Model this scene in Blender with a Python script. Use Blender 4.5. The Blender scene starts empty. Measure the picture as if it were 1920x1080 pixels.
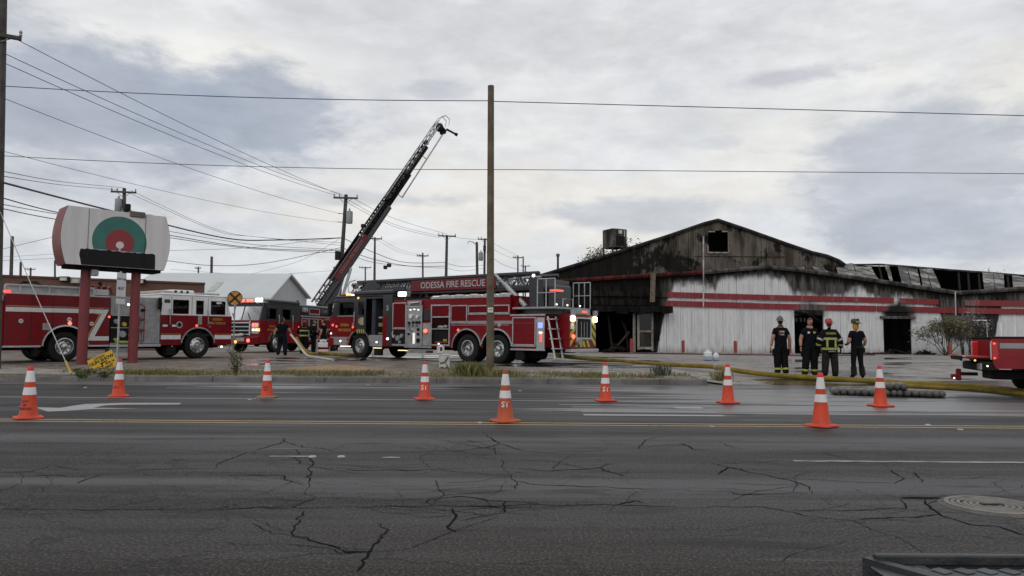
import bpy, bmesh, math, random
from mathutils import Vector, Matrix, Euler, noise as mnoise
random.seed(7)
R = math.radians
sc = bpy.context.scene
COL = sc.collection

# ------------------------------------------------------------------ camera
FPX = 1387.0
PITCH = math.atan((637 - 540) / FPX)
ROLL = R(0.4)
CAM = Vector((0, 0, 1.2))
cd = bpy.data.cameras.new('camera'); cam = bpy.data.objects.new('camera', cd); COL.objects.link(cam)
cd.sensor_width = 36; cd.lens = 36 * FPX / 1920; cd.clip_start = 0.05; cd.clip_end = 6000
_f = Vector((0, math.cos(PITCH), math.sin(PITCH))); _u0 = Vector((0, -math.sin(PITCH), math.cos(PITCH))); _r0 = Vector((1, 0, 0))
_r = _r0 * math.cos(ROLL) + _u0 * math.sin(ROLL); _u = _u0 * math.cos(ROLL) - _r0 * math.sin(ROLL)
cam.matrix_world = Matrix(((_r.x, _u.x, -_f.x, CAM.x), (_r.y, _u.y, -_f.y, CAM.y), (_r.z, _u.z, -_f.z, CAM.z), (0, 0, 0, 1)))
sc.camera = cam

def ray(px, py): return _f + _r * ((px - 960) / FPX) - _u * ((py - 540) / FPX)
def at(px, py, d):
    v = ray(px, py); return CAM + v * (d / v.y)
def gnd(px, py, z=0.0):
    v = ray(px, py); return CAM + v * ((z - CAM.z) / v.z)

# ------------------------------------------------------------------ world, sun, exposure
SUN_EL, SUN_AZ = R(38), R(205)          # soft light from behind the viewer, slightly left
W = bpy.data.worlds.new('World'); sc.world = W; W.use_nodes = True
def build_world():
    nt = W.node_tree; nt.nodes.clear(); N = nt.nodes; L = nt.links
    def nd(t, **k):
        n = N.new(t)
        for a, b in k.items(): setattr(n, a, b)
        return n
    def math_(op, a, b=None, c=None, clamp=False):
        n = nd('ShaderNodeMath', operation=op, use_clamp=clamp)
        for i, v in enumerate((a, b, c)):
            if v is None: continue
            if isinstance(v, (int, float)): n.inputs[i].default_value = v
            else: L.new(v, n.inputs[i])
        return n.outputs[0]
    def mix(fac, a, b):
        n = nd('ShaderNodeMix', data_type='RGBA')
        for i, v in ((0, fac), (6, a), (7, b)):
            if isinstance(v, (int, float)): n.inputs[i].default_value = v
            elif isinstance(v, tuple): n.inputs[i].default_value = (*v, 1)
            else: L.new(v, n.inputs[i])
        return n.outputs[2]
    out = nd('ShaderNodeOutputWorld'); bg = nd('ShaderNodeBackground'); bg.inputs[1].default_value = 0.1
    L.new(bg.outputs[0], out.inputs[0])
    sky = nd('ShaderNodeTexSky', sky_type='NISHITA'); sky.sun_disc = False
    sky.sun_elevation = SUN_EL; sky.sun_rotation = SUN_AZ; sky.air_density = 1.0; sky.dust_density = 2.0
    tc = nd('ShaderNodeTexCoord'); sep = nd('ShaderNodeSeparateXYZ'); L.new(tc.outputs['Generated'], sep.inputs[0])
    x, y, z = sep.outputs
    zz = math_('ADD', math_('MAXIMUM', z, 0.0), 0.16)
    cmb = nd('ShaderNodeCombineXYZ'); L.new(math_('DIVIDE', x, zz), cmb.inputs[0]); L.new(math_('DIVIDE', y, zz), cmb.inputs[1])
    def noise(vec, scale, detail, rough, dist=0.0):
        n = nd('ShaderNodeTexNoise'); n.inputs['Scale'].default_value = scale; n.inputs['Detail'].default_value = detail
        n.inputs['Roughness'].default_value = rough; n.inputs['Distortion'].default_value = dist
        L.new(vec, n.inputs['Vector']); return n.outputs['Fac']
    n1 = noise(cmb.outputs[0], 0.55, 9, 0.55, 0.5)
    n2 = noise(cmb.outputs[0], 1.7, 8, 0.6, 0.2)
    mp = nd('ShaderNodeMapping'); mp.inputs['Scale'].default_value = (1, 1, 2.6); L.new(tc.outputs['Generated'], mp.inputs[0])
    ne = noise(mp.outputs[0], 5.5, 9, 0.6, 0.25)
    ne2 = noise(mp.outputs[0], 16, 6, 0.6, 0.2)
    base = math_('ADD', math_('MULTIPLY', n1, 0.5), math_('MULTIPLY', n2, 0.5))
    cr = nd('ShaderNodeValToRGB'); L.new(base, cr.inputs[0])
    e = cr.color_ramp.elements
    e[0].position = 0.34; e[0].color = (0.47, 0.495, 0.55, 1); e[1].position = 0.64; e[1].color = (0.82, 0.81, 0.785, 1)
    m = e.new(0.47); m.color = (0.665, 0.675, 0.695, 1)
    col = cr.outputs[0]
    # paler blue-grey air low over the horizon, all the way round
    hz = nd('ShaderNodeMapRange'); hz.interpolation_type = 'SMOOTHSTEP'; hz.inputs[1].default_value = 0.22; hz.inputs[2].default_value = 0.0
    hz.inputs[3].default_value = 0.0; hz.inputs[4].default_value = 0.62; L.new(z, hz.inputs[0])
    col = mix(hz.outputs[0], col, (0.63, 0.665, 0.70))
    # the cloud banks and breaks of this evening
    banks = [  # px, py, half width, half height, colour, strength, edge noise
        (900, 60, 560, 70, (0.60, 0.605, 0.63), .5, .9),
        (360, 105, 330, 62, (0.79, 0.78, 0.745), .85, .9),
        (980, 385, 520, 75, (0.80, 0.765, 0.705), .7, 1.0),
        (1500, 300, 260, 70, (0.78, 0.765, 0.73), .8, .9),
        (1880, 270, 120, 120, (0.80, 0.77, 0.70), .7, .9),
        (190, 175, 240, 118, (0.36, 0.40, 0.48), .88, .85),
        (470, 215, 190, 98, (0.37, 0.41, 0.49), .88, .9),
        (150, 320, 300, 50, (0.50, 0.53, 0.59), .5, 1.0),
        (1740, 335, 215, 120, (0.43, 0.465, 0.54), .75, .9),
        (1870, 430, 200, 60, (0.47, 0.50, 0.565), .7, .9),
        (1200, 400, 170, 30, (0.50, 0.535, 0.585), .75, 1.0),
        (1490, 142, 110, 17, (0.50, 0.52, 0.56), .8, 1.0),
        (690, 372, 170, 18, (0.47, 0.50, 0.55), .6, 1.0),
        (820, 170, 70, 16, (0.50, 0.52, 0.57), .6, 1.0),
        (1330, 270, 60, 14, (0.53, 0.55, 0.59), .5, 1.0),
    ]
    fr = math_('GREATER_THAN', y, 0.0)
    for px, py, hw, hh, c, st, en in banks:
        v = ray(px, py).normalized()
        dx = math_('DIVIDE', math_('SUBTRACT', x, v.x), hw / FPX * v.y)
        dz = math_('DIVIDE', math_('SUBTRACT', z, v.z), hh / FPX)
        rr = math_('ADD', math_('MULTIPLY', dx, dx), math_('MULTIPLY', dz, dz))
        rr = math_('SQRT', rr)
        rr = math_('ADD', rr, math_('MULTIPLY', math_('SUBTRACT', ne, 0.5), 2.6 * en))
        rr = math_('ADD', rr, math_('MULTIPLY', math_('SUBTRACT', ne2, 0.5), 0.7 * en))
        mr = nd('ShaderNodeMapRange'); mr.interpolation_type = 'SMOOTHSTEP'
        mr.inputs[1].default_value = 1.28; mr.inputs[2].default_value = 0.55; mr.inputs[3].default_value = 0; mr.inputs[4].default_value = st
        L.new(rr, mr.inputs[0])
        col = mix(math_('MULTIPLY', mr.outputs[0], fr), col, c)
    # fine mottling
    sc_ = nd('ShaderNodeMix', data_type='RGBA', blend_type='MULTIPLY'); sc_.inputs[0].default_value = 1
    L.new(col, sc_.inputs[6])
    mr = nd('ShaderNodeMapRange'); mr.inputs[1].default_value = 0.3; mr.inputs[2].default_value = 0.7; mr.inputs[3].default_value = 9.5; mr.inputs[4].default_value = 12.8
    L.new(math_('ADD', math_('MULTIPLY', ne2, .55), math_('MULTIPLY', ne, .45)), mr.inputs[0]); L.new(mr.outputs[0], sc_.inputs[7])
    fin = mix(0.94, sky.outputs[0], sc_.outputs[2])
    L.new(fin, bg.inputs[0])
build_world()
sd = bpy.data.lights.new('sun', 'SUN'); sd.energy = 0.55; sd.angle = R(40); sd.color = (1, 0.96, 0.9)
sun = bpy.data.objects.new('sun', sd); COL.objects.link(sun)
# SUN_AZ measured clockwise from +Y as the sky node does
_sd = Vector((math.sin(SUN_AZ) * math.cos(SUN_EL), math.cos(SUN_AZ) * math.cos(SUN_EL), math.sin(SUN_EL)))
sun.rotation_euler = _sd.to_track_quat('Z', 'Y').to_euler(); sun.location = (0, 0, 60)
sc.view_settings.view_transform = 'Standard'; sc.view_settings.look = 'None'
sc.view_settings.exposure = 0; sc.view_settings.gamma = 1; sc.view_settings.use_curve_mapping = False
sc.render.engine = 'CYCLES'; sc.cycles.max_bounces = 6; sc.cycles.transparent_max_bounces = 12
sc.cycles.use_denoising = True; sc.cycles.sample_clamp_indirect = 4.0; sc.cycles.use_adaptive_sampling = False

# ------------------------------------------------------------------ materials
class NT:
    def __init__(s, name):
        s.m = bpy.data.materials.new(name); s.m.use_nodes = True
        s.t = s.m.node_tree; s.b = s.t.nodes['Principled BSDF']; s.out = s.t.nodes['Material Output']
        s._pos = None
    def n(s, t, **k):
        x = s.t.nodes.new(t)
        for a, b in k.items(): setattr(x, a, b)
        return x
    def link(s, a, b): s.t.links.new(a, b)
    def put(s, sock, v):
        if isinstance(v, tuple): sock.default_value = (*v, 1) if len(v) == 3 and sock.type == 'RGBA' else v
        elif isinstance(v, (int, float)): sock.default_value = v
        else: s.link(v, sock)
    def math(s, op, a, b=None, c=None, clamp=False):
        x = s.n('ShaderNodeMath', operation=op, use_clamp=clamp)
        for i, v in enumerate((a, b, c)):
            if v is not None: s.put(x.inputs[i], v)
        return x.outputs[0]
    def mix(s, f, a, b, mode='MIX'):
        x = s.n('ShaderNodeMix', data_type='RGBA', blend_type=mode); s.put(x.inputs[0], f); s.put(x.inputs[6], a); s.put(x.inputs[7], b)
        return x.outputs[2]
    def pos(s):
        if s._pos is None: s._pos = s.n('ShaderNodeNewGeometry').outputs['Position']
        return s._pos
    def obj(s): return s.n('ShaderNodeTexCoord').outputs['Object']
    def map(s, vec, scale=(1, 1, 1), rot=(0, 0, 0), loc=(0, 0, 0)):
        x = s.n('ShaderNodeMapping'); x.inputs['Scale'].default_value = scale; x.inputs['Rotation'].default_value = rot; x.inputs['Location'].default_value = loc
        s.link(vec, x.inputs[0]); return x.outputs[0]
    def noise(s, vec, scale, detail=5, rough=0.55, dist=0.0):
        x = s.n('ShaderNodeTexNoise'); s.link(vec, x.inputs['Vector'])
        x.inputs['Scale'].default_value = scale; x.inputs['Detail'].default_value = detail; x.inputs['Roughness'].default_value = rough; x.inputs['Distortion'].default_value = dist
        return x.outputs['Fac']
    def step(s, v, lo, hi, a=0.0, b=1.0):
        x = s.n('ShaderNodeMapRange'); x.interpolation_type = 'SMOOTHSTEP'
        s.put(x.inputs[0], v); s.put(x.inputs[1], lo); s.put(x.inputs[2], hi); s.put(x.inputs[3], a); s.put(x.inputs[4], b); return x.outputs[0]
    def sep(s, v):
        x = s.n('ShaderNodeSeparateXYZ'); s.link(v, x.inputs[0]); return x.outputs
    def bump(s, h, strength=0.3, dist=0.01):
        x = s.n('ShaderNodeBump'); x.inputs['Strength'].default_value = strength; x.inputs['Distance'].default_value = dist
        s.link(h, x.inputs['Height']); s.link(x.outputs[0], s.b.inputs['Normal'])
    def set(s, **k):
        for a, b in k.items(): s.put(s.b.inputs[a.replace('_', ' ')], b)
        return s.m

MC = {}
def mat(name, col, rough=0.6, metal=0.0, var=0.18, scale=3.0, coat=0.0, bump=0.0, dirt=0.0, dirtcol=(0.05, 0.04, 0.03)):
    if name in MC: return MC[name]
    t = NT(name); o = t.pos()
    n = t.noise(o, scale, 6, 0.6)
    c = t.mix(t.step(n, 0.3, 0.7, 0, 1), tuple(v * (1 - var) for v in col), tuple(min(1, v * (1 + var)) for v in col))
    if dirt:
        d = t.noise(t.map(o, (1, 1, 0.35)), scale * 2.3, 7, 0.65)
        c = t.mix(t.step(d, 0.45, 0.75, 0, dirt), c, dirtcol)
    t.set(Base_Color=c, Roughness=t.step(n, 0.2, 0.8, max(0.03, rough * 0.85), min(1, rough * 1.15)), Metallic=metal)
    t.b.inputs['Specular IOR Level'].default_value = 0.07 if rough >= 0.84 else 0.22 if rough > 0.65 else 0.42
    if coat: t.b.inputs['Coat Weight'].default_value = coat; t.b.inputs['Coat Roughness'].default_value = 0.12
    if bump: t.bump(t.noise(o, scale * 12, 4, 0.6), bump, 0.01)
    MC[name] = t.m; return t.m
def emit(name, col, st):
    if name in MC: return MC[name]
    t = NT(name); t.set(Base_Color=col, Emission_Color=col, Emission_Strength=st, Roughness=0.3); MC[name] = t.m; return t.m
def glass(name, tint=(0.02, 0.025, 0.03), trans=0.35):
    if name in MC: return MC[name]
    t = NT(name); t.b.inputs['Base Color'].default_value = (*tint, 1)
    g = t.n('ShaderNodeBsdfGlossy'); g.inputs['Roughness'].default_value = 0.03
    tr = t.n('ShaderNodeBsdfTransparent'); tr.inputs[0].default_value = (trans, trans * 1.02, trans * 1.02, 1)
    fr = t.n('ShaderNodeFresnel'); fr.inputs[0].default_value = 1.5
    ms = t.n('ShaderNodeMixShader'); t.link(fr.outputs[0], ms.inputs[0]); t.link(tr.outputs[0], ms.inputs[1]); t.link(g.outputs[0], ms.inputs[2])
    t.link(ms.outputs[0], t.out.inputs[0]); MC[name] = t.m; return t.m

M_red = mat('red paint', (0.17, 0.0025, 0.007), 0.32, 0, 0.12, 1.5, coat=0.06, dirt=0.06)
M_red.node_tree.nodes['Principled BSDF'].inputs['Specular IOR Level'].default_value = 0.22
M_red2 = mat('roll door red', (0.13, 0.0025, 0.006), 0.4, 0, 0.12, 2.0, dirt=0.06)
M_red2.node_tree.nodes['Principled BSDF'].inputs['Specular IOR Level'].default_value = 0.15
M_white = mat('white paint', (0.74, 0.74, 0.74), 0.4, 0, 0.06, 2, coat=0.3, dirt=0.2, dirtcol=(0.35, 0.33, 0.3))
M_grey = mat('dark grey paint', (0.024, 0.025, 0.029), 0.45, 0, 0.15, 2, coat=0.2, dirt=0.15)
M_black = mat('black', (0.008, 0.008, 0.0085), 0.7, 0, 0.3, 4)
M_rubber = mat('rubber', (0.013, 0.013, 0.013), 0.8, 0, 0.3, 6, dirt=0.2, dirtcol=(0.04, 0.034, 0.03))
M_alum = mat('brushed aluminium', (0.46, 0.47, 0.48), 0.38, 0.7, 0.12, 5, dirt=0.2)
M_alum2 = mat('dull aluminium', (0.32, 0.33, 0.34), 0.55, 0.4, 0.15, 5, dirt=0.3)
M_chrome = mat('chrome', (0.55, 0.56, 0.57), 0.28, 1.0, 0.08, 5, dirt=0.15)
M_stripe = mat('white reflective stripe', (0.66, 0.67, 0.68), 0.45, 0, 0.06, 4, dirt=0.15)
M_gstripe = mat('grey reflective stripe', (0.26, 0.27, 0.29), 0.45, 0, 0.06, 4)
M_gold = mat('gold leaf', (0.55, 0.36, 0.09), 0.4, 0.4, 0.1, 4)
M_silver = mat('silver lettering', (0.36, 0.37, 0.39), 0.4, 0.2, 0.1, 4)
M_lime = mat('lime reflective', (0.38, 0.41, 0.05), 0.5, 0, 0.08, 4, dirt=0.15)
M_glass = glass('window glass', trans=0.22)
M_wsglass = glass('windscreen glass', trans=0.28)
M_inside = mat('cab interior', (0.03, 0.031, 0.034), 0.8, 0, 0.3, 5)
M_bluegrey = mat('cab interior panel', (0.035, 0.042, 0.055), 0.7, 0, 0.2, 4)
E_red = emit('red warning lamp', (1.0, 0.05, 0.03), 7)
E_red2 = emit('red marker lamp', (1.0, 0.06, 0.03), 2.6)
E_white = emit('white flood lamp', (1.0, 0.97, 0.88), 9)
E_wsm = emit('white marker lamp', (1.0, 0.93, 0.75), 2.2)
E_amber = emit('amber lamp', (1.0, 0.38, 0.05), 2.2)
E_blue = emit('blue warning lamp', (0.35, 0.45, 1.0), .7)
M_redlens = mat('red lens', (0.45, 0.02, 0.02), 0.15, 0, 0.1, 4, coat=0.6)
M_steel = mat('galvanised steel', (0.36, 0.37, 0.38), 0.5, 0.5, 0.2, 6)
M_skin = mat('skin', (0.34, 0.175, 0.115), 0.55, 0, 0.12, 8)
M_hair = mat('dark hair', (0.03, 0.02, 0.015), 0.7, 0, 0.3, 20)
M_hair2 = mat('brown hair', (0.09, 0.05, 0.03), 0.7, 0, 0.3, 20)
M_tee = mat('navy cotton', (0.006, 0.0065, 0.010), 0.86, 0, 0.3, 12, bump=0.2)
M_pants = mat('turnout cloth', (0.009, 0.009, 0.0095), 0.85, 0, 0.4, 12, bump=0.3)
M_pants2 = mat('faded turnout cloth', (0.022, 0.020, 0.019), 0.85, 0, 0.4, 10, bump=0.3)
M_boot = mat('boot rubber', (0.008, 0.008, 0.008), 0.72, 0, 0.3, 10)
M_wood = mat('weathered pole wood', (0.15, 0.12, 0.088), 0.85, 0, 0.3, 2.5, bump=0.4, dirt=0.5, dirtcol=(0.06, 0.05, 0.038))
M_wooddk = mat('creosoted pole wood', (0.085, 0.08, 0.072), 0.85, 0, 0.3, 2.5, bump=0.4)
M_wire = mat('wire', (0.045, 0.045, 0.05), 0.6, 0.2, 0.1, 4)
M_hose = mat('yellow hose jacket', (0.205, 0.145, 0.022), 0.75, 0, 0.25, 3.0, bump=0.25, dirt=0.55, dirtcol=(0.13, 0.09, 0.025))
M_hosew = mat('white hose jacket', (0.50, 0.48, 0.42), 0.75, 0, 0.15, 4.0, bump=0.2, dirt=0.3, dirtcol=(0.2, 0.17, 0.13))
M_hosek = mat('black hose jacket', (0.03, 0.02, 0.02), 0.6, 0, 0.2, 4.0)

# ------------------------------------------------------------------ mesh builder
class MB:
    def __init__(s): s.v = []; s.f = []; s.mi = []; s.cur = 0
    def add(s, vs, fs):
        b = len(s.v); s.v += [tuple(v) for v in vs]; s.f += [tuple(i + b for i in f) for f in fs]; s.mi += [s.cur] * len(fs); return s
    def quad(s, a, b, c, d): return s.add((a, b, c, d), ((0, 1, 2, 3),))
    def box(s, x0, x1, y0, y1, z0, z1, mtx=None):
        vs = [Vector((x, y, z)) for x in (x0, x1) for y in (y0, y1) for z in (z0, z1)]
        if mtx is not None: vs = [mtx @ v for v in vs]
        return s.add(vs, ((0, 1, 3, 2), (4, 6, 7, 5), (0, 4, 5, 1), (2, 3, 7, 6), (0, 2, 6, 4), (1, 5, 7, 3)))
    def cbox(s, x0, x1, y0, y1, z0, z1, c=0.02, mtx=None):
        x0, x1 = min(x0, x1), max(x0, x1); y0, y1 = min(y0, y1), max(y0, y1); z0, z1 = min(z0, z1), max(z0, z1)
        c = min(c, (x1 - x0) * .45, (y1 - y0) * .45, (z1 - z0) * .45)
        vs = []; ix = {}
        for i, x in enumerate((x0, x1)):
            for j, y in enumerate((y0, y1)):
                for k, z in enumerate((z0, z1)):
                    sx, sy, sz = (1, -1)[i], (1, -1)[j], (1, -1)[k]
                    for a, p in enumerate(((x, y + sy * c, z + sz * c), (x + sx * c, y, z + sz * c), (x + sx * c, y + sy * c, z))):
                        ix[i, j, k, a] = len(vs); vs.append(Vector(p))
        fs = []
        for i in (0, 1):
            q = [(i, 0, 0, 0), (i, 1, 0, 0), (i, 1, 1, 0), (i, 0, 1, 0)]; fs.append([ix[t] for t in (q if i else q[::-1])])
            q = [(0, i, 0, 1), (1, i, 0, 1), (1, i, 1, 1), (0, i, 1, 1)]; fs.append([ix[t] for t in (q[::-1] if i else q)])
            q = [(0, 0, i, 2), (1, 0, i, 2), (1, 1, i, 2), (0, 1, i, 2)]; fs.append([ix[t] for t in (q if i else q[::-1])])
        for i in (0, 1):
            for j in (0, 1):
                fs.append([ix[i, j, 0, 0], ix[i, j, 1, 0], ix[i, j, 1, 1], ix[i, j, 0, 1]][::(1 if i != j else -1)])
                fs.append([ix[i, 0, j, 0], ix[i, 1, j, 0], ix[i, 1, j, 2], ix[i, 0, j, 2]][::(-1 if i != j else 1)])
                fs.append([ix[0, i, j, 1], ix[1, i, j, 1], ix[1, i, j, 2], ix[0, i, j, 2]][::(1 if i != j else -1)])
                for k in (0, 1):
                    fs.append([ix[i, j, k, 0], ix[i, j, k, 1], ix[i, j, k, 2]][::(1 if (i + j + k) % 2 == 0 else -1)])
        if mtx is not None: vs = [mtx @ v for v in vs]
        return s.add(vs, fs)
    def prism(s, poly, a0, a1, axis='y'):
        """poly of 2D points; axis y: (x,z) extruded in y; x: (y,z); z: (x,y)"""
        n = len(poly)
        def pt(p, a): return {'y': (p[0], a, p[1]), 'x': (a, p[0], p[1]), 'z': (p[0], p[1], a)}[axis]
        vs = [pt(p, a0) for p in poly] + [pt(p, a1) for p in poly]
        fs = [tuple(range(n)), tuple(range(2 * n - 1, n - 1, -1))] + [(i, i + n, (i + 1) % n + n, (i + 1) % n) for i in range(n)]
        return s.add(vs, fs)
    def cyl(s, p0, p1, r0, r1=None, n=10, caps=True):
        p0, p1 = Vector(p0), Vector(p1); r1 = r0 if r1 is None else r1
        d = (p1 - p0).normalized(); a = d.orthogonal().normalized(); b = d.cross(a)
        vs = []
        for p, r in ((p0, r0), (p1, r1)):
            for i in range(n):
                t = 2 * math.pi * i / n; vs.append(p + (a * math.cos(t) + b * math.sin(t)) * r)
        fs = [(i, (i + 1) % n, (i + 1) % n + n, i + n) for i in range(n)]
        if caps: fs += [tuple(range(n - 1, -1, -1)), tuple(range(n, 2 * n))]
        return s.add(vs, fs)
    def tube(s, pts, r, n=8, caps=True, flat=1.0):
        pts = [Vector(p) for p in pts]; rs = r if isinstance(r, (list, tuple)) else [r] * len(pts)
        vs = []; up = None
        for i, p in enumerate(pts):
            d = (pts[min(i + 1, len(pts) - 1)] - pts[max(i - 1, 0)]).normalized()
            if up is None: up = Vector((0, 0, 1)) if abs(d.z) < 0.9 else Vector((0, 1, 0))
            a = d.cross(up).normalized(); b = a.cross(d).normalized()
            if abs(d.z) >= 0.9: up = b
            for k in range(n):
                t = 2 * math.pi * k / n; vs.append(p + a * math.cos(t) * rs[i] + b * math.sin(t) * rs[i] * flat)
        m = len(pts); fs = []
        for i in range(m - 1):
            for k in range(n): fs.append((i * n + k, i * n + (k + 1) % n, (i + 1) * n + (k + 1) % n, (i + 1) * n + k))
        if caps: fs += [tuple(range(n - 1, -1, -1)), tuple(range((m - 1) * n, m * n))]
        return s.add(vs, fs)
    def lathe(s, prof, n=20, axis='z', c=(0, 0, 0), caps=True):
        vs = []
        for r, h in prof:
            for k in range(n):
                t = 2 * math.pi * k / n; a, b = r * math.cos(t), r * math.sin(t)
                q = {'z': (a, b, h), 'y': (a, h, b), 'x': (h, a, b)}[axis]
                vs.append((q[0] + c[0], q[1] + c[1], q[2] + c[2]))
        m = len(prof)
        fs = [(i * n + k, i * n + (k + 1) % n, (i + 1) * n + (k + 1) % n, (i + 1) * n + k) for i in range(m - 1) for k in range(n)]
        if caps: fs += [tuple(range(n - 1, -1, -1)), tuple(range((m - 1) * n, m * n))]
        return s.add(vs, fs)
    def ball(s, c, r, nu=10, nv=7, mtx=None):
        rx, ry, rz = r if isinstance(r, tuple) else (r, r, r)
        vs = [Vector((0, 0, -rz))]
        for j in range(1, nv):
            p = math.pi * j / nv - math.pi / 2
            for i in range(nu):
                t = 2 * math.pi * i / nu; vs.append(Vector((rx * math.cos(p) * math.cos(t), ry * math.cos(p) * math.sin(t), rz * math.sin(p))))
        vs.append(Vector((0, 0, rz)))
        fs = [(0, 1 + (i + 1) % nu, 1 + i) for i in range(nu)]
        for j in range(nv - 2):
            for i in range(nu): fs.append((1 + j * nu + i, 1 + j * nu + (i + 1) % nu, 1 + (j + 1) * nu + (i + 1) % nu, 1 + (j + 1) * nu + i))
        l = len(vs) - 1; fs += [(l, 1 + (nv - 2) * nu + i, 1 + (nv - 2) * nu + (i + 1) % nu) for i in range(nu)]
        c = Vector(c)
        vs = [((mtx @ v) if mtx is not None else v) + c for v in vs]
        return s.add(vs, fs)
    def mesh(s, name, mats, smooth=35):
        me = bpy.data.meshes.new(name); me.from_pydata(s.v, [], s.f); me.update()
        bm = bmesh.new(); bm.from_mesh(me); bmesh.ops.recalc_face_normals(bm, faces=bm.faces); bm.to_mesh(me); bm.free()
        for m in (mats if isinstance(mats, (list, tuple)) else [mats]): me.materials.append(m)
        if any(s.mi): me.polygons.foreach_set('material_index', s.mi)
        if smooth:
            me.polygons.foreach_set('use_smooth', [True] * len(me.polygons)); me.set_sharp_from_angle(angle=R(smooth))
        return me
    def build(s, name, mats, parent=None, smooth=35, loc=None, rot=None):
        return link(name, s.mesh(name, mats, smooth), parent, loc, rot)
def link(name, me, parent=None, loc=None, rot=None):
    o = bpy.data.objects.new(name, me); COL.objects.link(o)
    if parent is not None: o.parent = parent
    if loc is not None: o.location = loc
    if rot is not None: o.rotation_euler = rot
    return o
def tag(o, label, cat, group=None, kind=None):
    o['label'] = label; o['category'] = cat
    if group: o['group'] = group
    if kind: o['kind'] = kind
    return o
def thing(name, label, cat, loc=(0, 0, 0), rot=(0, 0, 0), group=None):
    o = bpy.data.objects.new(name, None); COL.objects.link(o); o.empty_display_size = 0.2
    o.location = loc; o.rotation_euler = rot if isinstance(rot, tuple) else (0, 0, rot)
    return tag(o, label, cat, group)
def struct(o, kind='structure'): o['kind'] = kind; return o
def copy_tree(o, parent=None):
    c = o.copy(); COL.objects.link(c)
    if parent is not None: c.parent = parent
    for ch in o.children: copy_tree(ch, c)
    return c
TXT = {}
def text_mesh(body, size, m, ext=0.004, bold=0.0, align='CENTER'):
    cu = bpy.data.curves.new('lettering', 'FONT'); cu.body = body; cu.size = size; cu.extrude = ext; cu.offset = bold
    cu.align_x = align; cu.align_y = 'CENTER'; cu.resolution_u = 3
    o = bpy.data.objects.new('lettering', cu); COL.objects.link(o)
    dg = bpy.context.evaluated_depsgraph_get(); me = bpy.data.meshes.new_from_object(o.evaluated_get(dg))
    bpy.data.objects.remove(o); bpy.data.curves.remove(cu); me.materials.clear(); me.materials.append(m); return me
def arc(cx, cz, r, a0, a1, n=14): return [(cx + r * math.cos(R(a0 + (a1 - a0) * i / n)), cz + r * math.sin(R(a0 + (a1 - a0) * i / n))) for i in range(n + 1)]
def lerp(a, b, t): return a + (b - a) * t
def interp(x, xs, ys):
    if x <= xs[0]: return ys[0]
    for i in range(len(xs) - 1):
        if x <= xs[i + 1]: return lerp(ys[i], ys[i + 1], (x - xs[i]) / (xs[i + 1] - xs[i]))
    return ys[-1]
def zg(x, y):
    """height of the lot behind the kerb: a driveway runs down to the road on the right"""
    a = interp(y, (20.45, 26, 32, 40), (0.15, 0.30, 0.36, 0.40)); b = interp(y, (20.3, 28, 33, 40), (0.005, 0.28, 0.36, 0.40))
    k = min(1, max(0, (x - 4.9) / 1.2)); k = k * k * (3 - 2 * k)
    return lerp(a, b, k)
def gz(px, py, up=0.0):
    z = 0.3
    for _ in range(12):
        p = gnd(px, py, z + up); z = zg(p.x, p.y) if p.y > 20.4 else 0.0
    return gnd(px, py, z + up)
def catmull(pts, n=8):
    pts = [Vector(p) for p in pts]; out = []
    for i in range(len(pts) - 1):
        p0 = pts[max(i - 1, 0)]; p1 = pts[i]; p2 = pts[i + 1]; p3 = pts[min(i + 2, len(pts) - 1)]
        for k in range(n):
            t = k / n
            out.append(0.5 * ((2 * p1) + (p2 - p0) * t + (2 * p0 - 5 * p1 + 4 * p2 - p3) * t * t + (3 * p1 - p0 - 3 * p2 + p3) * t ** 3))
    return out + [pts[-1]]
# ================================================================== setting
def grid_sheet(name, xs, ys, zf, m, parent=None):
    mb = MB(); nx = len(xs)
    vs = [(x, y, zf(x, y)) for y in ys for x in xs]
    fs = [(j * nx + i, j * nx + i + 1, (j + 1) * nx + i + 1, (j + 1) * nx + i) for j in range(len(ys) - 1) for i in range(nx - 1)]
    mb.add(vs, fs); return mb.build(name, m, parent, smooth=60)

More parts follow.
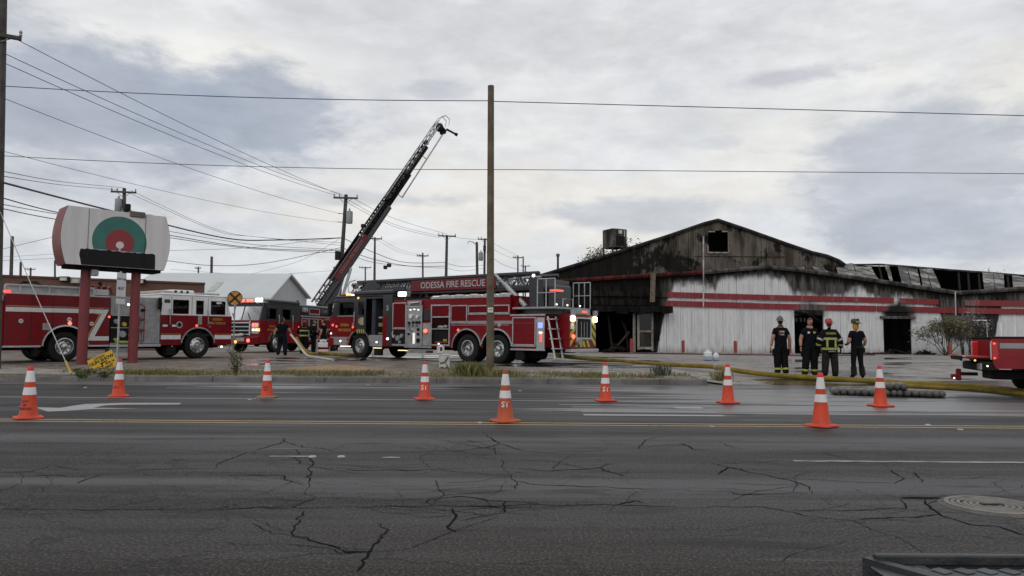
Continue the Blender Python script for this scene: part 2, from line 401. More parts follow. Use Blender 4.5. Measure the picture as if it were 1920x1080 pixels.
def asphalt():
    t = NT('cracked asphalt'); p = t.pos(); x, y, z = t.sep(p)
    grain = t.noise(t.map(p, (1, 0.8, 1)), 52, 5, 0.85); mid = t.noise(p, 14, 5, 0.6)
    streak = t.noise(t.map(p, (0.10, 1.5, 1)), 1.0, 7, 0.6, 0.3)
    streak2 = t.noise(t.map(p, (0.25, 5.0, 1)), 1.0, 6, 0.65, 0.2)
    c = t.mix(t.step(streak, 0.40, 0.60), (0.0155, 0.0145, 0.0143), (0.044, 0.0425, 0.043))
    near = t.step(y, 6.2, 3.6); c = t.mix(t.math('MULTIPLY', near, 0.7), c, (0.019, 0.0158, 0.0135))
    c = t.mix(t.step(streak2, 0.5, 0.64, 0, 0.6), c, (0.052, 0.050, 0.051))
    c = t.mix(t.step(mid, 0.35, 0.75, 0, 0.35), c, (0.02, 0.019, 0.019))
    c = t.mix(t.step(grain, 0.515, 0.59, 0, 0.8), c, t.mix(t.step(y, 7.5, 4.0), (0.125, 0.12, 0.118), (0.125, 0.104, 0.086)))
    c = t.mix(t.step(grain, 0.495, 0.43, 0, 0.88), c, (0.005, 0.0045, 0.004))
    # smoother, later resurfacing beyond the centre line
    far = t.step(y, 10.45, 10.6)
    c = t.mix(t.math('MULTIPLY', far, 0.5), c, t.mix(t.step(streak, 0.35, 0.65), (0.026, 0.026, 0.027), (0.044, 0.044, 0.046)))
    # hairline crazing
    vd = t.n('ShaderNodeTexVoronoi', feature='DISTANCE_TO_EDGE'); vd.inputs['Scale'].default_value = 1.3
    wv = t.n('ShaderNodeVectorMath', operation='ADD')
    nz = t.n('ShaderNodeTexNoise'); nz.inputs['Scale'].default_value = 2.2; nz.inputs['Detail'].default_value = 5; t.link(p, nz.inputs['Vector'])
    vs = t.n('ShaderNodeVectorMath', operation='SCALE'); vs.inputs['Scale'].default_value = 0.9; t.link(nz.outputs['Color'], vs.inputs[0])
    t.link(t.map(p, (0.55, 1.2, 1)), wv.inputs[0]); t.link(vs.outputs[0], wv.inputs[1]); t.link(wv.outputs[0], vd.inputs['Vector'])
    crk = t.math('MULTIPLY', t.step(vd.outputs[0], 0.020, 0.004), t.step(t.noise(p, 0.45, 3), 0.42, 0.54))
    crk = t.math('MULTIPLY', crk, t.step(y, 10.5, 10.2))
    c = t.mix(t.math('MULTIPLY', crk, 0.7), c, (0.006, 0.006, 0.007))
    # tyre-polished wheel paths
    wp = t.math('ADD', t.step(t.math('ABSOLUTE', t.math('SUBTRACT', y, 6.15)), 0.85, 0.1), t.math('ADD', t.step(t.math('ABSOLUTE', t.math('SUBTRACT', y, 8.95)), 0.75, 0.1), t.step(t.math('ABSOLUTE', t.math('SUBTRACT', y, 12.6)), 0.9, 0.1, 0, .4)))
    wp = t.math('MULTIPLY', wp, t.step(streak, 0.38, 0.56, 0.1, 0.55)); c = t.mix(wp, c, (0.105, 0.103, 0.108))
    # oil drips, tar and old repairs
    oil = t.noise(t.map(p, (0.5, 2.0, 1)), 1.3, 4, 0.55, 0.6); c = t.mix(t.step(oil, 0.57, 0.66, 0, 0.6), c, (0.011, 0.0105, 0.0105))
    # standing wet: far lanes, mostly to the right where the hoses drain
    wl = t.noise(t.map(p, (0.13, 1.9, 1)), 1.0, 7, 0.66, 0.4)
    reg = t.math('MULTIPLY', t.step(x, -2.5, 5.5, 0.10, 0.80), t.step(y, 10.9, 13.2))
    reg2 = t.math('MULTIPLY', t.step(y, 16.2, 19.2), 0.62)
    reg = t.math('MAXIMUM', reg, reg2)
    wet = t.step(t.math('ADD', reg, t.math('MULTIPLY', t.math('SUBTRACT', wl, 0.5), 2.6)), 0.40, 0.80)
    c = t.mix(t.math('MULTIPLY', wet, 0.15), c, (0.02, 0.02, 0.021))
    dry = t.math('ADD', 0.56, t.math('MULTIPLY', t.math('SUBTRACT', streak, 0.5), -0.35))
    ro = t.n('ShaderNodeMix', data_type='FLOAT'); t.link(wet, ro.inputs[0]); t.link(dry, ro.inputs[2]); ro.inputs[3].default_value = 0.42
    t.set(Base_Color=c, Roughness=ro.outputs[0]); t.link(t.step(wet, 0, 1, 0.16, 0.5), t.b.inputs['Specular IOR Level'])
    t.link(t.math('MULTIPLY', wet, 0.95), t.b.inputs['Coat Weight']); t.b.inputs['Coat Roughness'].default_value = 0.40; t.b.inputs['Coat IOR'].default_value = 1.62
    hgt = t.math('SUBTRACT', t.math('MULTIPLY', grain, t.math('SUBTRACT', 1.0, t.math('MULTIPLY', wet, 0.8))), t.math('MULTIPLY', crk, 1.5))
    t.bump(hgt, 0.55, 0.006); return t.m
def lot_mat():
    t = NT('muddy lot'); p = t.pos(); x, y, z = t.sep(p)
    g = t.noise(p, 26, 5, 0.7); a = t.noise(t.map(p, (0.22, 0.6, 1)), 1.0, 7, 0.6, 0.4); b = t.noise(p, 1.6, 6, 0.6)
    c = t.mix(t.step(b, 0.35, 0.65), (0.10, 0.078, 0.062), (0.205, 0.168, 0.138))
    grey = t.math('MAXIMUM', t.step(x, -2.5, 2.5), t.step(y, 38, 44))
    c = t.mix(t.math('MULTIPLY', grey, 0.85), c, t.mix(t.step(b, 0.3, 0.7), (0.18, 0.168, 0.158), (0.34, 0.32, 0.30)))
    c = t.mix(t.step(g, 0.5, 0.75, 0, 0.5), c, (0.27, 0.24, 0.20)); c = t.mix(t.step(g, 0.45, 0.25, 0, 0.5), c, (0.03, 0.025, 0.02))
    # puddles and wet sheets of water from the hoses
    bias = t.math('MULTIPLY', t.step(y, 23.0, 25.5), 0.10)
    bias = t.math('SUBTRACT', bias, t.math('MULTIPLY', t.step(y, 36, 44), 0.12))
    bias = t.math('SUBTRACT', bias, t.math('MULTIPLY', t.step(x, -8.5, -11.5), 0.14))
    bias = t.math('ADD', bias, t.math('MULTIPLY', t.math('MULTIPLY', t.step(x, 6, 8), t.step(y, 24, 22)), 0.20))
    wv = t.math('ADD', a, bias)
    damp = t.step(wv, 0.52, 0.62); pud = t.step(wv, 0.60, 0.655)
    c = t.mix(t.math('MULTIPLY', damp, 0.45), c, (0.06, 0.05, 0.043)); c = t.mix(pud, c, (0.03, 0.027, 0.024))
    r1 = t.n('ShaderNodeMix', data_type='FLOAT'); t.link(damp, r1.inputs[0]); r1.inputs[2].default_value = 0.8; r1.inputs[3].default_value = 0.40
    r2 = t.n('ShaderNodeMix', data_type='FLOAT'); t.link(pud, r2.inputs[0]); t.link(r1.outputs[0], r2.inputs[2]); r2.inputs[3].default_value = 0.14
    t.set(Base_Color=c, Roughness=r2.outputs[0])
    t.bump(t.math('MULTIPLY', t.math('ADD', g, t.math('MULTIPLY', b, 1.5)), t.math('SUBTRACT', 1.0, pud)), 0.6, 0.03); return t.m
M_asph = asphalt(); M_lot = lot_mat()
M_dirt = mat('dry dirt', (0.17, 0.135, 0.10), 0.9, 0, 0.3, 0.8, bump=0.4)
M_conc = mat('weathered concrete', (0.26, 0.24, 0.215), 0.8, 0, 0.18, 2.5, bump=0.35, dirt=0.5, dirtcol=(0.09, 0.08, 0.07))
M_kerb = mat('dark kerb concrete', (0.13, 0.125, 0.12), 0.75, 0, 0.25, 2.0, bump=0.4, dirt=0.6, dirtcol=(0.045, 0.042, 0.04))
M_crack = mat('crack shadow', (0.007, 0.007, 0.0075), 0.9, 0, 0.2, 8)
def worn_paint(name, col, wear):
    t = NT(name); p = t.pos(); n = t.noise(p, 16, 6, 0.7); n2 = t.noise(p, 2.2, 4, 0.6)
    w = t.step(t.math('ADD', t.math('MULTIPLY', n, 0.7), t.math('MULTIPLY', n2, 0.3)), wear - .05, wear + .09)
    t.set(Base_Color=t.mix(w, col, (0.05, 0.048, 0.048)), Roughness=0.6); return t.m
M_yel = worn_paint('worn yellow paint', (0.33, 0.235, 0.11), 0.56)
M_wht = worn_paint('worn white paint', (0.40, 0.40, 0.40), 0.55)
M_wht2 = worn_paint('faded white paint', (0.32, 0.32, 0.325), 0.60)

ys = [-60, 20.2, 20.5, 22, 24, 26, 29, 32, 36, 40, 50, 60, 120, 400, 3000]
ground = struct(grid_sheet('ground', [-3000, -300, -60, -20, 0, 4, 5, 5.5, 6, 6.5, 20, 60, 300, 3000], ys, lambda x, y: (-0.06 if y < 20.4 else zg(x, y) - 0.05), M_dirt))
road = struct(grid_sheet('road', [-260 + 20 * i for i in range(27)], [-14, 0, 4, 8, 12, 16, 19.72], lambda x, y: 0.0, M_asph))
lot = struct(grid_sheet('lot', [-46 + i for i in range(93)], [20.47 + 0.6 * i for i in range(80)], lambda x, y: zg(x, y) + 0.012 * mnoise.noise(Vector((x * .7, y * .7, 3))), M_lot))
kerb = bpy.data.objects.new('kerb', None); COL.objects.link(kerb); struct(kerb)
x = -60.0
while x < 5.3:
    x1 = min(x + 3.05, 5.35); mb = MB(); h = 0.15
    h0 = 0.15 if x > -11.8 else 0.05; h1 = 0.15 if x1 > -11.8 else 0.05
    jz = random.uniform(-.006, .006); jy = random.uniform(-.008, .008)
    def pr(hh): return [(20.28 + jy, -0.02), (20.31 + jy, hh - .03 + jz), (20.335 + jy, hh + jz), (20.47 + jy, hh + jz + .004), (20.47 + jy, -0.02)]
    a, b = pr(h0), pr(h1); n = 5
    mb.add([(x + .008, p[0], p[1]) for p in a] + [(x1 - .008, p[0], p[1]) for p in b], [tuple(range(n))[::-1], tuple(range(n, 2 * n))] + [(i, (i + 1) % n, (i + 1) % n + n, i + n) for i in range(n)])
    mb.build('kerb_stone', M_kerb, kerb, smooth=20); x = x1
gut = struct(MB().quad((-260, 19.72, 0.004), (260, 19.72, 0.004), (260, 20.47, 0.004), (-260, 20.47, 0.004)).build('gutter', mat('gutter concrete', (0.10, 0.10, 0.10), 0.35, 0, 0.3, 1.5, bump=0.2, dirt=0.5, dirtcol=(0.05, 0.05, 0.05)), smooth=0))
# pale concrete apron, far left
mb = MB(); pl = [(-26, 20.49), (-11.9, 20.49), (-12.4, 21.3), (-13.3, 22.1), (-15.2, 22.9), (-26, 23.4)]
mb.prism(pl, 0.06, 0.235, 'z'); mb.v = [(a, b, (zg(a, b) + .03 if c > .1 else 0.0)) for a, b, c in mb.v]
struct(mb.build('concrete_apron', M_conc, smooth=20))

def line(name, x0, x1, y, w, m, z=0.004, rag=0.0):
    mb = MB(); n = max(2, int((x1 - x0) / (0.12 if rag else 12))); vs = []
    for i in range(n + 1):
        xx = lerp(x0, x1, i / n); vs += [(xx, y - w / 2 + random.uniform(-rag, rag), z), (xx, y + w / 2 + random.uniform(-rag, rag), z)]
    mb.add(vs, [(2 * i, 2 * i + 2, 2 * i + 3, 2 * i + 1) for i in range(n)]); return mb.build(name, m, road, smooth=0)
line('yellow_line', -120, 120, 10.56, 0.10, M_yel); line('yellow_line', -120, 120, 10.80, 0.10, M_yel)
line('white_line', -120, 120, 14.72, 0.10, M_wht2)
for x0 in (-44.6, -32.4, -20.4, -8.2, 4.0, 16.2, 28.4): line('lane_dash', x0, x0 + 3.3, 17.7, 0.10, M_wht2)
line('lane_dash', 2.85, 6.2, 7.55, 0.055, M_wht2, rag=0.018); line('lane_dash', -9.4, -6.2, 7.58, 0.075, M_wht, rag=0.018)
line('lane_dash', -2.45, -2.0, 7.62, 0.035, M_wht2, rag=0.015); line('lane_dash', -1.3, -1.12, 7.6, 0.04, M_wht2, rag=0.015)
arrow = [(25, 761.4), (69, 765), (89, 771.6), (120, 770.5), (175, 766.8), (262, 765.9), (175, 764.2), (197, 760.2), (233, 758.6), (335, 758.4), (341, 755.5), (233, 755.3), (160, 757.5), (135, 761), (113, 764.6), (69, 763.6)]
mb = MB(); mb.add([gnd(a, b, 0.004) for a, b in arrow], [tuple(range(len(arrow)))]); mb.build('turn_arrow', M_wht2, road, smooth=0)
for a, b, yy, w in ((1048, 1305, 758.6, 0.07), (1072, 1318, 762.8, 0.10), (1082, 1330, 767.2, 0.10), (1090, 1342, 771.6, 0.10), (1094, 1357, 777.5, 0.22)):
    p = gnd(a, yy, 0.004); q = gnd(b, yy + (b - a) * 0.0072, 0.004); line('lane_word_stroke', p.x, q.x, (p.y + q.y) / 2, w, M_wht2)
p = gnd(1265, 764.5, 0.0045); line('lane_word_stroke', p.x, p.x + 0.5, p.y, 0.32, M_wht2, 0.0055)
M_stud = mat('road stud', (0.36, 0.35, 0.32), 0.6, 0, 0.2, 9)
for i, (a, b) in enumerate(((586, 857), (640, 857), (468, 750), (160, 727), (690, 722), (975, 733), (1335, 800), (1800, 806), (900, 793), (1740, 797))):
    p = gnd(a, b, 0); mb = MB(); mb.lathe([(0.042, 0), (0.040, 0.006), (0.03, 0.013), (0.0, 0.015)], 10, c=(p.x, p.y, 0.001), caps=False); mb.build('road_stud', M_stud, road)

# cracks: thin ragged gaps (tile origin, then points in enlarged tiles of the photograph)
CR = {0: ["0,370 60,348", "0,555 170,550 255,520 420,545 700,545 1100,535 1120,505 1250,455", "1310,440 1440,400 1430,380", "1440,400 1550,430 1650,440 1728,458",
          "1500,440 1520,455 1500,480 1525,515", "1560,470 1585,500 1560,580 1575,620 1550,660 1585,685 1480,735", "1400,570 1475,600 1550,625", "1475,600 1340,660 1240,690",
          "0,745 700,745 1100,742 1400,738 1728,733", "1535,750 1500,810 1475,870 1580,910 1728,945", "375,615 420,600 480,580 520,565", "130,575 300,570 440,582", "1585,685 1728,690", "1150,570 1400,572"],
      640: ["0,732 400,728 700,725 1000,722 1400,722 1728,735", "720,345 740,375 800,410 900,440 1000,455 1340,447", "800,410 740,430 580,450 200,455 0,458", "810,490 810,530 860,575 890,600 880,640",
            "0,545 300,545 600,540 810,530 1040,550 1300,535 1350,515 1728,510", "1300,535 1440,575", "890,600 1000,620 1300,630 1728,645", "860,575 700,560 500,548", "570,735 575,790 545,830 580,860", "185,810 225,850 180,910 140,960 80,1060",
            "140,960 0,950", "410,715 450,690 600,680 830,700 1000,720", "0,690 200,665", "1500,440 1540,390 1600,380", "780,430 780,465", "830,700 830,760", "1400,720 1500,695 1530,712", "890,600 940,610"],
      1280: ["0,410 60,440 130,445", "180,405 300,440", "130,510 230,530 380,560 550,600 640,630 660,665", "1050,545 1120,585 1080,610 900,605 460,585", "0,735 400,730 640,780 870,800 1000,860 1100,890 1220,970",
             "560,745 850,750 1140,735 1100,690 1000,655", "1220,700 1300,770 1450,820 1600,830 1728,875", "1410,590 1500,580 1728,600", "1170,560 1220,605", "0,640 300,665 640,668", "230,530 180,565", "700,455 900,500", "870,800 1150,785 1300,770"]}
CRK = []
for ox, lst in CR.items():
    for s in lst:
        pts = [tuple(float(q) for q in w.split(',')) for w in s.split()]
        CRK.append(([gnd(ox + a / 2.7, 680 + b / 2.7, 0) for a, b in pts], 1.0))
rc = random.Random(21)
for _ in range(120):                                  # finer side branches
    pts, w = rc.choices(CRK[:45], [sum((p1 - p0).length for p0, p1 in zip(c_[0], c_[0][1:])) for c_ in CRK[:45]])[0]; k = rc.randrange(len(pts) - 1); q = pts[k].lerp(pts[k + 1], rc.random()).copy(); a = rc.choice((0, math.pi)) + rc.gauss(0, .55); br = [q.copy()]
    for _k in range(rc.randint(2, 5)):
        a += rc.gauss(0, .35); q = q + Vector((math.cos(a), math.sin(a), 0)) * rc.uniform(.12, .38)
        if not 3.3 < q.y < 10.35: break
        br.append(q.copy())
    if len(br) > 1: CRK.append((br, rc.uniform(.22, .5)))
for pts, wk in CRK:
    if True:
        fine = []
        for i in range(len(pts) - 1):
            L = (pts[i + 1] - pts[i]).length; n = max(2, int(L / 0.045))
            for k in range(n):
                q = pts[i].lerp(pts[i + 1], k / n)
                w = mnoise.noise(Vector((q.x * 5, q.y * 5, 1))) * .05 + random.uniform(-.012, .012)
                fine.append(Vector((q.x + w * .6 + random.uniform(-.01, .01), q.y + w, 0)))
        fine.append(pts[-1])
        vs = []; n = len(fine)
        for i, q in enumerate(fine):
            d = (fine[min(i + 1, n - 1)] - fine[max(i - 1, 0)]).normalized(); nn = Vector((-d.y, d.x, 0))
            w = (0.0018 + 0.0034 * max(0, mnoise.noise(Vector((q.x * 2.3, q.y * 2.3, 7))) + .3) + random.uniform(0, .0025)) * (0.3 if i in (0, n - 1) else 1) * (0.75 + 0.06 * q.y) * wk * max(0.35, min(1.7, 1.1 + 1.8 * mnoise.noise(Vector((q.x * 1.1, q.y * 1.1, 11)))))
            vs += [q + nn * w + Vector((0, 0, .003)), q - nn * w + Vector((0, 0, .003))]
        MB().add(vs, [(2 * i, 2 * i + 2, 2 * i + 3, 2 * i + 1) for i in range(n - 1)]).build('crack', M_crack, road, smooth=0)
p = gnd(1726, 934, 0); mb = MB(); mb.add([(p.x + 0.16 * math.cos(t * .5236) * (1 + .2 * math.sin(t * 3)), p.y + 0.035 * math.sin(t * .5236), .0035) for t in range(12)], [tuple(range(12))]); mb.build('pothole', M_crack, road, smooth=0)

# manhole
p = gnd(1860, 950, 0)
mh = thing('manhole_cover', 'round iron manhole cover with concentric ridges set in the road', 'manhole', (p.x, p.y, 0.0))
M_iron = mat('polished cast iron', (0.18, 0.166, 0.148), 0.55, 0.1, 0.25, 9, bump=0.3, dirt=0.5)
M_mcon = mat('manhole collar concrete', (0.105, 0.10, 0.093), 0.8, 0, 0.25, 6, bump=0.5)
mb = MB(); mb.lathe([(0.44, 0.001), (0.42, 0.010), (0.39, 0.012), (0.385, 0.014), (0.385, -0.02)], 40, caps=False)
mb.v = [(a * (1 + .05 * mnoise.noise(Vector((a * 9, b * 9, 0))) if c < .011 else a), b, c) for a, b, c in mb.v]; mb.build('collar', M_mcon, mh)
mb = MB(); mb.lathe([(0.385, 0.003), (0.385, 0.018), (0.345, 0.018), (0.345, 0.003)], 40, caps=False); mb.build('frame', M_iron, mh)
mb = MB(); mb.lathe([(0.340, -0.01), (0.340, 0.004), (0.0, 0.004)], 40, caps=False); cv = mb.build('cover', mat('dark iron groove', (0.035, 0.032, 0.028), 0.7, 0, 0.3, 9), mh)  # cover coloured darker than the ridges on it
for k in range(6):
    r = 0.318 - k * .05; mb = MB(); mb.lathe([(r + .016, .0045), (r + .013, .016), (r - .013, .016), (r - .016, .0045)], 40, caps=False); mb.build('ridge', M_iron, cv)
mb = MB(); mb.cbox(-.10, .10, -.028, .028, .008, .021, .004); mb.build('badge', M_black, mh)
mb = MB(); mb.cbox(-.20, -.15, .14, .17, .008, .0175, .003); mb.build('pick_hole', M_black, mh); mh.scale = (.80, .80, 1)

# low sand mound
mb = MB(); c = gz(628, 692); vs = []; nr, na = 8, 28
for i in range(nr + 1):
    for k in range(na):
        a = 2 * math.pi * k / na; rr = i / nr; X = c.x + 1.75 * rr * math.cos(a) * (1 + .12 * math.sin(3 * a)); Y = c.y + 0.75 * rr * math.sin(a)
        vs.append((X, Y, zg(X, Y) + 0.004 + 0.13 * (math.cos(rr * math.pi) + 1) / 2 - (0.03 if i == nr else 0)))
mb.add(vs, [(i * na + k, i * na + (k + 1) % na, (i + 1) * na + (k + 1) % na, (i + 1) * na + k) for i in range(nr) for k in range(na)])
o = mb.build('sand_mound', mat('tan sand', (0.29, 0.205, 0.135), 0.95, 0, 0.15, 6, bump=0.4), smooth=60); tag(o, 'low mound of tan sand on the wet lot near the kerb', 'sand')

# ---- verge grass
M_gr = mat('green grass', (0.12, 0.135, 0.04), 0.8, 0, 0.35, 1.2); M_gr2 = mat('straw grass', (0.26, 0.21, 0.105), 0.85, 0, 0.3, 1.2)
def blades(mb, cx, cy, n, sx, sy, h0, h1, lean=0.5, straw=0.35, wd=0.006, zf=zg):
    for _ in range(n):
        X = cx + random.gauss(0, sx); Y = cy + random.gauss(0, sy)
        if Y < 20.5: Y = 20.5 + random.random() * .1
        h = random.uniform(h0, h1); a = random.uniform(0, 6.28); l = random.uniform(0, lean) * h; z = zf(X, Y)
        dx, dy = math.cos(a), math.sin(a); w = wd * random.uniform(.7, 1.4)
        mb.cur = 1 if random.random() < straw else 0
        mb.add([(X - dy * w, Y + dx * w, z - .01), (X + dy * w, Y - dx * w, z - .01), (X + dx * l * .35 + dy * w * .7, Y + dy * l * .35 - dx * w * .7, z + h * .6), (X + dx * l, Y + dy * l, z + h)], ((0, 1, 2), (0, 2, 3)))
mb = MB()
for _ in range(2600):
    X = random.uniform(-13.2, 5.2); Y = 20.6 + abs(random.gauss(0, 0.85))
    d = mnoise.noise(Vector((X * .55, Y * .8, 2))) + 0.35 * mnoise.noise(Vector((X * 2.1, Y * 2.1, 5)))
    dens = 0.10 + (0.35 if -0.9 < X < 4.0 and Y < 22.1 else 0) + (0.25 if -9.5 < X < -5.2 and Y < 21.7 else 0) + (.18 if -2.7 < X < -.9 else 0)
    if random.random() < 0.35 and d > 0.22 - dens: blades(mb, X, Y, 11, .14, .10, .03, .13 if Y > 21.6 else .17, .8, .45 if X < -2 else .5)
    elif d > 0.30 - dens: blades(mb, X, Y, 6, .16, .12, .02, .08, .9, .55)
for _ in range(900):
    X = random.uniform(-13.2, 5.2); Y = 20.55 + abs(random.gauss(0, 1.0)); blades(mb, X, Y, 7, .2, .12, .015, .05, 1.2, .6, .008)
g = mb.build('verge_grass', [M_gr, M_gr2], smooth=0); tag(g, 'patchy green and straw grass along the kerb', 'grass', kind='stuff')
pb = MB()
for _ in range(900):
    X = random.uniform(-16, 6.5); Y = 20.5 + abs(random.gauss(0, 2.2)); s = random.uniform(.008, .035); pb.ball((X, Y, zg(X, Y) + s * .3), (s * random.uniform(.8, 1.6), s, s * .6), 5, 4)
o = pb.build('gravel', mat('verge gravel', (.21, .19, .165), .85, 0, .4, 3)); tag(o, 'loose gravel and small stones scattered along the verge', 'gravel', kind='stuff')
M_leafw = mat('weed leaf', (0.07, 0.085, 0.033), 0.7, 0, 0.35, 3); M_stem = mat('weed stem', (0.12, 0.10, 0.05), 0.8, 0, 0.2, 5)
def clump(px, py, n, s, h0, h1, label, straw=.3, mats=None):
    c = gz(px, py); mb = MB(); t = thing('grass_clump', label, 'grass', (c.x, c.y, c.z))
    blades(mb, 0, 0, n, s, s * .6, h0, h1, .55, straw, .007, lambda a, b: 0.0) if False else None
    for _ in range(n):
        X = random.gauss(0, s); Y = random.gauss(0, s * .6); h = random.uniform(h0, h1); a = random.uniform(0, 6.28); l = random.uniform(.1, .6) * h
        dx, dy = math.cos(a), math.sin(a); w = .006 * random.uniform(.7, 1.4); mb.cur = 1 if random.random() < straw else 0
        mb.add([(X - dy * w, Y + dx * w, -.02), (X + dy * w, Y - dx * w, -.02), (X + dx * l * .3 + dy * w * .7, Y + dy * l * .3 - dx * w * .7, h * .6), (X + dx * l, Y + dy * l, h)], ((0, 1, 2), (0, 2, 3)))
    mb.build('blades', mats or [M_gr, M_gr2], t, smooth=0)
clump(882, 704, 330, .20, .10, .40, 'tall green grass clump just beside the bare wooden pole', .2)
clump(935, 706, 180, .18, .10, .28, 'short grass tuft at the foot of the bare wooden pole', .45)
clump(1352, 714, 160, .11, .12, .42, 'pale dry grass tuft at the end of the kerb', .75)
clump(1238, 703, 130, .14, .08, .34, 'blue green weedy tuft on the verge beside a cone', .2, [mat('bluish weed', (0.06, 0.085, 0.075), 0.7, 0, .2, 4), M_gr2])
def weed(name, px, py, n, h, spread, label, leaf=.05, flat=1.0, lm=None):
    c = gz(px, py); t = thing(name, label, 'weed', (c.x, c.y, c.z)); st = MB(); lf = MB()
    for i in range(n):
        a = random.uniform(0, 6.28); s = random.uniform(.3, 1) * spread; hh = h * random.uniform(.5, 1)
        pts = [Vector((0, 0, -.02))]
        for k in range(1, 5):
            f = k / 4; pts.append(Vector((math.cos(a) * s * f ** 1.2 + random.uniform(-.02, .02), math.sin(a) * s * f ** 1.2 * flat + random.uniform(-.02, .02), hh * f)))
        st.tube(pts, [.008, .007, .006, .004, .003], 5)
        for _ in range(26):
            f = random.uniform(.15, 1); k = min(3, int(f * 4)); p = pts[k].lerp(pts[k + 1], f * 4 - k) + Vector([random.gauss(0, .035) for _ in range(3)])
            u = Vector([random.gauss(0, 1) for _ in range(3)]).normalized(); v = u.orthogonal().normalized(); L = leaf * random.uniform(.6, 1.5)
            lf.add([p, p + u * L * .5 + v * L * .22, p + u * L, p + u * L * .5 - v * L * .22], ((0, 1, 2, 3),))
    st.build('stem', M_stem, t); lf.build('leaves', lm or M_leafw, t, smooth=0)
weed('leafy_weed', 442, 703, 13, .78, .26, 'tall leafy weed growing at the kerb beside the red puddle glare', .055)
weed('trailing_weed', 150, 706, 14, .20, .75, 'dark trailing weed sprawling below the pole sign', .06, .5)
weed('trailing_weed', 195, 705, 8, .16, .45, 'small dark weed under the yellow tilted placard', .055, .5)
# ================================================================== burned building
FY = 50.0
def fp(px, py, d=FY): return at(px, py, d)
def fX(px): return at(px, 560, FY).x
TOPP = [(1005, 531), (1083, 525), (1200, 518), (1317, 511), (1400, 504), (1440, 501), (1500, 507), (1560, 515), (1650, 528), (1730, 540), (1796, 549)]
TX = [fp(a, b).x for a, b in TOPP]; TZ = [fp(a, b).z for a, b in TOPP]
def topz(x): return interp(x, TX, TZ)
def floatcurve(t, sock, x0, x1, pts, vmax):
    fc = t.n('ShaderNodeFloatCurve'); m = fc.mapping; cu = m.curves[0]
    ps = [((a - x0) / (x1 - x0), b / vmax) for a, b in pts]
    cu.points[0].location = ps[0]; cu.points[1].location = ps[-1]
    for p in ps[1:-1]: cu.points.new(*p)
    for p in cu.points: p.handle_type = 'VECTOR'
    m.update()
    t.link(t.math('DIVIDE', t.math('SUBTRACT', sock, x0), x1 - x0), fc.inputs[1])
    return t.math('MULTIPLY', fc.outputs[0], vmax)
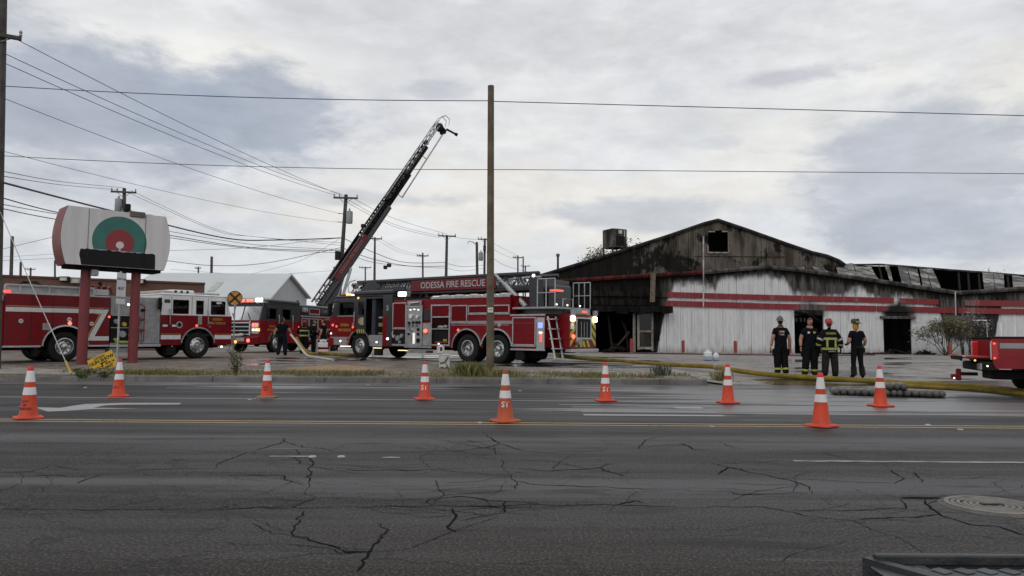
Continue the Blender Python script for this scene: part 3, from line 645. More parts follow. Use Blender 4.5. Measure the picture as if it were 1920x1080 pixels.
def sooty(name, base, band=False):
    t = NT(name); p = t.pos(); x, y, z = t.sep(p)
    sp = [(1000, 700), (1222, 700), (1236, 640), (1250, 570), (1262, 540), (1290, 527), (1325, 537), (1340, 541), (1352, 522), (1400, 517), (1440, 516), (1462, 524), (1478, 535), (1484, 548), (1489, 556), (1580, 555), (1596, 546), (1616, 541), (1630, 556), (1660, 560), (1720, 561), (1765, 590), (1772, 640), (1850, 640), (1856, 578), (1870, 573), (1960, 571), (2200, 568)]
    if band: sp = [(1000, 700), (1222, 690), (1234, 640), (1246, 575), (1256, 530), (1300, 480), (1640, 480), (1668, 520), (1690, 552), (1735, 535), (1762, 568), (1782, 560), (1800, 555), (1815, 563), (1840, 530), (2200, 480)]
    x0, x1 = fX(990), fX(2210)
    h = floatcurve(t, x, x0, x1, [(fp(a, b).x, max(0.0, fp(a, min(b, 690)).z - (3.0 if b > 690 else 0) + 2.0)) for a, b in [(990, 700)] + sp + [(2210, 568)]], 14.0)
    h = t.math('SUBTRACT', h, 2.0)
    st = t.noise(t.map(p, (2.2, 1, 0.22)), 1.0, 7, 0.65, 0.2); sm = t.noise(p, 0.9, 6, 0.6, 0.4); fi = t.noise(t.map(p, (6, 2, 1.2)), 1.0, 6, 0.65)
    v = t.math('ADD', t.math('SUBTRACT', z, h), t.math('ADD', t.math('MULTIPLY', t.math('SUBTRACT', st, 0.5), 1.7), t.math('MULTIPLY', t.math('SUBTRACT', sm, 0.5), 1.1)))
    soot = t.step(v, -0.30, 0.32)
    # smoke plume over the roll-up opening
    cx, cz = fp(1684, 590).x, fp(1684, 590).z
    e = t.math('SQRT', t.math('ADD', t.math('POWER', t.math('MULTIPLY', t.math('SUBTRACT', x, cx), 0.58), 2), t.math('POWER', t.math('SUBTRACT', z, cz), 2)))
    plume = t.step(t.math('ADD', e, t.math('MULTIPLY', t.math('SUBTRACT', sm, 0.5), 0.9)), 0.95, 0.45)
    soot = t.math('MAXIMUM', soot, plume)
    cx2, cz2 = fp(1518, 588).x, fp(1518, 586).z
    e = t.math('SQRT', t.math('ADD', t.math('POWER', t.math('MULTIPLY', t.math('SUBTRACT', x, cx2), 0.7), 2), t.math('POWER', t.math('SUBTRACT', z, cz2), 2)))
    soot = t.math('MAXIMUM', soot, t.step(t.math('ADD', e, t.math('MULTIPLY', t.math('SUBTRACT', sm, 0.5), 0.7)), 0.95, 0.45))
    bright = t.mix(t.step(fi, 0.30, 0.7), tuple(v * .86 for v in base), base)
    bright = t.mix(t.math('MULTIPLY', t.step(st, 0.52, 0.68), 0.45), bright, (0.24, 0.22, 0.20))
    low = t.math('ADD', z, t.math('MULTIPLY', t.math('SUBTRACT', st, 0.5), 1.6)); bright = t.mix(t.step(low, 0.95, 0.35, 0, 0.6), bright, (0.20, 0.17, 0.14))
    lw = t.math('MULTIPLY', t.step(x, fX(1232), fX(1262)), 1.0)
    blk = t.mix(t.step(fi, 0.38, 0.66), (0.006, 0.0058, 0.0055), (0.024, 0.022, 0.020))
    gry = t.mix(t.step(st, 0.38, 0.62), (0.028, 0.026, 0.025), (0.125, 0.123, 0.119))
    gry = t.mix(t.step(fi, 0.45, 0.3, 0, 0.7), gry, (0.015, 0.014, 0.014))
    sootc = t.mix(lw, blk, gry)
    # soot is thickest at its own edge line and near the plume
    sootc = t.mix(t.math('MULTIPLY', plume, 0.9), sootc, (0.012, 0.011, 0.011))
    # blackest right under the burnt eave
    tz = floatcurve(t, x, x0, x1, [(fp(a, b).x, fp(a, b).z) for a, b in [(990, 532)] + TOPP + [(1920, 541), (2210, 524)]], 14.0)
    ev = t.math('ADD', t.math('SUBTRACT', tz, z), t.math('MULTIPLY', t.math('SUBTRACT', st, 0.5), 1.5)); top = t.step(ev, 0.85, 0.25, 0, 0.94)
    if not band: soot = t.math('MAXIMUM', soot, top); sootc = t.mix(top, sootc, (0.010, 0.0095, 0.009))
    c = t.mix(soot, bright, sootc)
    t.set(Base_Color=c, Roughness=t.step(soot, 0, 1, 0.5, 0.9)); t.link(t.step(soot, 0, 1, 0.4, 0.06), t.b.inputs['Specular IOR Level']); return t.m
M_fac = sooty('white steel cladding, smoke stained', (0.64, 0.64, 0.655)); M_band = sooty('dull red band, smoke stained', (0.21, 0.016, 0.022), True)
def char(name, a, b, sc=1.2):
    t = NT(name); p = t.pos(); n = t.noise(t.map(p, (1.6, 1, 0.35)), sc, 7, 0.65, 0.3); f = t.noise(p, 6, 5, 0.65)
    c = t.mix(t.step(n, 0.38, 0.64), a, b); c = t.mix(t.step(f, 0.5, 0.35, 0, .6), c, tuple(v * .35 for v in a))
    t.set(Base_Color=c, Roughness=0.9); t.b.inputs['Specular IOR Level'].default_value = 0.08; t.bump(f, 0.3, 0.02); return t.m
M_char = char('charred black', (0.006, 0.006, 0.006), (0.018, 0.016, 0.015)); M_rafter = char('burnt steel', (0.02, 0.0185, 0.017), (0.055, 0.051, 0.048))
M_eave = char('scorched eave metal', (0.035, 0.033, 0.031), (0.12, 0.115, 0.11)); M_rgut = char('scorched red gutter', (0.03, 0.014, 0.013), (0.16, 0.025, 0.026), 0.7)
def gable_mat():
    t = NT('scorched gable cladding'); p = t.pos(); x, y, z = t.sep(p)
    n = t.noise(t.map(p, (1.3, 1, 0.3)), 1.0, 7, 0.62, 0.3); s = t.noise(p, 0.55, 5, 0.6, 0.5); f = t.noise(t.map(p, (5, 1, 1.5)), 1, 6, 0.65)
    c = t.mix(t.step(n, 0.35, 0.65), (0.05, 0.041, 0.034), (0.155, 0.135, 0.115))
    k = t.math('ADD', s, t.math('MULTIPLY', t.step(x, at(1300, 480, 56).x, at(1040, 480, 56).x), 0.30))
    k = t.math('ADD', k, t.math('MULTIPLY', t.math('SUBTRACT', f, 0.5), 0.35)); c = t.mix(t.step(k, 0.51, 0.60, 0, .95), c, (0.009, 0.0085, 0.0085))
    t.set(Base_Color=c, Roughness=0.8); t.b.inputs['Specular IOR Level'].default_value = 0.1; return t.m
M_gab = gable_mat()

bb = thing('burned_building', 'long fire gutted metal building with white walls, red bands and charred gable', 'building', (fX(1400), FY, 0.40))
B0 = bb.location
def bl(p): return Vector(p) - B0
RIB = [(0, 0), (.12, 0), (.135, -.035), (.165, -.035), (.18, 0)]
def sheet(name, x0, x1, zb, zt, m, y=FY, warp=0.02, rows=5, seed=0, ragged=0.0, pitch=.31, parent=bb):
    """ribbed cladding sheet; zb/zt functions of x"""
    xs = []; x = x0
    while x < x1 - 1e-3:
        for a, dy in RIB:
            if x + a < x1 - .004: xs.append((x + a, dy))
        x += pitch
    xs.append((x1 - .004, 0)); vs = []; n = len(xs)
    for r in range(rows + 1):
        for xx, dy in xs:
            b, tp = zb(xx), zt(xx); f = r / rows; z = lerp(b, tp, f)
            if r == 0 and ragged: z += abs(mnoise.noise(Vector((xx * 4, seed, 0)))) * ragged
            w = warp * mnoise.noise(Vector((xx * .9, z * .8, seed))) * (1 + 1.2 * (r in (0, rows)))
            vs.append(bl((xx, y + dy + w, z)))
    mb = MB(); mb.add(vs, [(r * n + i, r * n + i + 1, (r + 1) * n + i + 1, (r + 1) * n + i) for r in range(rows) for i in range(n - 1)])
    return mb.build(name, m, parent, smooth=25)
OPEN = [(1118, 1190, 583, 670), (1190, 1223, 588, 670), (1487, 1548, 582, 670), (1655, 1713, 597, 674), (1822, 1852, 600, 668)]
edges = sorted(set([fX(1005), fX(1796)] + [fX(e) for o in OPEN[:4] for e in o[:2]]))
XS = []
for a, b in zip(edges[:-1], edges[1:]):
    n = max(1, round((b - a) / 0.93)); XS += [(lerp(a, b, i / n), lerp(a, b, (i + 1) / n)) for i in range(n)]
zbase = lambda x: 0.40
for i, (a, b) in enumerate(XS):
    mid = (a + b) / 2; zmid = fp(960 + (mid / FY) * FPX, 575).z
    op = [o for o in OPEN[:4] if fX(o[0]) - .01 < mid < fX(o[1]) + .01]
    zsplit = lambda x: fp(960 + x / FY * FPX, 566).z
    if op: zo = fp(op[0][0], op[0][2]).z; lo = lambda x, zo=zo: zo
    else: lo = zbase
    j = random.uniform(-.012, .012)
    if not op or zo < zsplit(mid): sheet('wall_panel', a + .006, b - .006, lo, lambda x: zsplit(x) - .02, M_fac, FY + j, .02, 5, i, .05 if not op else .10)
    sheet('wall_panel', a + .006, b - .006, lambda x: max(zsplit(x), lo(x)), lambda x: topz(x) - .05, M_fac, FY + .015 - j, .045, 5, i + 50)
def bands(name, pts, h, y=FY - .06, th=.06, m=None):
    """pts: pixel polyline of the band's top edge; h: pixel height"""
    mb = MB(); tp = [fp(a, b, y - th) for a, b in pts]; bt = [fp(a, b + h, y - th) for a, b in pts]; n = len(pts); vs = []
    for k in range(n):
        vs += [bl(tp[k]), bl(bt[k]), bl(tp[k] + Vector((0, th, 0))), bl(bt[k] + Vector((0, th, 0)))]
    fs = []
    for k in range(n - 1):
        a, b = 4 * k, 4 * k + 4; fs += [(a, a + 1, b + 1, b), (a + 2, b + 2, b + 3, a + 3), (a, b, b + 2, a + 2), (a + 1, a + 3, b + 3, b + 1)]
    fs += [(0, 2, 3, 1), (4 * n - 4, 4 * n - 3, 4 * n - 1, 4 * n - 2)]
    mb.add(vs, fs); return mb.build(name, m or M_band, bb, smooth=0)
UP = lambda p: interp(p, (1005, 1230, 1440, 1640, 1750, 1810, 2050), (543, 546.6, 552.8, 557.5, 561, 562.5, 566))
LO = lambda p: interp(p, (1005, 1230, 1440, 1640, 1750, 1810, 2050), (559, 562.6, 569, 573.2, 576, 577.3, 581))
def seg(f, a, b): return [(lerp(a, b, i / 6), f(lerp(a, b, i / 6))) for i in range(7)]
for a, b in ((1005, 1318), (1320, 1676), (1687, 1760)): bands('red_band', seg(UP, a, b), 10)
for a, b in ((1005, 1318), (1320, 1643), (1645, 1795)): bands('red_band', seg(LO, a, b), 10.5)
# eave trim along the warped roof edge and the scorched gutter
def beam(name, pts, r, m, d=FY, th=None, dy=-.15):
    mb = MB(); P = [bl(fp(a, b, d) + Vector((0, dy, 0))) for a, b in pts]; mb.tube(P, r, 6); return mb.build(name, m, bb)
beam('gutter', [(1005, 530), (1083, 525), (1200, 518), (1317, 511)], .15, M_rgut)
beam('eave_trim', [(1318, 511), (1400, 504), (1440, 501), (1500, 507), (1560, 515), (1650, 528), (1730, 540), (1792, 549)], .15, M_eave)
# canopy over the shopfront
mb = MB(); a, b = fp(1090, 577).x, fp(1256, 577).x; zt = fp(1180, 575).z; zb = fp(1180, 585).z
n = 16
for i in range(n):
    xa, xb = lerp(a, b, i / n), lerp(a, b, (i + 1) / n); mb.cbox(xa - B0.x, xb - B0.x - .01, -1.0, -.07, zb - B0.z - random.uniform(0, .16), zt - B0.z, .015)
mb.build('canopy', M_char, bb)
mb = MB(); q = fp(1223, 512); mb.cbox(-.17, .17, -.03, .03, -1.95, 0, .01); mb.build('hanging_sheet', char('scorched brown sheet', (0.06, .05, .04), (.17, .14, .11)), bb, loc=bl(q + Vector((0, -.32, -.05))), rot=(0, R(2), 0))
# shopfront frame: posts, transom, door
def fbox(name, x0, x1, y0, y1, d0, d1, m, c=.01):
    A = fp(x0, y1, d0); Bq = fp(x1, y0, d0); mb = MB(); mb.cbox(A.x - B0.x, Bq.x - B0.x, d0 - B0.y, d1 - B0.y, A.z - B0.z, Bq.z - B0.z, c); return mb.build(name, m, bb)
M_fr = char('sooty aluminium frame', (0.16, 0.145, 0.125), (0.33, 0.31, 0.28), 2)
fbox('door_post', 1187, 1191.5, 584, 660, FY - .03, FY + .1, M_fr); fbox('door_post', 1195, 1199, 586, 656, FY - .02, FY + .08, M_fr); fbox('door_post', 1221.5, 1225, 586, 658, FY - .02, FY + .08, M_fr)
fbox('door_rail', 1199, 1221.5, 619.5, 623, FY - .01, FY + .05, M_fr); fbox('door_rail', 1199, 1221.5, 650.5, 655, FY - .01, FY + .05, M_fr)
fbox('door_panel', 1199, 1221.5, 623, 650.5, FY + .03, FY + .06, char('smoked panel', (0.035, .03, .026), (.075, .066, .056)))
fbox('door_glass', 1199, 1221.5, 588, 619.5, FY + .03, FY + .045, glass('smoked glass', trans=.12))
for a, b, c, d_ in ((1150, 657, 1180, 622), (1140, 590, 1148, 655), (1165, 600, 1178, 630), (1172, 605, 1178, 655)):
    mb = MB(); mb.tube([bl(fp(a, b, FY + 1.2)), bl(fp(c, d_, FY + .8))], .07, 4); mb.build('fallen_timber', M_rafter if a != 1150 else char('pale timber', (.10, .08, .06), (.20, .17, .14)), bb)
# roll-up hood and scorched lintel
fbox('lintel', 1652, 1717, 593, 597.5, FY - .16, FY + .1, M_eave)
fbox('door_jamb', 1486.5, 1489, 582, 664, FY - .02, FY + .12, M_fac); fbox('door_jamb', 1546, 1552, 582, 664, FY - .04, FY + .12, M_fac)
fbox('door_jamb', 1653, 1656, 597, 668, FY - .02, FY + .1, M_fac); fbox('door_jamb', 1711, 1715, 597, 668, FY - .03, FY + .1, M_fac)
for a in (1492, 1500, 1507): fbox('light_slot', a, a + 3, 594 + (a - 1492) * .1, 603, FY + 15.5, FY + 15.6, mat('pale light slot', (.55, .56, .55), .7))  # pale strips standing for slots of light deep in the doorway
mb = MB(); mb.tube([bl(fp(1490, 585, FY + 3)), bl(fp(1520, 592, FY + 3)), bl(fp(1546, 610, FY + 3))], .12, 5); mb.build('fallen_timber', M_rafter, bb)
# right-hand end: turned a little towards the road
RY = lambda px: lerp(FY, 46.6, (px - 1796) / 254)
def right_panel(px0, px1, pyb0, pyb1, pyt0, pyt1, m, seed):
    A0, A1 = at(px0, 600, RY(px0)), at(px1, 600, RY(px1)); n = 12; vs = []
    for r in range(5):
        for i in range(n + 1):
            f = i / n; px = lerp(px0, px1, f); d = RY(px); zb = at(px, lerp(pyb0, pyb1, f), d).z; zt = at(px, lerp(pyt0, pyt1, f), d).z
            X = lerp(A0.x, A1.x, f); zb = max(zb, .38)
            vs.append(bl((X, d + (-.035 if i % 4 == 2 else 0) + .02 * mnoise.noise(Vector((X, r, seed))), lerp(zb, zt, r / 4))))
    MB().add(vs, [(r * (n + 1) + i, r * (n + 1) + i + 1, (r + 1) * (n + 1) + i + 1, (r + 1) * (n + 1) + i) for r in range(4) for i in range(n)]).build('wall_panel', m, bb, smooth=25)
px = 1797.0; k = 0
while px < 2045:
    p2 = px + 26.5; yt = lambda q: interp(q, (1796, 1920, 2050), (549, 541, 533)); mid = (px + p2) / 2
    if 1822 < mid < 1853: right_panel(px + .2, p2 - .2, 600, 600, 575, 575.5, M_fac, k)
    else: right_panel(px + .2, p2 - .2, 690, 690, 575, 575.5, M_fac, k)
    right_panel(px + .2, p2 - .2, 575, 575.5, yt(px), yt(p2), M_fac, k + 30); px = p2; k += 1
def rband(f, a, b):
    mb = MB(); vs = []
    for i in range(7):
        p = lerp(a, b, i / 6); d = RY(p) - .14
        for dd in (0, .08):
            vs += [bl(at(p, f(p), d) + Vector((0, dd, 0))), bl(at(p, f(p) + 10.5, d) + Vector((0, dd, 0)))]
    fs = []
    for k in range(6): a_, b_ = 4 * k, 4 * k + 4; fs += [(a_, a_ + 1, b_ + 1, b_), (a_ + 2, b_ + 2, b_ + 3, a_ + 3), (a_, b_, b_ + 2, a_ + 2), (a_ + 1, a_ + 3, b_ + 3, b_ + 1)]
    fs += [(0, 2, 3, 1), (24, 25, 27, 26)]; mb.add(vs, fs); mb.build('red_band', M_band, bb, smooth=0)
rband(UP, 1809, 2045); rband(LO, 1797, 2045)
mb = MB(); mb.tube([bl(at(p, interp(p, (1796, 1920, 2050), (549, 541, 533)), RY(p) - .12)) for p in (1797, 1860, 1920, 1985, 2048)], .15, 6); mb.build('eave_trim', M_eave, bb)
fbox('side_door', 1826, 1850, 601, 664, FY - .62, FY - .52, char('dark green black door', (0.02, .022, .02), (.04, .042, .038)))
# roof sheets over the wing, many of them gone
EV = lambda p: interp(p, (1440, 1500, 1560, 1650, 1730, 1790, 1860, 1920, 2050), (501, 507, 515, 528, 540, 548, 544, 540, 532))
RG = lambda p: interp(p, (1440, 1500, 1580, 1650, 1690, 1790, 1850, 1920, 2050), (499, 497.5, 497, 496, 499, 507, 511, 517, 525))
t = NT('scorched roof sheet'); p_ = t.pos(); n1 = t.noise(p_, 0.6, 5, .6, .5); n2 = t.noise(t.map(p_, (2.5, .5, .5)), 1, 6, .6)
c_ = t.mix(t.step(n1, .42, .62), (0.022, .02, .019), (.33, .31, .29)); c_ = t.mix(t.step(n2, .47, .60, 0, .8), c_, (.022, .02, .019)); t.set(Base_Color=c_, Roughness=.7, Metallic=.1); M_roofs = t.m
RD = 58.0
def rpt(pe, pr, f, dE=None, lift=0.0):
    dE = dE or (FY if pe < 1796 else RY(pe)); a = at(pe, EV(pe), dE); b = at(pr, RG(pr), RD); q = a.lerp(b, f); q.z += lift; return bl(q)
for k, (t0, t1, b0, b1) in enumerate([(1484, 1504, 1488, 1512), (1520, 1536, 1533, 1566), (1566, 1600, 1574, 1609), (1601, 1630, 1610, 1651), (1659, 1667, 1670, 1676), (1683, 1700, 1692, 1709), (1701, 1720, 1710, 1727), (1724, 1736, 1731, 1747), (1737, 1748, 1748, 1767), (1842, 1862, 1846, 1866), (1863, 1882, 1867, 1884), (1898, 1920, 1900, 1922), (1921, 1945, 1923, 1946), (1960, 1990, 1962, 1992), (1991, 2030, 1993, 2030)]):
    mb = MB(); vs = []; n = 6
    for r in range(5):
        for i in range(n + 1):
            f = i / n; q = rpt(lerp(b0, b1, f) - .3, lerp(t0, t1, f) - .3, .03 + .95 * r / 4)
            q.z += .17 * mnoise.noise(Vector((q.x * .8, q.y * .6, k))) + .12 * mnoise.noise(Vector((q.x * .35, q.y * .5, 40))) + (.02 if i % 3 == 0 else 0); vs.append(q)
    mb.add(vs, [(r * (n + 1) + i, r * (n + 1) + i + 1, (r + 1) * (n + 1) + i + 1, (r + 1) * (n + 1) + i) for r in range(4) for i in range(n)]); mb.build('roof_sheet', M_roofs, bb, smooth=30)
for p in (1516, 1656, 1800, 1818, 1838, 1892, 1952):
    mb = MB(); mb.tube([rpt(p, p - 8 if p < 1796 else p - 3, f, lift=-.14) for f in (0.01, .5, 1)], .07, 4); mb.build('rafter', M_char, bb)
mb = MB(); mb.tube([bl(at(p, RG(p), RD)) for p in (1440, 1500, 1580, 1650, 1690, 1790, 1850, 1920, 2050)], .09, 6); mb.build('ridge_beam', M_eave, bb)
# dark shell behind: back slope, rear and end walls, scorched floor
mb = MB(); ps = (1440, 1580, 1690, 1790, 1920, 2050)
vs = [bl(at(p, RG(p), RD) + Vector((0, .02, -.03))) for p in ps] + [bl(Vector((at(p, RG(p), RD).x, 70, 3.4))) for p in ps]
mb.add(vs, [(i, i + 1, i + 7, i + 6) for i in range(5)]); mb.build('rear_roof', M_char, bb, smooth=0)
xl, xr = fX(1005), at(2050, 600, 46.6).x
mb = MB(); mb.box(xl - B0.x, xr + 6 - B0.x, 20, 20.2, 0, 6); mb.build('rear_wall', M_char, bb)
mb = MB(); mb.box(xl - B0.x - .2, xl - B0.x, 0.0, 20, 0, fp(1005, 531).z - .6); mb.build('end_wall', M_char, bb)
mb = MB(); mb.quad((xl - B0.x, .2, .012), (xr - B0.x, .2, .012), (xr - B0.x, 20, .012), (xl - B0.x, 20, .012)); mb.build('burnt_floor', M_char, bb, smooth=0)
# low roof in front of the gable
mb = MB(); ps = (1005, 1083, 1200, 1317, 1400, 1440)
GY = 56.0
vs = [bl(Vector((interp(p, [a for a, _ in TOPP], TX), FY + .05, topz(interp(p, [a for a, _ in TOPP], TX)) - .02))) for p in ps] + [bl(Vector((interp(p, [a for a, _ in TOPP], TX), GY, topz(interp(p, [a for a, _ in TOPP], TX)) + .25))) for p in ps]
mb.add(vs, [(i, i + 1, i + 7, i + 6) for i in range(5)]); mb.build('front_roof', M_eave, bb, smooth=0)
# tall gable
GT = [(1012, 518), (1150, 476), (1250, 444), (1320, 420), (1345, 413.5), (1400, 432), (1470, 457), (1520, 474), (1550, 481), (1572, 490), (1583, 498)]
GX = [at(a, b, GY).x for a, b in GT]; GZ = [at(a, b, GY).z for a, b in GT]
wx0, wx1, wz0, wz1 = at(1328, 450, GY).x, at(1364.5, 450, GY).x, at(1345, 472.5, GY).z, at(1345, 433, GY).z
es = [GX[0]] + [lerp(GX[0], wx0, i / 17) for i in range(1, 17)] + [wx0, (wx0 + wx1) / 2, wx1] + [lerp(wx1, GX[-1], i / 9) for i in range(1, 9)] + [GX[-1]]
for i, (a, b) in enumerate(zip(es[:-1], es[1:])):
    gt = lambda x: interp(x, GX, GZ) - .06; mid = (a + b) / 2; bt = lambda x: 3.2
    if wx0 < mid < wx1:
        sheet('gable_panel', a + .01, b - .01, bt, lambda x: wz0, M_gab, GY, .02, 3, i, 0, .42); sheet('gable_panel', a + .01, b - .01, lambda x: wz1, gt, M_gab, GY, .02, 2, i, .25, .42)
    else: sheet('gable_panel', a + .01, b - .01, bt, gt, M_gab, GY + random.uniform(-.02, .02), .03, 5, i + 9, 0, .42)
w = .09
for q in ((wx0 - w, wx1 + w, wz0 - .12, wz0), (wx0 - w, wx0, wz0, wz0 + .5), (wx1, wx1 + w, wz0, wz0 + .75), (wx0, wx0 + .5, wz1 - .12, wz1), (wx1 - .45, wx1, wz1 - .1, wz1)): mb = MB(); mb.cbox(q[0] - B0.x, q[1] - B0.x, GY - .1 - B0.y, GY + .02 - B0.y, q[2] - B0.z, q[3] - B0.z, .01); mb.build('window_frame', M_fr, bb)
mb = MB(); vs = [bl((x, GY + .12, z - .12)) for x, z in zip(GX, GZ)] + [bl((x, GY + .12, 3.0)) for x in GX]; n = len(GX); hole = [i for i in range(n - 1) if GX[i + 1] < wx0 + .01 or GX[i] > wx1 - .01]
mb.add(vs, [(i, i + 1, i + 1 + n, i + n) for i in hole]); mb.build('gable_light_block', M_char, bb, smooth=0)  # added dark sheet, keeps sky from showing through the panel gaps
for q in ((GX[2], GX[5], 3.0, wz0 - .05), (GX[3], wx0 - .02, wz0 - .05, wz1), (wx1 + .02, GX[5] - .6, wz0 - .05, wz1 - .1)): mb = MB(); mb.box(q[0] - B0.x, q[1] - B0.x, GY + .13 - B0.y, GY + .16 - B0.y, q[2] - B0.z, q[3] - B0.z); mb.build('gable_light_block', M_char, bb, smooth=0)  # more added blocking sheet around the window
mb = MB(); mb.tube([bl((x, GY - .10, z + .02)) for x, z in zip(GX, GZ)], .14, 6); mb.build('barge_board', M_rafter, bb)
mb = MB(); mb.box(GX[5] - 4 - B0.x, GX[6] - B0.x, GY + .05 - B0.y - .11, GY - .03 - B0.y, at(1300, 481, GY).z - B0.z, at(1300, 480, GY).z - B0.z); mb.build('girt_line', M_rafter, bb)
n = len(GX)
mb = MB(); vs = [bl((x, GY - .02, z)) for x, z in zip(GX, GZ)] + [bl((x, GY + 16, z)) for x, z in zip(GX, GZ)]
mb.add(vs, [(i, i + 1, i + 1 + n, i + n) for i in range(n - 1)]); mb.build('gable_roof', M_char, bb, smooth=0)
mb = MB(); mb.box(GX[0] - B0.x, GX[-1] - B0.x, 21.5, 21.7, 3, at(1345, 413.5, GY).z - B0.z - 4.5); mb.build('rear_gable', M_char, bb)
# pipes up the front
mb = MB(); q = fp(1319, 443, FY - .3); q2 = fp(1319, 575, FY - .3); mb.cyl(bl(q2), bl(q), .045, n=6); mb.build('conduit', char('peeling white conduit', (.25, .23, .22), (.55, .54, .53), 3), bb)
mb = MB(); q = fp(1791, 547, FY - .3); q2 = fp(1792, 592, FY - .3); mb.cyl(bl(q2), bl(q), .045, n=6); mb.build('downpipe', mat('grey white pipe', (.4, .4, .39), .6), bb)
# debris heaps in the doorways
def debris(px0, px1, d0, d1, n, label, hgt=.3):
    mb = MB(); a, b = at(px0, 650, d0).x, at(px1, 650, d0).x
    for _ in range(n):
        X = random.uniform(a, b); Y = random.uniform(d0, d1); s = random.uniform(.06, .28); z = .40 + random.uniform(-.02, hgt) * max(.15, 1 - abs((X - (a + b) / 2) / (b - a) * 1.8))
        mt = Matrix.Translation((X, Y, z)) @ Euler((random.uniform(-.6, .6), random.uniform(-.6, .6), random.uniform(0, 3))).to_matrix().to_4x4(); mb.cbox(-s, s, -s * .5, s * .5, -s * .18, s * .18, .01, mt)
    o = mb.build('debris', M_rafter); tag(o, label, 'debris', kind='stuff')
debris(1658, 1710, 50.3, 54, 120, 'charred rubble heaped in the roll-up doorway'); debris(1135, 1185, 50.4, 53, 90, 'charred rubble inside the burnt shopfront', .5); debris(1550, 1660, 49.2, 49.9, 60, 'bits of fallen cladding along the wall foot', .06); debris(1720, 1755, 49.1, 49.8, 26, 'small dark rubble heap left of the burnt bush', .25)

# rooftop unit on its stand
q = at(1152, 470, 60.0); z0 = at(1152, 466, 60).z; z1 = at(1152, 431, 60).z; xa = at(1131, 450, 60).x; xb = at(1174, 450, 60).x; cx = (xa + xb) / 2
ru = thing('rooftop_cooler', 'scorched boxy air unit on a stand on the gable roof slope', 'air unit', (cx, 60, z0 - .9), R(28))
hw = (xb - xa) / 2 * .76; hh = z1 - z0
mb = MB(); mb.cbox(-hw, hw, -hw, hw, .9, .9 + hh, .03); mb.build('casing', char('scorched casing', (.03, .028, .027), (.16, .14, .12), .7), ru)
mb = MB(); mb.cbox(-hw * .55, hw * .6, -hw - .02, -hw, .9 + hh * .12, .9 + hh * .62, .01); mb.build('grille', M_black, ru)
mb = MB(); mb.cbox(-hw * .2, hw * .3, -hw - .025, -hw - .004, .9 + hh * .74, .9 + hh * .93, .005); mb.cbox(hw * .6, hw * .72, -hw - .025, -hw - .004, .9 + hh * .6, .9 + hh * .93, .005); mb.build('bare_patch', mat('pale bare metal', (.5, .5, .49), .6), ru)
for sx in (-1, 1):
    for sy in (-1, 1): mb = MB(); mb.cbox(sx * hw * .9 - .04, sx * hw * .9 + .04, sy * hw * .9 - .04, sy * hw * .9 + .04, -1.0, .92, .005); mb.build('leg', M_rafter, ru)
q = at(1046, 503, 60); vp = thing('vent_pipe', 'thin roof vent pipe with a cap at the low end of the gable', 'vent pipe', (q.x, 60, q.z - .8))
mb = MB(); mb.cyl((0, 0, 0), (0, 0, .8 + at(1046, 480, 60).z - q.z), .09, n=8); mb.build('pipe', M_eave, vp); mb = MB(); mb.cyl((0, 0, .8 + at(1046, 481, 60).z - q.z), (0, 0, .8 + at(1046, 476, 60).z - q.z), .14, n=8); mb.build('cap', M_eave, vp)

# bollards
M_bol = mat('faded red bollard', (0.24, 0.03, 0.03), .6, 0, .2, 4, dirt=.4)
for px, pb, hpx, lab in ((1184, 659, 24, 'red bollard in front of the burnt shopfront door'), (1281, 661, 23, 'red bollard below the smoke stained white wall, left of the pale conduit'), (1379, 662, 23, 'red bollard midway along the white wall, left of the men'), (1481, 663, 25, 'red bollard behind the man in the grey helmet'), (1782, 670, 27, 'red bollard in front of the burnt bush')):
    d = 47.6 if px < 1700 else 45.5; q = at(px, pb, d); z = 0.40; h = at(px, pb - hpx, d).z - z
    t = thing('bollard', lab, 'bollard', (q.x, d, z), group='red bollards along the burned building')
    mb = MB(); mb.lathe([(.105, -.02), (.105, h - .06), (.09, h - .02), (.05, h), (0, h + .005)], 12, caps=False); mb.build('post', M_bol, t); mb = MB(); mb.lathe([(.17, -.03), (.16, .03), (.11, .05)], 12, caps=False); mb.build('footing', M_conc, t)

# burnt bush, trees behind
def twigs(mb, p, d, L, r, depth, ends):
    q = p + d * L; mb.tube([p, p.lerp(q, .5) + Vector([random.uniform(-.06, .06) * L for _ in range(3)]), q], [r, r * .8, r * .6], 5, caps=False)
    if depth == 0: ends.append(q); return
    for _ in range(random.choice((2, 3, 3))):
        nd = (d + Vector((random.uniform(-.8, .8), random.uniform(-.8, .8), random.uniform(-.35, .6)))).normalized(); twigs(mb, q, nd, L * random.uniform(.6, .85), r * .6, depth - 1, ends)
def tree(name, label, cat, base, n, L, r, depth, leafm, nl, ls, bark, droop=0.0, spread=.5):
    t = thing(name, label, cat, base); mb = MB(); ends = []; lf = MB()
    for i in range(n): twigs(mb, Vector((random.uniform(-.1, .1), random.uniform(-.1, .1), -.05)), Vector((random.uniform(-spread, spread), random.uniform(-spread, spread), 1)).normalized(), L, r, depth, ends)
    mb.build('trunk', bark, t)
    for e in ends:
        for _ in range(nl):
            p = e + Vector([random.gauss(0, ls * 1.3) for _ in range(3)]); u = (Vector([random.gauss(0, 1) for _ in range(3)]) + Vector((0, 0, -droop))).normalized(); v = u.orthogonal().normalized(); l = ls * random.uniform(.6, 1.6)
            lf.add([p, p + u * l * .5 + v * l * .2, p + u * l, p + u * l * .5 - v * l * .2], ((0, 1, 2, 3),))
    lf.build('crown', leafm, t, smooth=0); return t
M_bark = mat('burnt bark', (.05, .042, .036), .9); M_dry = mat('scorched leaf', (.115, .105, .062), .85, 0, .4, 2)
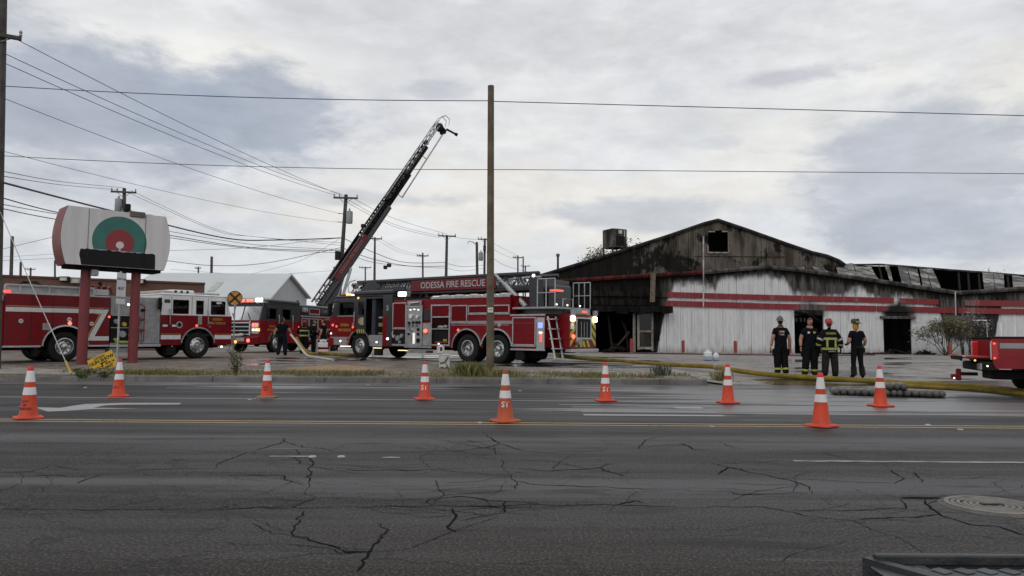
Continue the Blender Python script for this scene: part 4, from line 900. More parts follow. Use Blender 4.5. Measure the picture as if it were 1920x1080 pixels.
tree('burnt_bush', 'scorched leafy bush against the corner of the burned building', 'bush', (at(1776, 668, 46.5).x, 46.5, .40), 9, .85, .035, 3, M_dry, 14, .15, M_bark, 1.2, .7)
tree('burnt_vine', 'thin scorched climber on the dark wall beside the pale pipe', 'vine', (at(1806, 668, 48.6).x, 48.6, .40), 5, 1.0, .03, 3, mat('ashen leaf', (.16, .14, .11), .85, 0, .4, 2), 3, .10, M_bark, .8, .25)
tree('burnt_vine', 'whitish peeling climber left of the dark side door', 'vine', (at(1818, 668, 48.6).x, 48.6, .40), 5, 1.0, .03, 3, mat('pale ash leaf', (.30, .28, .25), .85, 0, .3, 2), 4, .10, M_bark, .8, .18)
M_tl = mat('grey green leaf', (.075, .08, .05), .8, 0, .35, 1)
tree('far_tree', 'small round tree crown showing behind the gable roof beside the air unit', 'tree', (at(1210, 640, 82).x, 82, .4), 3, 3.85, .2, 5, M_tl, 7, .30, M_bark, 0, .32)
tree('far_tree', 'thin treetop poking above the ruined roof near the picture edge', 'tree', (at(1860, 640, 84).x, 84, .4), 2, 2.7, .12, 5, M_tl, 4, .22, M_bark, 0, .22)

# ================================================================== other buildings
br = thing('brick_building', 'low flat roofed brown brick building behind the white cab engine', 'building', (0, 0, .4))
t = NT('brown brick'); bt_ = t.n('ShaderNodeTexBrick'); bt_.inputs['Scale'].default_value = 1.0
bt_.inputs['Color1'].default_value = (.155, .062, .04, 1); bt_.inputs['Color2'].default_value = (.115, .047, .032, 1); bt_.inputs['Mortar'].default_value = (.16, .12, .10, 1)
bt_.inputs['Mortar Size'].default_value = .012; bt_.inputs['Brick Width'].default_value = .22; bt_.inputs['Row Height'].default_value = .075
cx_ = t.n('ShaderNodeCombineXYZ'); s_ = t.sep(t.pos()); t.link(s_[0], cx_.inputs[0]); t.link(s_[2], cx_.inputs[1]); t.link(cx_.outputs[0], bt_.inputs['Vector'])
n_ = t.noise(t.pos(), .5, 5, .6); t.set(Base_Color=t.mix(t.step(n_, .3, .7, 0, .5), bt_.outputs[0], (.10, .045, .033)), Roughness=.9); M_brick = t.m
A = at(0, 516, 41); Bc = at(384, 529, 46); dirv = (Bc - A); A2 = A - dirv * 1.1
def wallq(p, q, z0, z1, th, m, name, parent):
    d = Vector((q.x - p.x, q.y - p.y, 0)).normalized(); nn = Vector((-d.y, d.x, 0)) * th
    mb = MB(); vs = [(p.x, p.y, z0), (q.x, q.y, z0), (q.x + nn.x, q.y + nn.y, z0), (p.x + nn.x, p.y + nn.y, z0)]
    vs += [(a, b, z1) for a, b, _ in vs]; mb.add(vs, [(0, 3, 2, 1), (4, 5, 6, 7), (0, 1, 5, 4), (1, 2, 6, 5), (2, 3, 7, 6), (3, 0, 4, 7)]); return mb.build(name, m, parent, smooth=0)
zt = (A.z + Bc.z) / 2 - .4
wallq(A2, Bc, -.1, zt - .12, 12, M_brick, 'wall', br); wallq(A2 - Vector((0, .05, 0)), Bc + Vector((.06, -.05, 0)), zt - .117, zt, 12.1, mat('brown coping', (.12, .055, .04), .8), 'coping', br)
for px, py in ((121, 523), (142, 527), (264, 528)):
    f = px / 384; d = lerp(41, 46, f) - .3; q = at(px, py, d); mb = MB(); mb.cbox(-.28, .28, -.12, .12, -.14, .14, .03); mb.cyl((0, .1, 0), (0, .4, .05), .03, n=6); o = mb.build('floodlight', M_alum2 if px == 142 else M_rafter, br, loc=(q.x, q.y, q.z - .4))
    mb = MB(); mb.cbox(-.2, .2, -.13, -.122, -.1, .08, .002); mb.build('lens', mat('frosted lens', (.5, .47, .42), .3), o)
wh = thing('white_warehouse', 'pale metal gabled warehouse with grey roof beyond the engines', 'building', (0, 0, 0))
M_wh = mat('pale metal wall', (.40, .415, .43), .6, 0, .05, 1); M_whr = mat('pale metal roof', (.52, .55, .56), .5, .1, .05, .6)
D1 = 78.0; pk = at(540, 517, D1); re = at(575, 559, D1 + 6); le = at(503, 560, D1 - 6); bk = at(285, 515, D1)
back = Vector((bk.x - pk.x, bk.y - pk.y, 0))
def addv(p, v): return Vector((p.x + v.x, p.y + v.y, p.z + v.z))
mb = MB(); g = [Vector((le.x, le.y, .4)), Vector((re.x, re.y, .4)), re, pk, le]; vs = [v for v in g] + [v + back for v in g]; n = 5
mb.add(vs, [tuple(range(5)), tuple(range(9, 4, -1))] + [(i, (i + 1) % 5, (i + 1) % 5 + 5, i + 5) for i in (0, 1, 4)]); mb.build('wall', M_wh, wh, smooth=0)
fo = -back.normalized() * .4
for nm, e in (('roof_slope', le), ('roof_slope', re)):
    dn = (e - pk); e2 = pk + dn * 1.06; up = Vector((0, 0, .06)); nup = Vector((0, 0, .16))
    mb = MB(); vs = [pk + fo + up, e2 + fo + up, e2 + back + up, pk + back + up]; vs += [v + nup for v in vs]
    mb.add(vs, [(0, 3, 2, 1), (4, 5, 6, 7), (0, 1, 5, 4), (1, 2, 6, 5), (2, 3, 7, 6), (3, 0, 4, 7)]); mb.build(nm, M_whr, wh, smooth=0)
dn = le - pk; a0 = pk + back * .40 + dn * .42; nz = Vector((0, 0, .26))
mb = MB(); mb.add([a0 + nz, a0 + back * .05 + nz, a0 + back * .05 + dn * .4 + nz, a0 + dn * .4 + nz], [(0, 1, 2, 3)]); mb.build('skylight', mat('yellowed skylight', (.40, .42, .38), .5), wh, smooth=0)
gb = thing('distant_shed', 'plain low grey shed roof behind the brick building', 'building', (0, 0, 0))

bpy.data.objects.remove(gb)
# ================================================================== poles and wires
def pole(name, label, px0, py0, px1, py1, d, r0, r1, m=M_wooddk, arms=(), extras=(), z0=None, group='utility poles', cat='utility pole'):
    """px0,py0: a low point on the axis; px1,py1: the top"""
    a, b = at(px0, py0, d), at(px1, py1, d); dv = (b - a) / (b.z - a.z); zb = (zg(a.x, d) if z0 is None else z0) - .3
    base = a + dv * (zb - a.z); t = thing(name, label, cat, base, group=group); T = b - base
    mb = MB(); mb.tube([T * f for f in (0, .25, .5, .75, 1)], [lerp(r0, r1, f) for f in (0, .25, .5, .75, 1)], 10); mb.build('post', m, t)
    for (py, w, rz, sh) in arms:
        z = at(px1, py, d).z - base.z; c = T * (z / T.z); ax = Vector((math.cos(rz), math.sin(rz), 0)); nrm = Vector((-ax.y, ax.x, 0))
        mt = Matrix.Translation(c + ax * sh - nrm * (r1 + .05)) @ Euler((0, 0, rz)).to_matrix().to_4x4()
        mb = MB(); mb.cbox(-w, w, -.05, .05, -.06, .06, .008, mt); o = mb.build('crossarm', m, t)
        for s in (-1, 1): mb = MB(); mb.tube([c + ax * (sh + s * w * .55) - nrm * (r1 + .04), c + Vector((0, 0, -w * .5)) - nrm * (r1 + .02)], .018, 4); mb.build('brace', M_steel, o)
        for s in (-.93, -.5, .93):
            mb = MB(); q = c + ax * (sh + s * w) - nrm * (r1 + .05); mb.lathe([(.02, .05), (.05, .10), (.03, .15), (.055, .19), (.03, .25)], 8, c=tuple(q)); mb.build('insulator', M_alum2, o)
    for (kind, py, dx) in extras:
        z = at(px1, py, d).z - base.z; c = T * (z / T.z)
        if kind == 'transformer':
            mb = MB(); mb.lathe([(.0, -.42), (.2, -.42), (.23, -.36), (.23, .36), (.2, .42), (.06, .46), (.06, .6), (.03, .62)], 12, c=(c.x + dx, c.y - .1, c.z)); mb.build('transformer', mat('transformer grey', (.27, .29, .30), .5), t)
        if kind == 'bracket':
            mb = MB(); mb.tube([c, c + Vector((dx, -.1, .02))], .03, 5); mb.build('bracket', M_steel, t)
        if kind == 'box':
            mb = MB(); mb.cbox(c.x + dx - .15, c.x + dx + .15, c.y - .35, c.y - .1, c.z - .3, c.z + .3, .02); mb.build('junction_box', M_rafter, t)
        if kind == 'lamp':
            mb = MB(); mb.tube([c, c + Vector((dx * .5, -.3, .3)), c + Vector((dx, -.4, .35)), c + Vector((dx * 1.15, -.4, .1))], .04, 6); mb.build('lamp_arm', M_steel, t)
    return base, T
pole('wooden_pole', 'bare weathered wooden pole standing at the kerb in front of the ladder truck', 919, 700, 920.5, 161, 20.95, .112, .09, M_wood, cat='pole', group=None)
bp = [o for o in COL.objects if o.name.startswith('wooden_pole')][0]
q = at(919.5, 581.5, 20.84) - bp.location; mb = MB(); mb.cbox(-.075, .075, -.006, .006, -.07, .07, .004); o = mb.build('tag_plate', mat('white tag', (.6, .6, .58), .5), bp, loc=(q.x, q.y - .0, q.z)); o.location.y = -.118 + 0
mb = MB(); mb.cbox(-.05, .05, -.003, .0, -.012, .012, .001); mb.build('tag_mark', M_rafter, o, loc=(0, -.0075, .01))
pole('utility_pole', 'thick dark utility pole cut by the picture edge beside the concrete apron', -14, 690, 3, -60, 22.2, .21, .16, arms=((70, .42, R(30), .15),), extras=(('bracket', 345, .1),))
pole('utility_pole', 'utility pole with crossarm and transformer rising behind the pole sign', 233, 560, 233, 353, 49, .15, .11, arms=((361, .78, R(14), 0),), extras=(('transformer', 385, -.33), ('box', 392, .35), ('box', 404, .45)))
pole('utility_pole', 'leaning utility pole with wide crossarm just left of the raised ladder', 637, 540, 649, 365, 50, .17, .12, arms=((372, .82, R(8), 0),), extras=(('transformer', 408, .35), ('bracket', 401, -.45), ('bracket', 417, -.45), ('box', 480, -.25)))
pole('utility_pole', 'utility pole with single crossarm in the gap right of the raised ladder', 836, 540, 838, 441, 70, .17, .12, arms=((443, .85, R(10), 0),))
pole('utility_pole', 'bare grey pole top above the brick building near the picture edge', 20, 540, 23, 443, 66, .17, .13, M_wooddk)
pole('utility_pole', 'short bare grey pole top above the brick building, right of the taller one', 38, 540, 39, 491, 84, .15, .12)
pole('utility_pole', 'tiny distant pole with crossarm above the brick building', 57, 540, 57.5, 502, 110, .14, .12, arms=((505, .7, .2, 0),))
pole('utility_pole', 'thin bare pole rising under the left end of the pole sign', 103, 540, 103, 488, 70, .10, .08)
pole('utility_pole', 'bare grey pole above the ridge of the white warehouse', 396, 540, 397, 481, 88, .18, .15)
pole('utility_pole', 'tiny distant crossarm pole above the white warehouse ridge', 372, 540, 372, 500, 120, .14, .12, arms=((503, .5, 0, 0),))
pole('utility_pole', 'two part pole with short crossarm right behind the raised ladder', 702, 540, 703, 445, 72, .17, .09, arms=((448, .6, R(5), .1),))
pole('utility_pole', 'small distant pole with crossarm above the truck ladder text panel', 793, 540, 792.5, 474, 88, .13, .10, arms=((480, .7, .05, 0),))
pole('utility_pole', 'distant pole with lamp arm and transformer left of the bare wooden pole', 895, 540, 894, 454, 74, .16, .13, extras=(('transformer', 481, .4), ('lamp', 460, -.8)))
pole('utility_pole', 'slim pole with crossarm hard against the bare wooden pole', 908, 540, 909, 447, 78, .15, .11, arms=((449, .75, .05, 0),), extras=(('box', 466, 0),))
pole('utility_pole', 'faint far pole with crossarm right of the bare wooden pole', 971, 540, 971, 479, 100, .13, .10, arms=((483, .7, .1, 0),))
pole('utility_pole', 'faint far pole, bare and thin, right of another far pole', 981, 540, 981, 481, 104, .12, .09)
pole('utility_pole', 'faint low far pole with crossarm above the turntable', 985, 540, 985, 498, 125, .14, .11, arms=((499, .75, 0, 0),))
pole('utility_pole', 'tiny far pole with crossarm below the raised ladder', 685, 540, 685, 500, 110, .13, .1, arms=((502, .9, 0, 0),))
pole('utility_pole', 'thin far pole just left of the ladder foot', 627, 540, 626, 500, 100, .10, .08)
NW = 0
def wire(label, pts, r=.014, sag=0.0, n=18):
    mb = MB(); P = [at(*p) for p in pts]
    if len(P) == 2:
        a, b = P; Q = [a.lerp(b, i / n) - Vector((0, 0, sag * 4 * (i / n) * (1 - i / n))) for i in range(n + 1)]
    else: Q = catmull(P, 8)
    mb.tube(Q, r, 5); o = mb.build('overhead_wire', M_wire); tag(o, label, 'wire', 'overhead wires'); return o
wire('highest wire slanting from the edge pole to the leaning pole', [(20, 68, 22), (648, 369, 50)], .012, .25)
wire('second slanting wire from the edge pole to the leaning pole', [(8, 100, 22), (640, 364, 50)], .012, .3)
wire('third slanting wire from the edge pole to the leaning pole', [(8, 118, 22), (630, 366, 50)], .012, .3)
wire('thin slanting wire reaching the leaning pole at its transformer', [(6, 184, 22), (640, 401, 50)], .010, .3)
wire('faint long wire passing under the slanting bundle to the leaning pole', [(4, 283, 22), (638, 417, 50)], .008, .3)
wire('upper twisted wire from the edge pole to the bare wooden pole top', [(2, 161, 22), (919, 189, 20.95)], .013, .12)
wire('upper twisted wire running right from the bare wooden pole', [(921, 190, 20.95), (2700, 238, 20.9)], .013, .0)
wire('lower straight wire crossing in front of the raised ladder', [(2, 292, 22.3), (960, 318, 21.3)], .010, .12)
wire('lower straight wire running right above the gable', [(960, 318, 21.3), (2700, 332, 20.9)], .010, .0)
wire('thick cable sagging from the edge pole behind the pole sign to the leaning pole', [(4, 342, 22.2), (200, 393, 30), (420, 446, 40), (520, 450, 44.5), (641, 446, 50)], .035)
wire('dark cable second below the thick cable beside the pole sign', [(4, 371, 22.2), (110, 399, 27), (300, 438, 34), (480, 465, 42), (640, 470, 50)], .02)
wire('thin cable between two dark cables left of the pole sign', [(4, 383, 22.2), (105, 401, 27), (300, 431, 35), (480, 459, 43), (640, 468, 50)], .013)
wire('lowest cable of the bundle left of the pole sign', [(4, 391, 22.2), (103, 411, 27), (300, 443, 34), (480, 467, 42), (640, 474, 50)], .016)
wire('upper wire from the edge pole to the pole behind the sign', [(4, 321, 22.2), (118, 341, 33), (232, 352, 49)], .012)
wire('lower wire from the edge pole to the pole behind the sign', [(4, 330, 22.2), (118, 347, 33), (221, 356, 49)], .012)
wire('upper curve from the pole behind the sign toward the leaning pole', [(245, 357, 49), (400, 428, 50), (500, 446, 50), (640, 455, 50)], .012)
wire('lower curve from the pole behind the sign toward the leaning pole', [(240, 361, 49), (400, 431, 50), (480, 444, 50), (640, 460, 50)], .012)
wire('nearly level wire right of the pole sign', [(310, 470, 50), (460, 465, 52), (580, 452, 52), (640, 446, 50)], .012)
wire('sagging dark cable right of the pole sign passing the bare pole', [(300, 487, 50), (400, 498, 54), (500, 493, 54), (641, 464, 50)], .02)
wire('faint steep wire rising to the leaning pole', [(470, 514, 60), (560, 490, 56), (635, 449, 50)], .010)
wire('faint low wire over the warehouse ridge', [(320, 505, 80), (480, 515, 80), (630, 507, 80)], .014)
wire('rising wire left of the pole sign', [(0, 468, 40), (105, 443, 40), (200, 420, 40)], .012)
wire('flat wire below the rising wire left of the pole sign', [(0, 489, 60), (110, 484, 60), (230, 478, 60)], .013)
wire('second flat wire left of the pole sign', [(0, 482, 60), (110, 476, 60), (240, 468, 60)], .010)
wire('upper wire from the leaning pole to the next pole right of the ladder', [(660, 371, 50), (740, 410, 60), (838, 439, 70)], .013)
wire('middle wire from the leaning pole to the next pole right of the ladder', [(652, 374, 50), (740, 421, 60), (832, 444, 70)], .013)
wire('lower wire from the leaning pole to the next pole right of the ladder', [(648, 378, 50), (740, 425, 60), (826, 446, 70)], .013)
wire('long wire from the single crossarm pole to the wooden pole', [(845, 443, 70), (909, 449, 78)], .013, .1)
wire('heavy sagging cable behind the raised ladder', [(645, 447, 50), (700, 473, 55), (760, 492, 62), (836, 492, 70)], .024)
wire('second sagging cable behind the raised ladder', [(645, 466, 50), (700, 486, 55), (770, 499, 62), (834, 499, 70)], .024)
wire('third sagging cable low behind the raised ladder', [(645, 472, 50), (700, 492, 55), (780, 500, 64), (836, 503, 70)], .016)
wire('sagging cable between the single crossarm pole and the lamp pole', [(838, 494, 70), (868, 500, 73), (908, 497, 78)], .018)
wire('lower cable between the single crossarm pole and the lamp pole', [(838, 503, 70), (868, 508, 73), (908, 503, 78)], .014)
wire('wire pair top, falling right from the wooden pole to far poles', [(910, 449, 78), (940, 464, 88), (971, 480, 100)], .014)
wire('wire pair bottom, falling right from the wooden pole to far poles', [(910, 456, 78), (940, 476, 88), (971, 487, 100)], .014)
wire('fan wire from the short crossarm pole toward the far small pole', [(712, 447, 72), (750, 468, 80), (792, 479, 88)], .012)
wire('second fan wire from the short crossarm pole toward the far small pole', [(706, 449, 72), (745, 471, 80), (786, 481, 88)], .012)
wire('slack cable right of the wooden pole above the turntable', [(908, 470, 78), (945, 497, 80), (1000, 512, 85)], .018)
gw = gz(133, 700); mb = MB(); A = at(-2, 392, 22.2); mb.tube([A, A.lerp(gw, .5) - Vector((0, 0, .05)), gw], .012, 5)
gy = thing('guy_wire', 'steel guy wire with yellow guard slanting down in front of the engine', 'guy wire', (0, 0, 0)); mb.build('cable', M_steel, gy)
mb = MB(); dv = (A - gw).normalized(); mb.tube([gw - dv * .02, gw + dv * .45], .03, 6); mb.build('guard', mat('yellow guard', (.45, .30, .04), .6), gy)
# signal heads hung on the cable
q = at(726, 499, 60); hs = thing('hanging_signal', 'pair of dark signal heads hanging from cable below the raised ladder', 'signal', q)
mb = MB(); mb.cbox(-.3, .0, -.15, .15, -.25, .05, .05); mb.cbox(-.02, .32, -.15, .15, -.08, .22, .05); mb.build('housing', M_rafter, hs); mb = MB(); mb.cyl((0.05, 0, .2), (.05, 0, .35), .03, n=6); mb.build('hanger', M_steel, hs)
# ================================================================== pole sign
q = at(207, 560, 25.6); ps = thing('pole_sign', 'large white bowed sign with green and red target on two red posts', 'sign', (q.x, 25.6, zg(q.x, 25.6)), R(45))
zc = at(207, 451, 25.6).z - ps.location.z
M_sface = NT('weathered white sign face')
t = M_sface; n_ = t.noise(t.map(t.pos(), (3, 3, .35)), 1.4, 6, .6); t.set(Base_Color=t.mix(t.step(n_, .3, .7), (.54, .525, .525), (.62, .605, .605)), Roughness=.55); M_sface = t.m
M_sred = mat('faded sign red', (.20, .035, .032), .5, 0, .15, 2, dirt=.25); M_sred2 = mat('sign target red', (.24, .030, .035), .55, 0, .1, 2); M_sgrn = mat('sign green', (.035, .145, .125), .55, 0, .12, 2); M_sblk = mat('black overpaint', (.012, .012, .014), .75, 0, .3, 2)
HW, HH, TH = 1.50, 0.97, .50
def bow(k=1.0, dx=.24):
    out = []
    for i in range(11): f = i / 10; z = lerp(-HH, HH, f) * k; out.append((HW + dx * math.sin(math.pi * (.08 + .84 * f)), z + zc))
    for i in range(11): f = i / 10; z = lerp(HH, -HH, f) * k; out.append((-HW - dx * math.sin(math.pi * (.08 + .84 * f)), z + zc))
    return out
mb = MB(); mb.prism(bow(), -TH, TH); mb.build('cabinet', M_sred, ps, smooth=30)
for s in (-1, 1):
    mb = MB(); mb.prism([(a * .992, zc + (b - zc) * .995) for a, b in bow()], s * TH, s * (TH + .012)); f = mb.build('face', M_sface, ps, smooth=0)
    if s < 0:
        y0 = -(TH + .0125)
        def disc(name, cx, cz, r, chord, y, m, par):
            a0 = math.asin(max(-1, (chord - cz) / r)) if chord > cz - r else -math.pi / 2
            pts = [(cx + r * math.cos(a0 + (math.pi - 2 * a0) * i / 40), zc + cz + r * math.sin(a0 + (math.pi - 2 * a0) * i / 40)) for i in range(41)]
            mb = MB(); mb.prism(pts, y, y - .004); return mb.build(name, m, par, smooth=0)
        disc('green_ring', .07, -.08, .87, -.40, y0, M_sgrn, f); disc('red_ring', .07, -.12, .455, -.40, y0 - .0045, M_sred2, f); disc('white_spot', .07, -.20, .125, -9, y0 - .009, M_sface, f)
        mb = MB(); mb.box(.045, .095, y0 - .013, y0 - .009, zc - .41, zc - .30); mb.build('white_stem', M_sface, f)
        top = [(-1.12 + 2.36 * i / 24, zc - .42 + random.uniform(-.022, .022)) for i in range(25)]
        mb = MB(); mb.prism([(-1.09, zc - .955), (-1.13, zc - .75), (-1.16, zc - .62), (-1.15, zc - .50)] + top + [(1.25, zc - .75), (1.25, zc - .955)], y0, y0 - .005); mb.build('painted_out_band', M_sblk, f, smooth=0)
        for xx in (-.92, .88): mb = MB(); mb.box(xx - .004, xx + .004, y0 - .014, y0, zc - .96, zc + .95); mb.build('seam', M_rafter, f)
mb = MB(); mb.cbox(-1.45, 1.5, -TH * .8, TH * .8, zc - HH - .10, zc - HH, .02); mb.build('underside_tray', M_char, ps)
mb = MB(); mb.cbox(.35, .85, -TH - .06, -.1, zc + HH - .14, zc + HH + .06, .02); mb.build('ballast_box', mat('rust grey box', (.13, .115, .10), .7), ps)
mb = MB(); mb.cbox(.95, 1.2, -.3, .0, zc + HH, zc + HH + .06, .02); mb.build('access_hatch', M_sface, ps)
for sx in (-.80, .80): mb = MB(); mb.cyl((sx, 0, -.15), (sx, 0, zc - HH - .05), .165, .155, 14); mb.build('post', mat('dull maroon post', (.19, .035, .04), .6, 0, .12, 2, dirt=.35), ps)
mb = MB(); mb.cbox(-.72, -.5, -.36, -.12, zc - HH - .32, zc - HH - .1, .02); mb.build('lamp_bracket', M_alum2, ps)

# regulatory sign
c = gz(219, 692); rs = thing('road_sign', 'narrow white regulatory sign on a galvanised post between the red sign posts', 'road sign', (c.x, c.y, c.z), R(86))
d = c.y; zt = at(222, 509, d).z - c.z; z0, z1 = at(222, 570, d).z - c.z, at(222, 512, d).z - c.z
mb = MB(); mb.cbox(-.03, .03, -.02, .02, -.2, zt, .004); mb.build('post', M_steel, rs)
mb = MB(); mb.cbox(-.24, .24, -.03, -.024, z0, z1, .002); f = mb.build('panel', mat('sign white', (.62, .61, .62), .45, 0, .04, 5), rs)
for i, (s, sz) in enumerate((('RIGHT LANE', .082), ('MUST', .13), ('TURN RIGHT', .082))):
    o = link('lettering', text_mesh(s, sz, mat('sign black', (.10, .10, .11), .6), .001, .002), f, (0, -.033, lerp(z1, z0, .2 + .3 * i)), (R(90), 0, 0))
# yellow placard
c = at(193, 680, 23.0); pl = thing('yellow_placard', 'crooked yellow gun show placard stuck in the verge below the pole sign', 'placard', (c.x, c.y, zg(c.x, c.y)), R(10))
zc2 = c.z - pl.location.z; M_py = mat('placard yellow', (.66, .40, .02), .55, 0, .08, 4); M_pk = mat('placard black', (.02, .016, .012), .6)
tilt = Matrix.Translation((0, 0, zc2)) @ Matrix.Rotation(R(-27), 4, 'Y')
mb = MB(); mb.cbox(-.385, .385, -.004, .004, -.255, .255, .002, tilt); f = mb.build('board', M_py, pl)
rt = (tilt @ Matrix.Rotation(R(90), 4, 'X'))
def ptext(s, size, x, z, bold=.003):
    o = link('lettering', text_mesh(s, size, M_pk, .0008, bold), f); o.matrix_local = Matrix.Translation((0, -.0055, 0)) @ tilt @ Matrix.Translation((x, 0, z)) @ Matrix.Rotation(R(90), 4, 'X')
ptext('ODESSA', .095, -.03, .19); ptext('GUN SHOW', .135, .0, .085, .006); ptext('2701', .11, -.22, -.10); ptext('MAR 30', .085, .19, -.07); ptext('EVENT', .12, .06, -.185, .006)
mb = MB(); gun = [(-.08, .035), (.13, .035), (.13, .0), (-.01, -.005), (-.03, -.03), (-.045, -.10), (-.095, -.10), (-.075, -.02), (-.095, .01)]
mb.prism([(a + .01, b - .015) for a, b in gun], -.0065, -.0055); o = mb.build('pistol_emblem', M_pk, f, smooth=0); o.matrix_local = tilt
for s in (-1, 1): mb = MB(); mb.tube([tilt @ Vector((s * .18, .012, .1)), Vector((s * .16 - .08, .02, -.12))], .006, 5); mb.build('stake', M_steel, pl)
# orange round sign behind the engine
c = at(440.5, 559, 33.6); rd = thing('round_sign', 'round orange sign with black cross behind the white cab roof', 'sign', (c.x, c.y, zg(c.x, c.y)), R(15)); h = c.z - rd.location.z; r = 13.6 / FPX * 33.6
mb = MB(); mb.lathe([(0, -.012), (r, -.012), (r, .012), (0, .012)], 32, 'y', (0, 0, h), caps=False); f = mb.build('disc', mat('sign orange', (.50, .23, .035), .5, 0, .08, 3), rd)
mb = MB(); mb.lathe([(r * .90, -.0135), (r * 1.0, -.0135), (r * 1.0, -.018), (r * .90, -.018)], 32, 'y', (0, 0, h), caps=False); mb.build('rim', M_pk, f)
for s in (-1, 1):
    mt = Matrix.Translation((0, -.018, h)) @ Matrix.Rotation(R(s * 45), 4, 'Y'); mb = MB(); mb.box(-.045, .045, -.003, .004, -r * .9, r * .9, mt); mb.build('cross_bar', M_pk, f)
mb = MB(); mb.cbox(-.03, .03, .014, .05, -.1, h + r * .6, .004); mb.build('post', M_steel, rd)

# ================================================================== cones
M_or = mat('cone orange', (.55, .05, .014), .55, 0, .16, 6, dirt=.4, dirtcol=(.16, .045, .03)); M_or2 = mat('grimy cone orange', (.42, .075, .025), .6, 0, .2, 7, dirt=.55, dirtcol=(.12, .05, .035)); M_col = mat('cone collar white', (.68, .68, .69), .4, 0, .06, 6, dirt=.25, dirtcol=(.35, .34, .33)); M_cred = mat('cone tip red', (.60, .035, .03), .5, 0, .1, 5); M_cbase = mat('cone base orange red', (.58, .06, .03), .6, 0, .12, 5, dirt=.35); M_cfoot = mat('cone foot rubber', (.04, .02, .018), .8); M_cbase2 = mat('muddy cone base', (.22, .16, .10), .8, 0, .2, 6)
CH = .755
def cr(z): return lerp(.125, .034, (z - .035) / (CH - .035))
def make_cone(loc, rz, label, grim=False, text=None, tcol='w', base=None):
    t = thing('traffic_cone', label, 'traffic cone', loc, rz, 'traffic cones across the road'); mo = M_or2 if grim else M_or
    mb = MB(); s = .185; c = .035; pl = [(s - c, -s), (s, -s + c), (s, s - c), (s - c, s), (-s + c, s), (-s, s - c), (-s, -s + c), (-s + c, -s)]
    n = 8; vs = []
    for z, k in ((.008, 1), (.024, 1.0), (.034, .93), (.040, .75)): vs += [(a * k, b * k, z) for a, b in pl]
    mb.add(vs, [tuple(range(7, -1, -1)), tuple(range(24, 32))] + [(r * 8 + i, r * 8 + (i + 1) % 8, r * 8 + 8 + (i + 1) % 8, r * 8 + 8 + i) for r in range(3) for i in range(8)]); mb.build('base', base or M_cbase, t, smooth=25)
    mb = MB()
    for a, b in ((-.14, -.14), (.14, -.14), (.14, .14), (-.14, .14)): mb.cbox(a - .03, a + .03, b - .03, b + .03, 0, .012, .003)
    mb.build('feet', M_cfoot, t)
    mb = MB(); mb.lathe([(.135, .036), (cr(.05), .05), (cr(.30), .30), (cr(.55), .55), (cr(.70), .70), (cr(CH - .01), CH - .012), (.024, CH), (.018, CH - .01)], 22, caps=False); body = mb.build('body', mo, t)
    for a, b in ((.345, .455), (.530, .695)): mb = MB(); mb.lathe([(cr(a) + .0005, a), (cr(a) + .004, a + .003), (cr(b) + .004, b - .003), (cr(b) + .0005, b)], 22, caps=False); mb.build('collar', M_col, t)
    mb = MB(); mb.lathe([(cr(.697) + .001, .697), (cr(.72) + .003, .712), (cr(CH) + .003, CH - .01), (.03, CH + .004), (.0, CH + .004)], 16, caps=False); mb.build('tip', M_cred if not grim else mo, t)
    if text:
        me = text_mesh(text[0], text[1], M_stripe if tcol == 'w' else M_pk, .0008, text[1] * .02)
        for v in me.vertices:
            z = text[2] + v.co.y; r = cr(z) + .0015 + v.co.z; a = v.co.x / cr(text[2]) - math.pi / 2 - rz; v.co = (r * math.cos(a), r * math.sin(a), z)
        link('lettering', me, body)
for px, py, rz, lab, kw in (
    (53, 785, R(38), 'nearest-row orange cone at the picture edge with black stencilled letters', dict(text=('CITY\nOF\nODESSA', .05, .20), tcol='k')),
    (222, 744, R(25), 'far-row orange cone in front of the yellow placard', dict(text=('CITY', .05, .19), tcol='k')),
    (500, 746, R(10), 'far-row orange cone with a muddy pale base near the leafy weed', dict(text=('CITY\nOF', .05, .19), tcol='k', base=M_cbase2)),
    (796, 749, R(20), 'far-row cone lettered ST in white in front of the ladder truck wheels', dict(text=('ST', .13, .235))),
    (947, 791, R(35), 'grimy dark orange near-row cone lettered ST beside the wooden pole', dict(grim=True, text=('ST', .11, .255), base=M_or2)),
    (1135, 752, R(15), 'far-row cone lettered ST in front of the ladder truck rear', dict(text=('ST', .13, .235))),
    (1365, 756, R(5), 'far-row plain cone crossed by the yellow hose at the kerb end', {}),
    (1540, 800, R(40), 'near-row plain orange cone below the standing firefighters', {}),
    (1651, 762, R(12), 'far-row cone standing in front of the air cylinders', {})):
    p = gnd(px, py, 0); make_cone((p.x, p.y, .002), rz, lab, **kw)

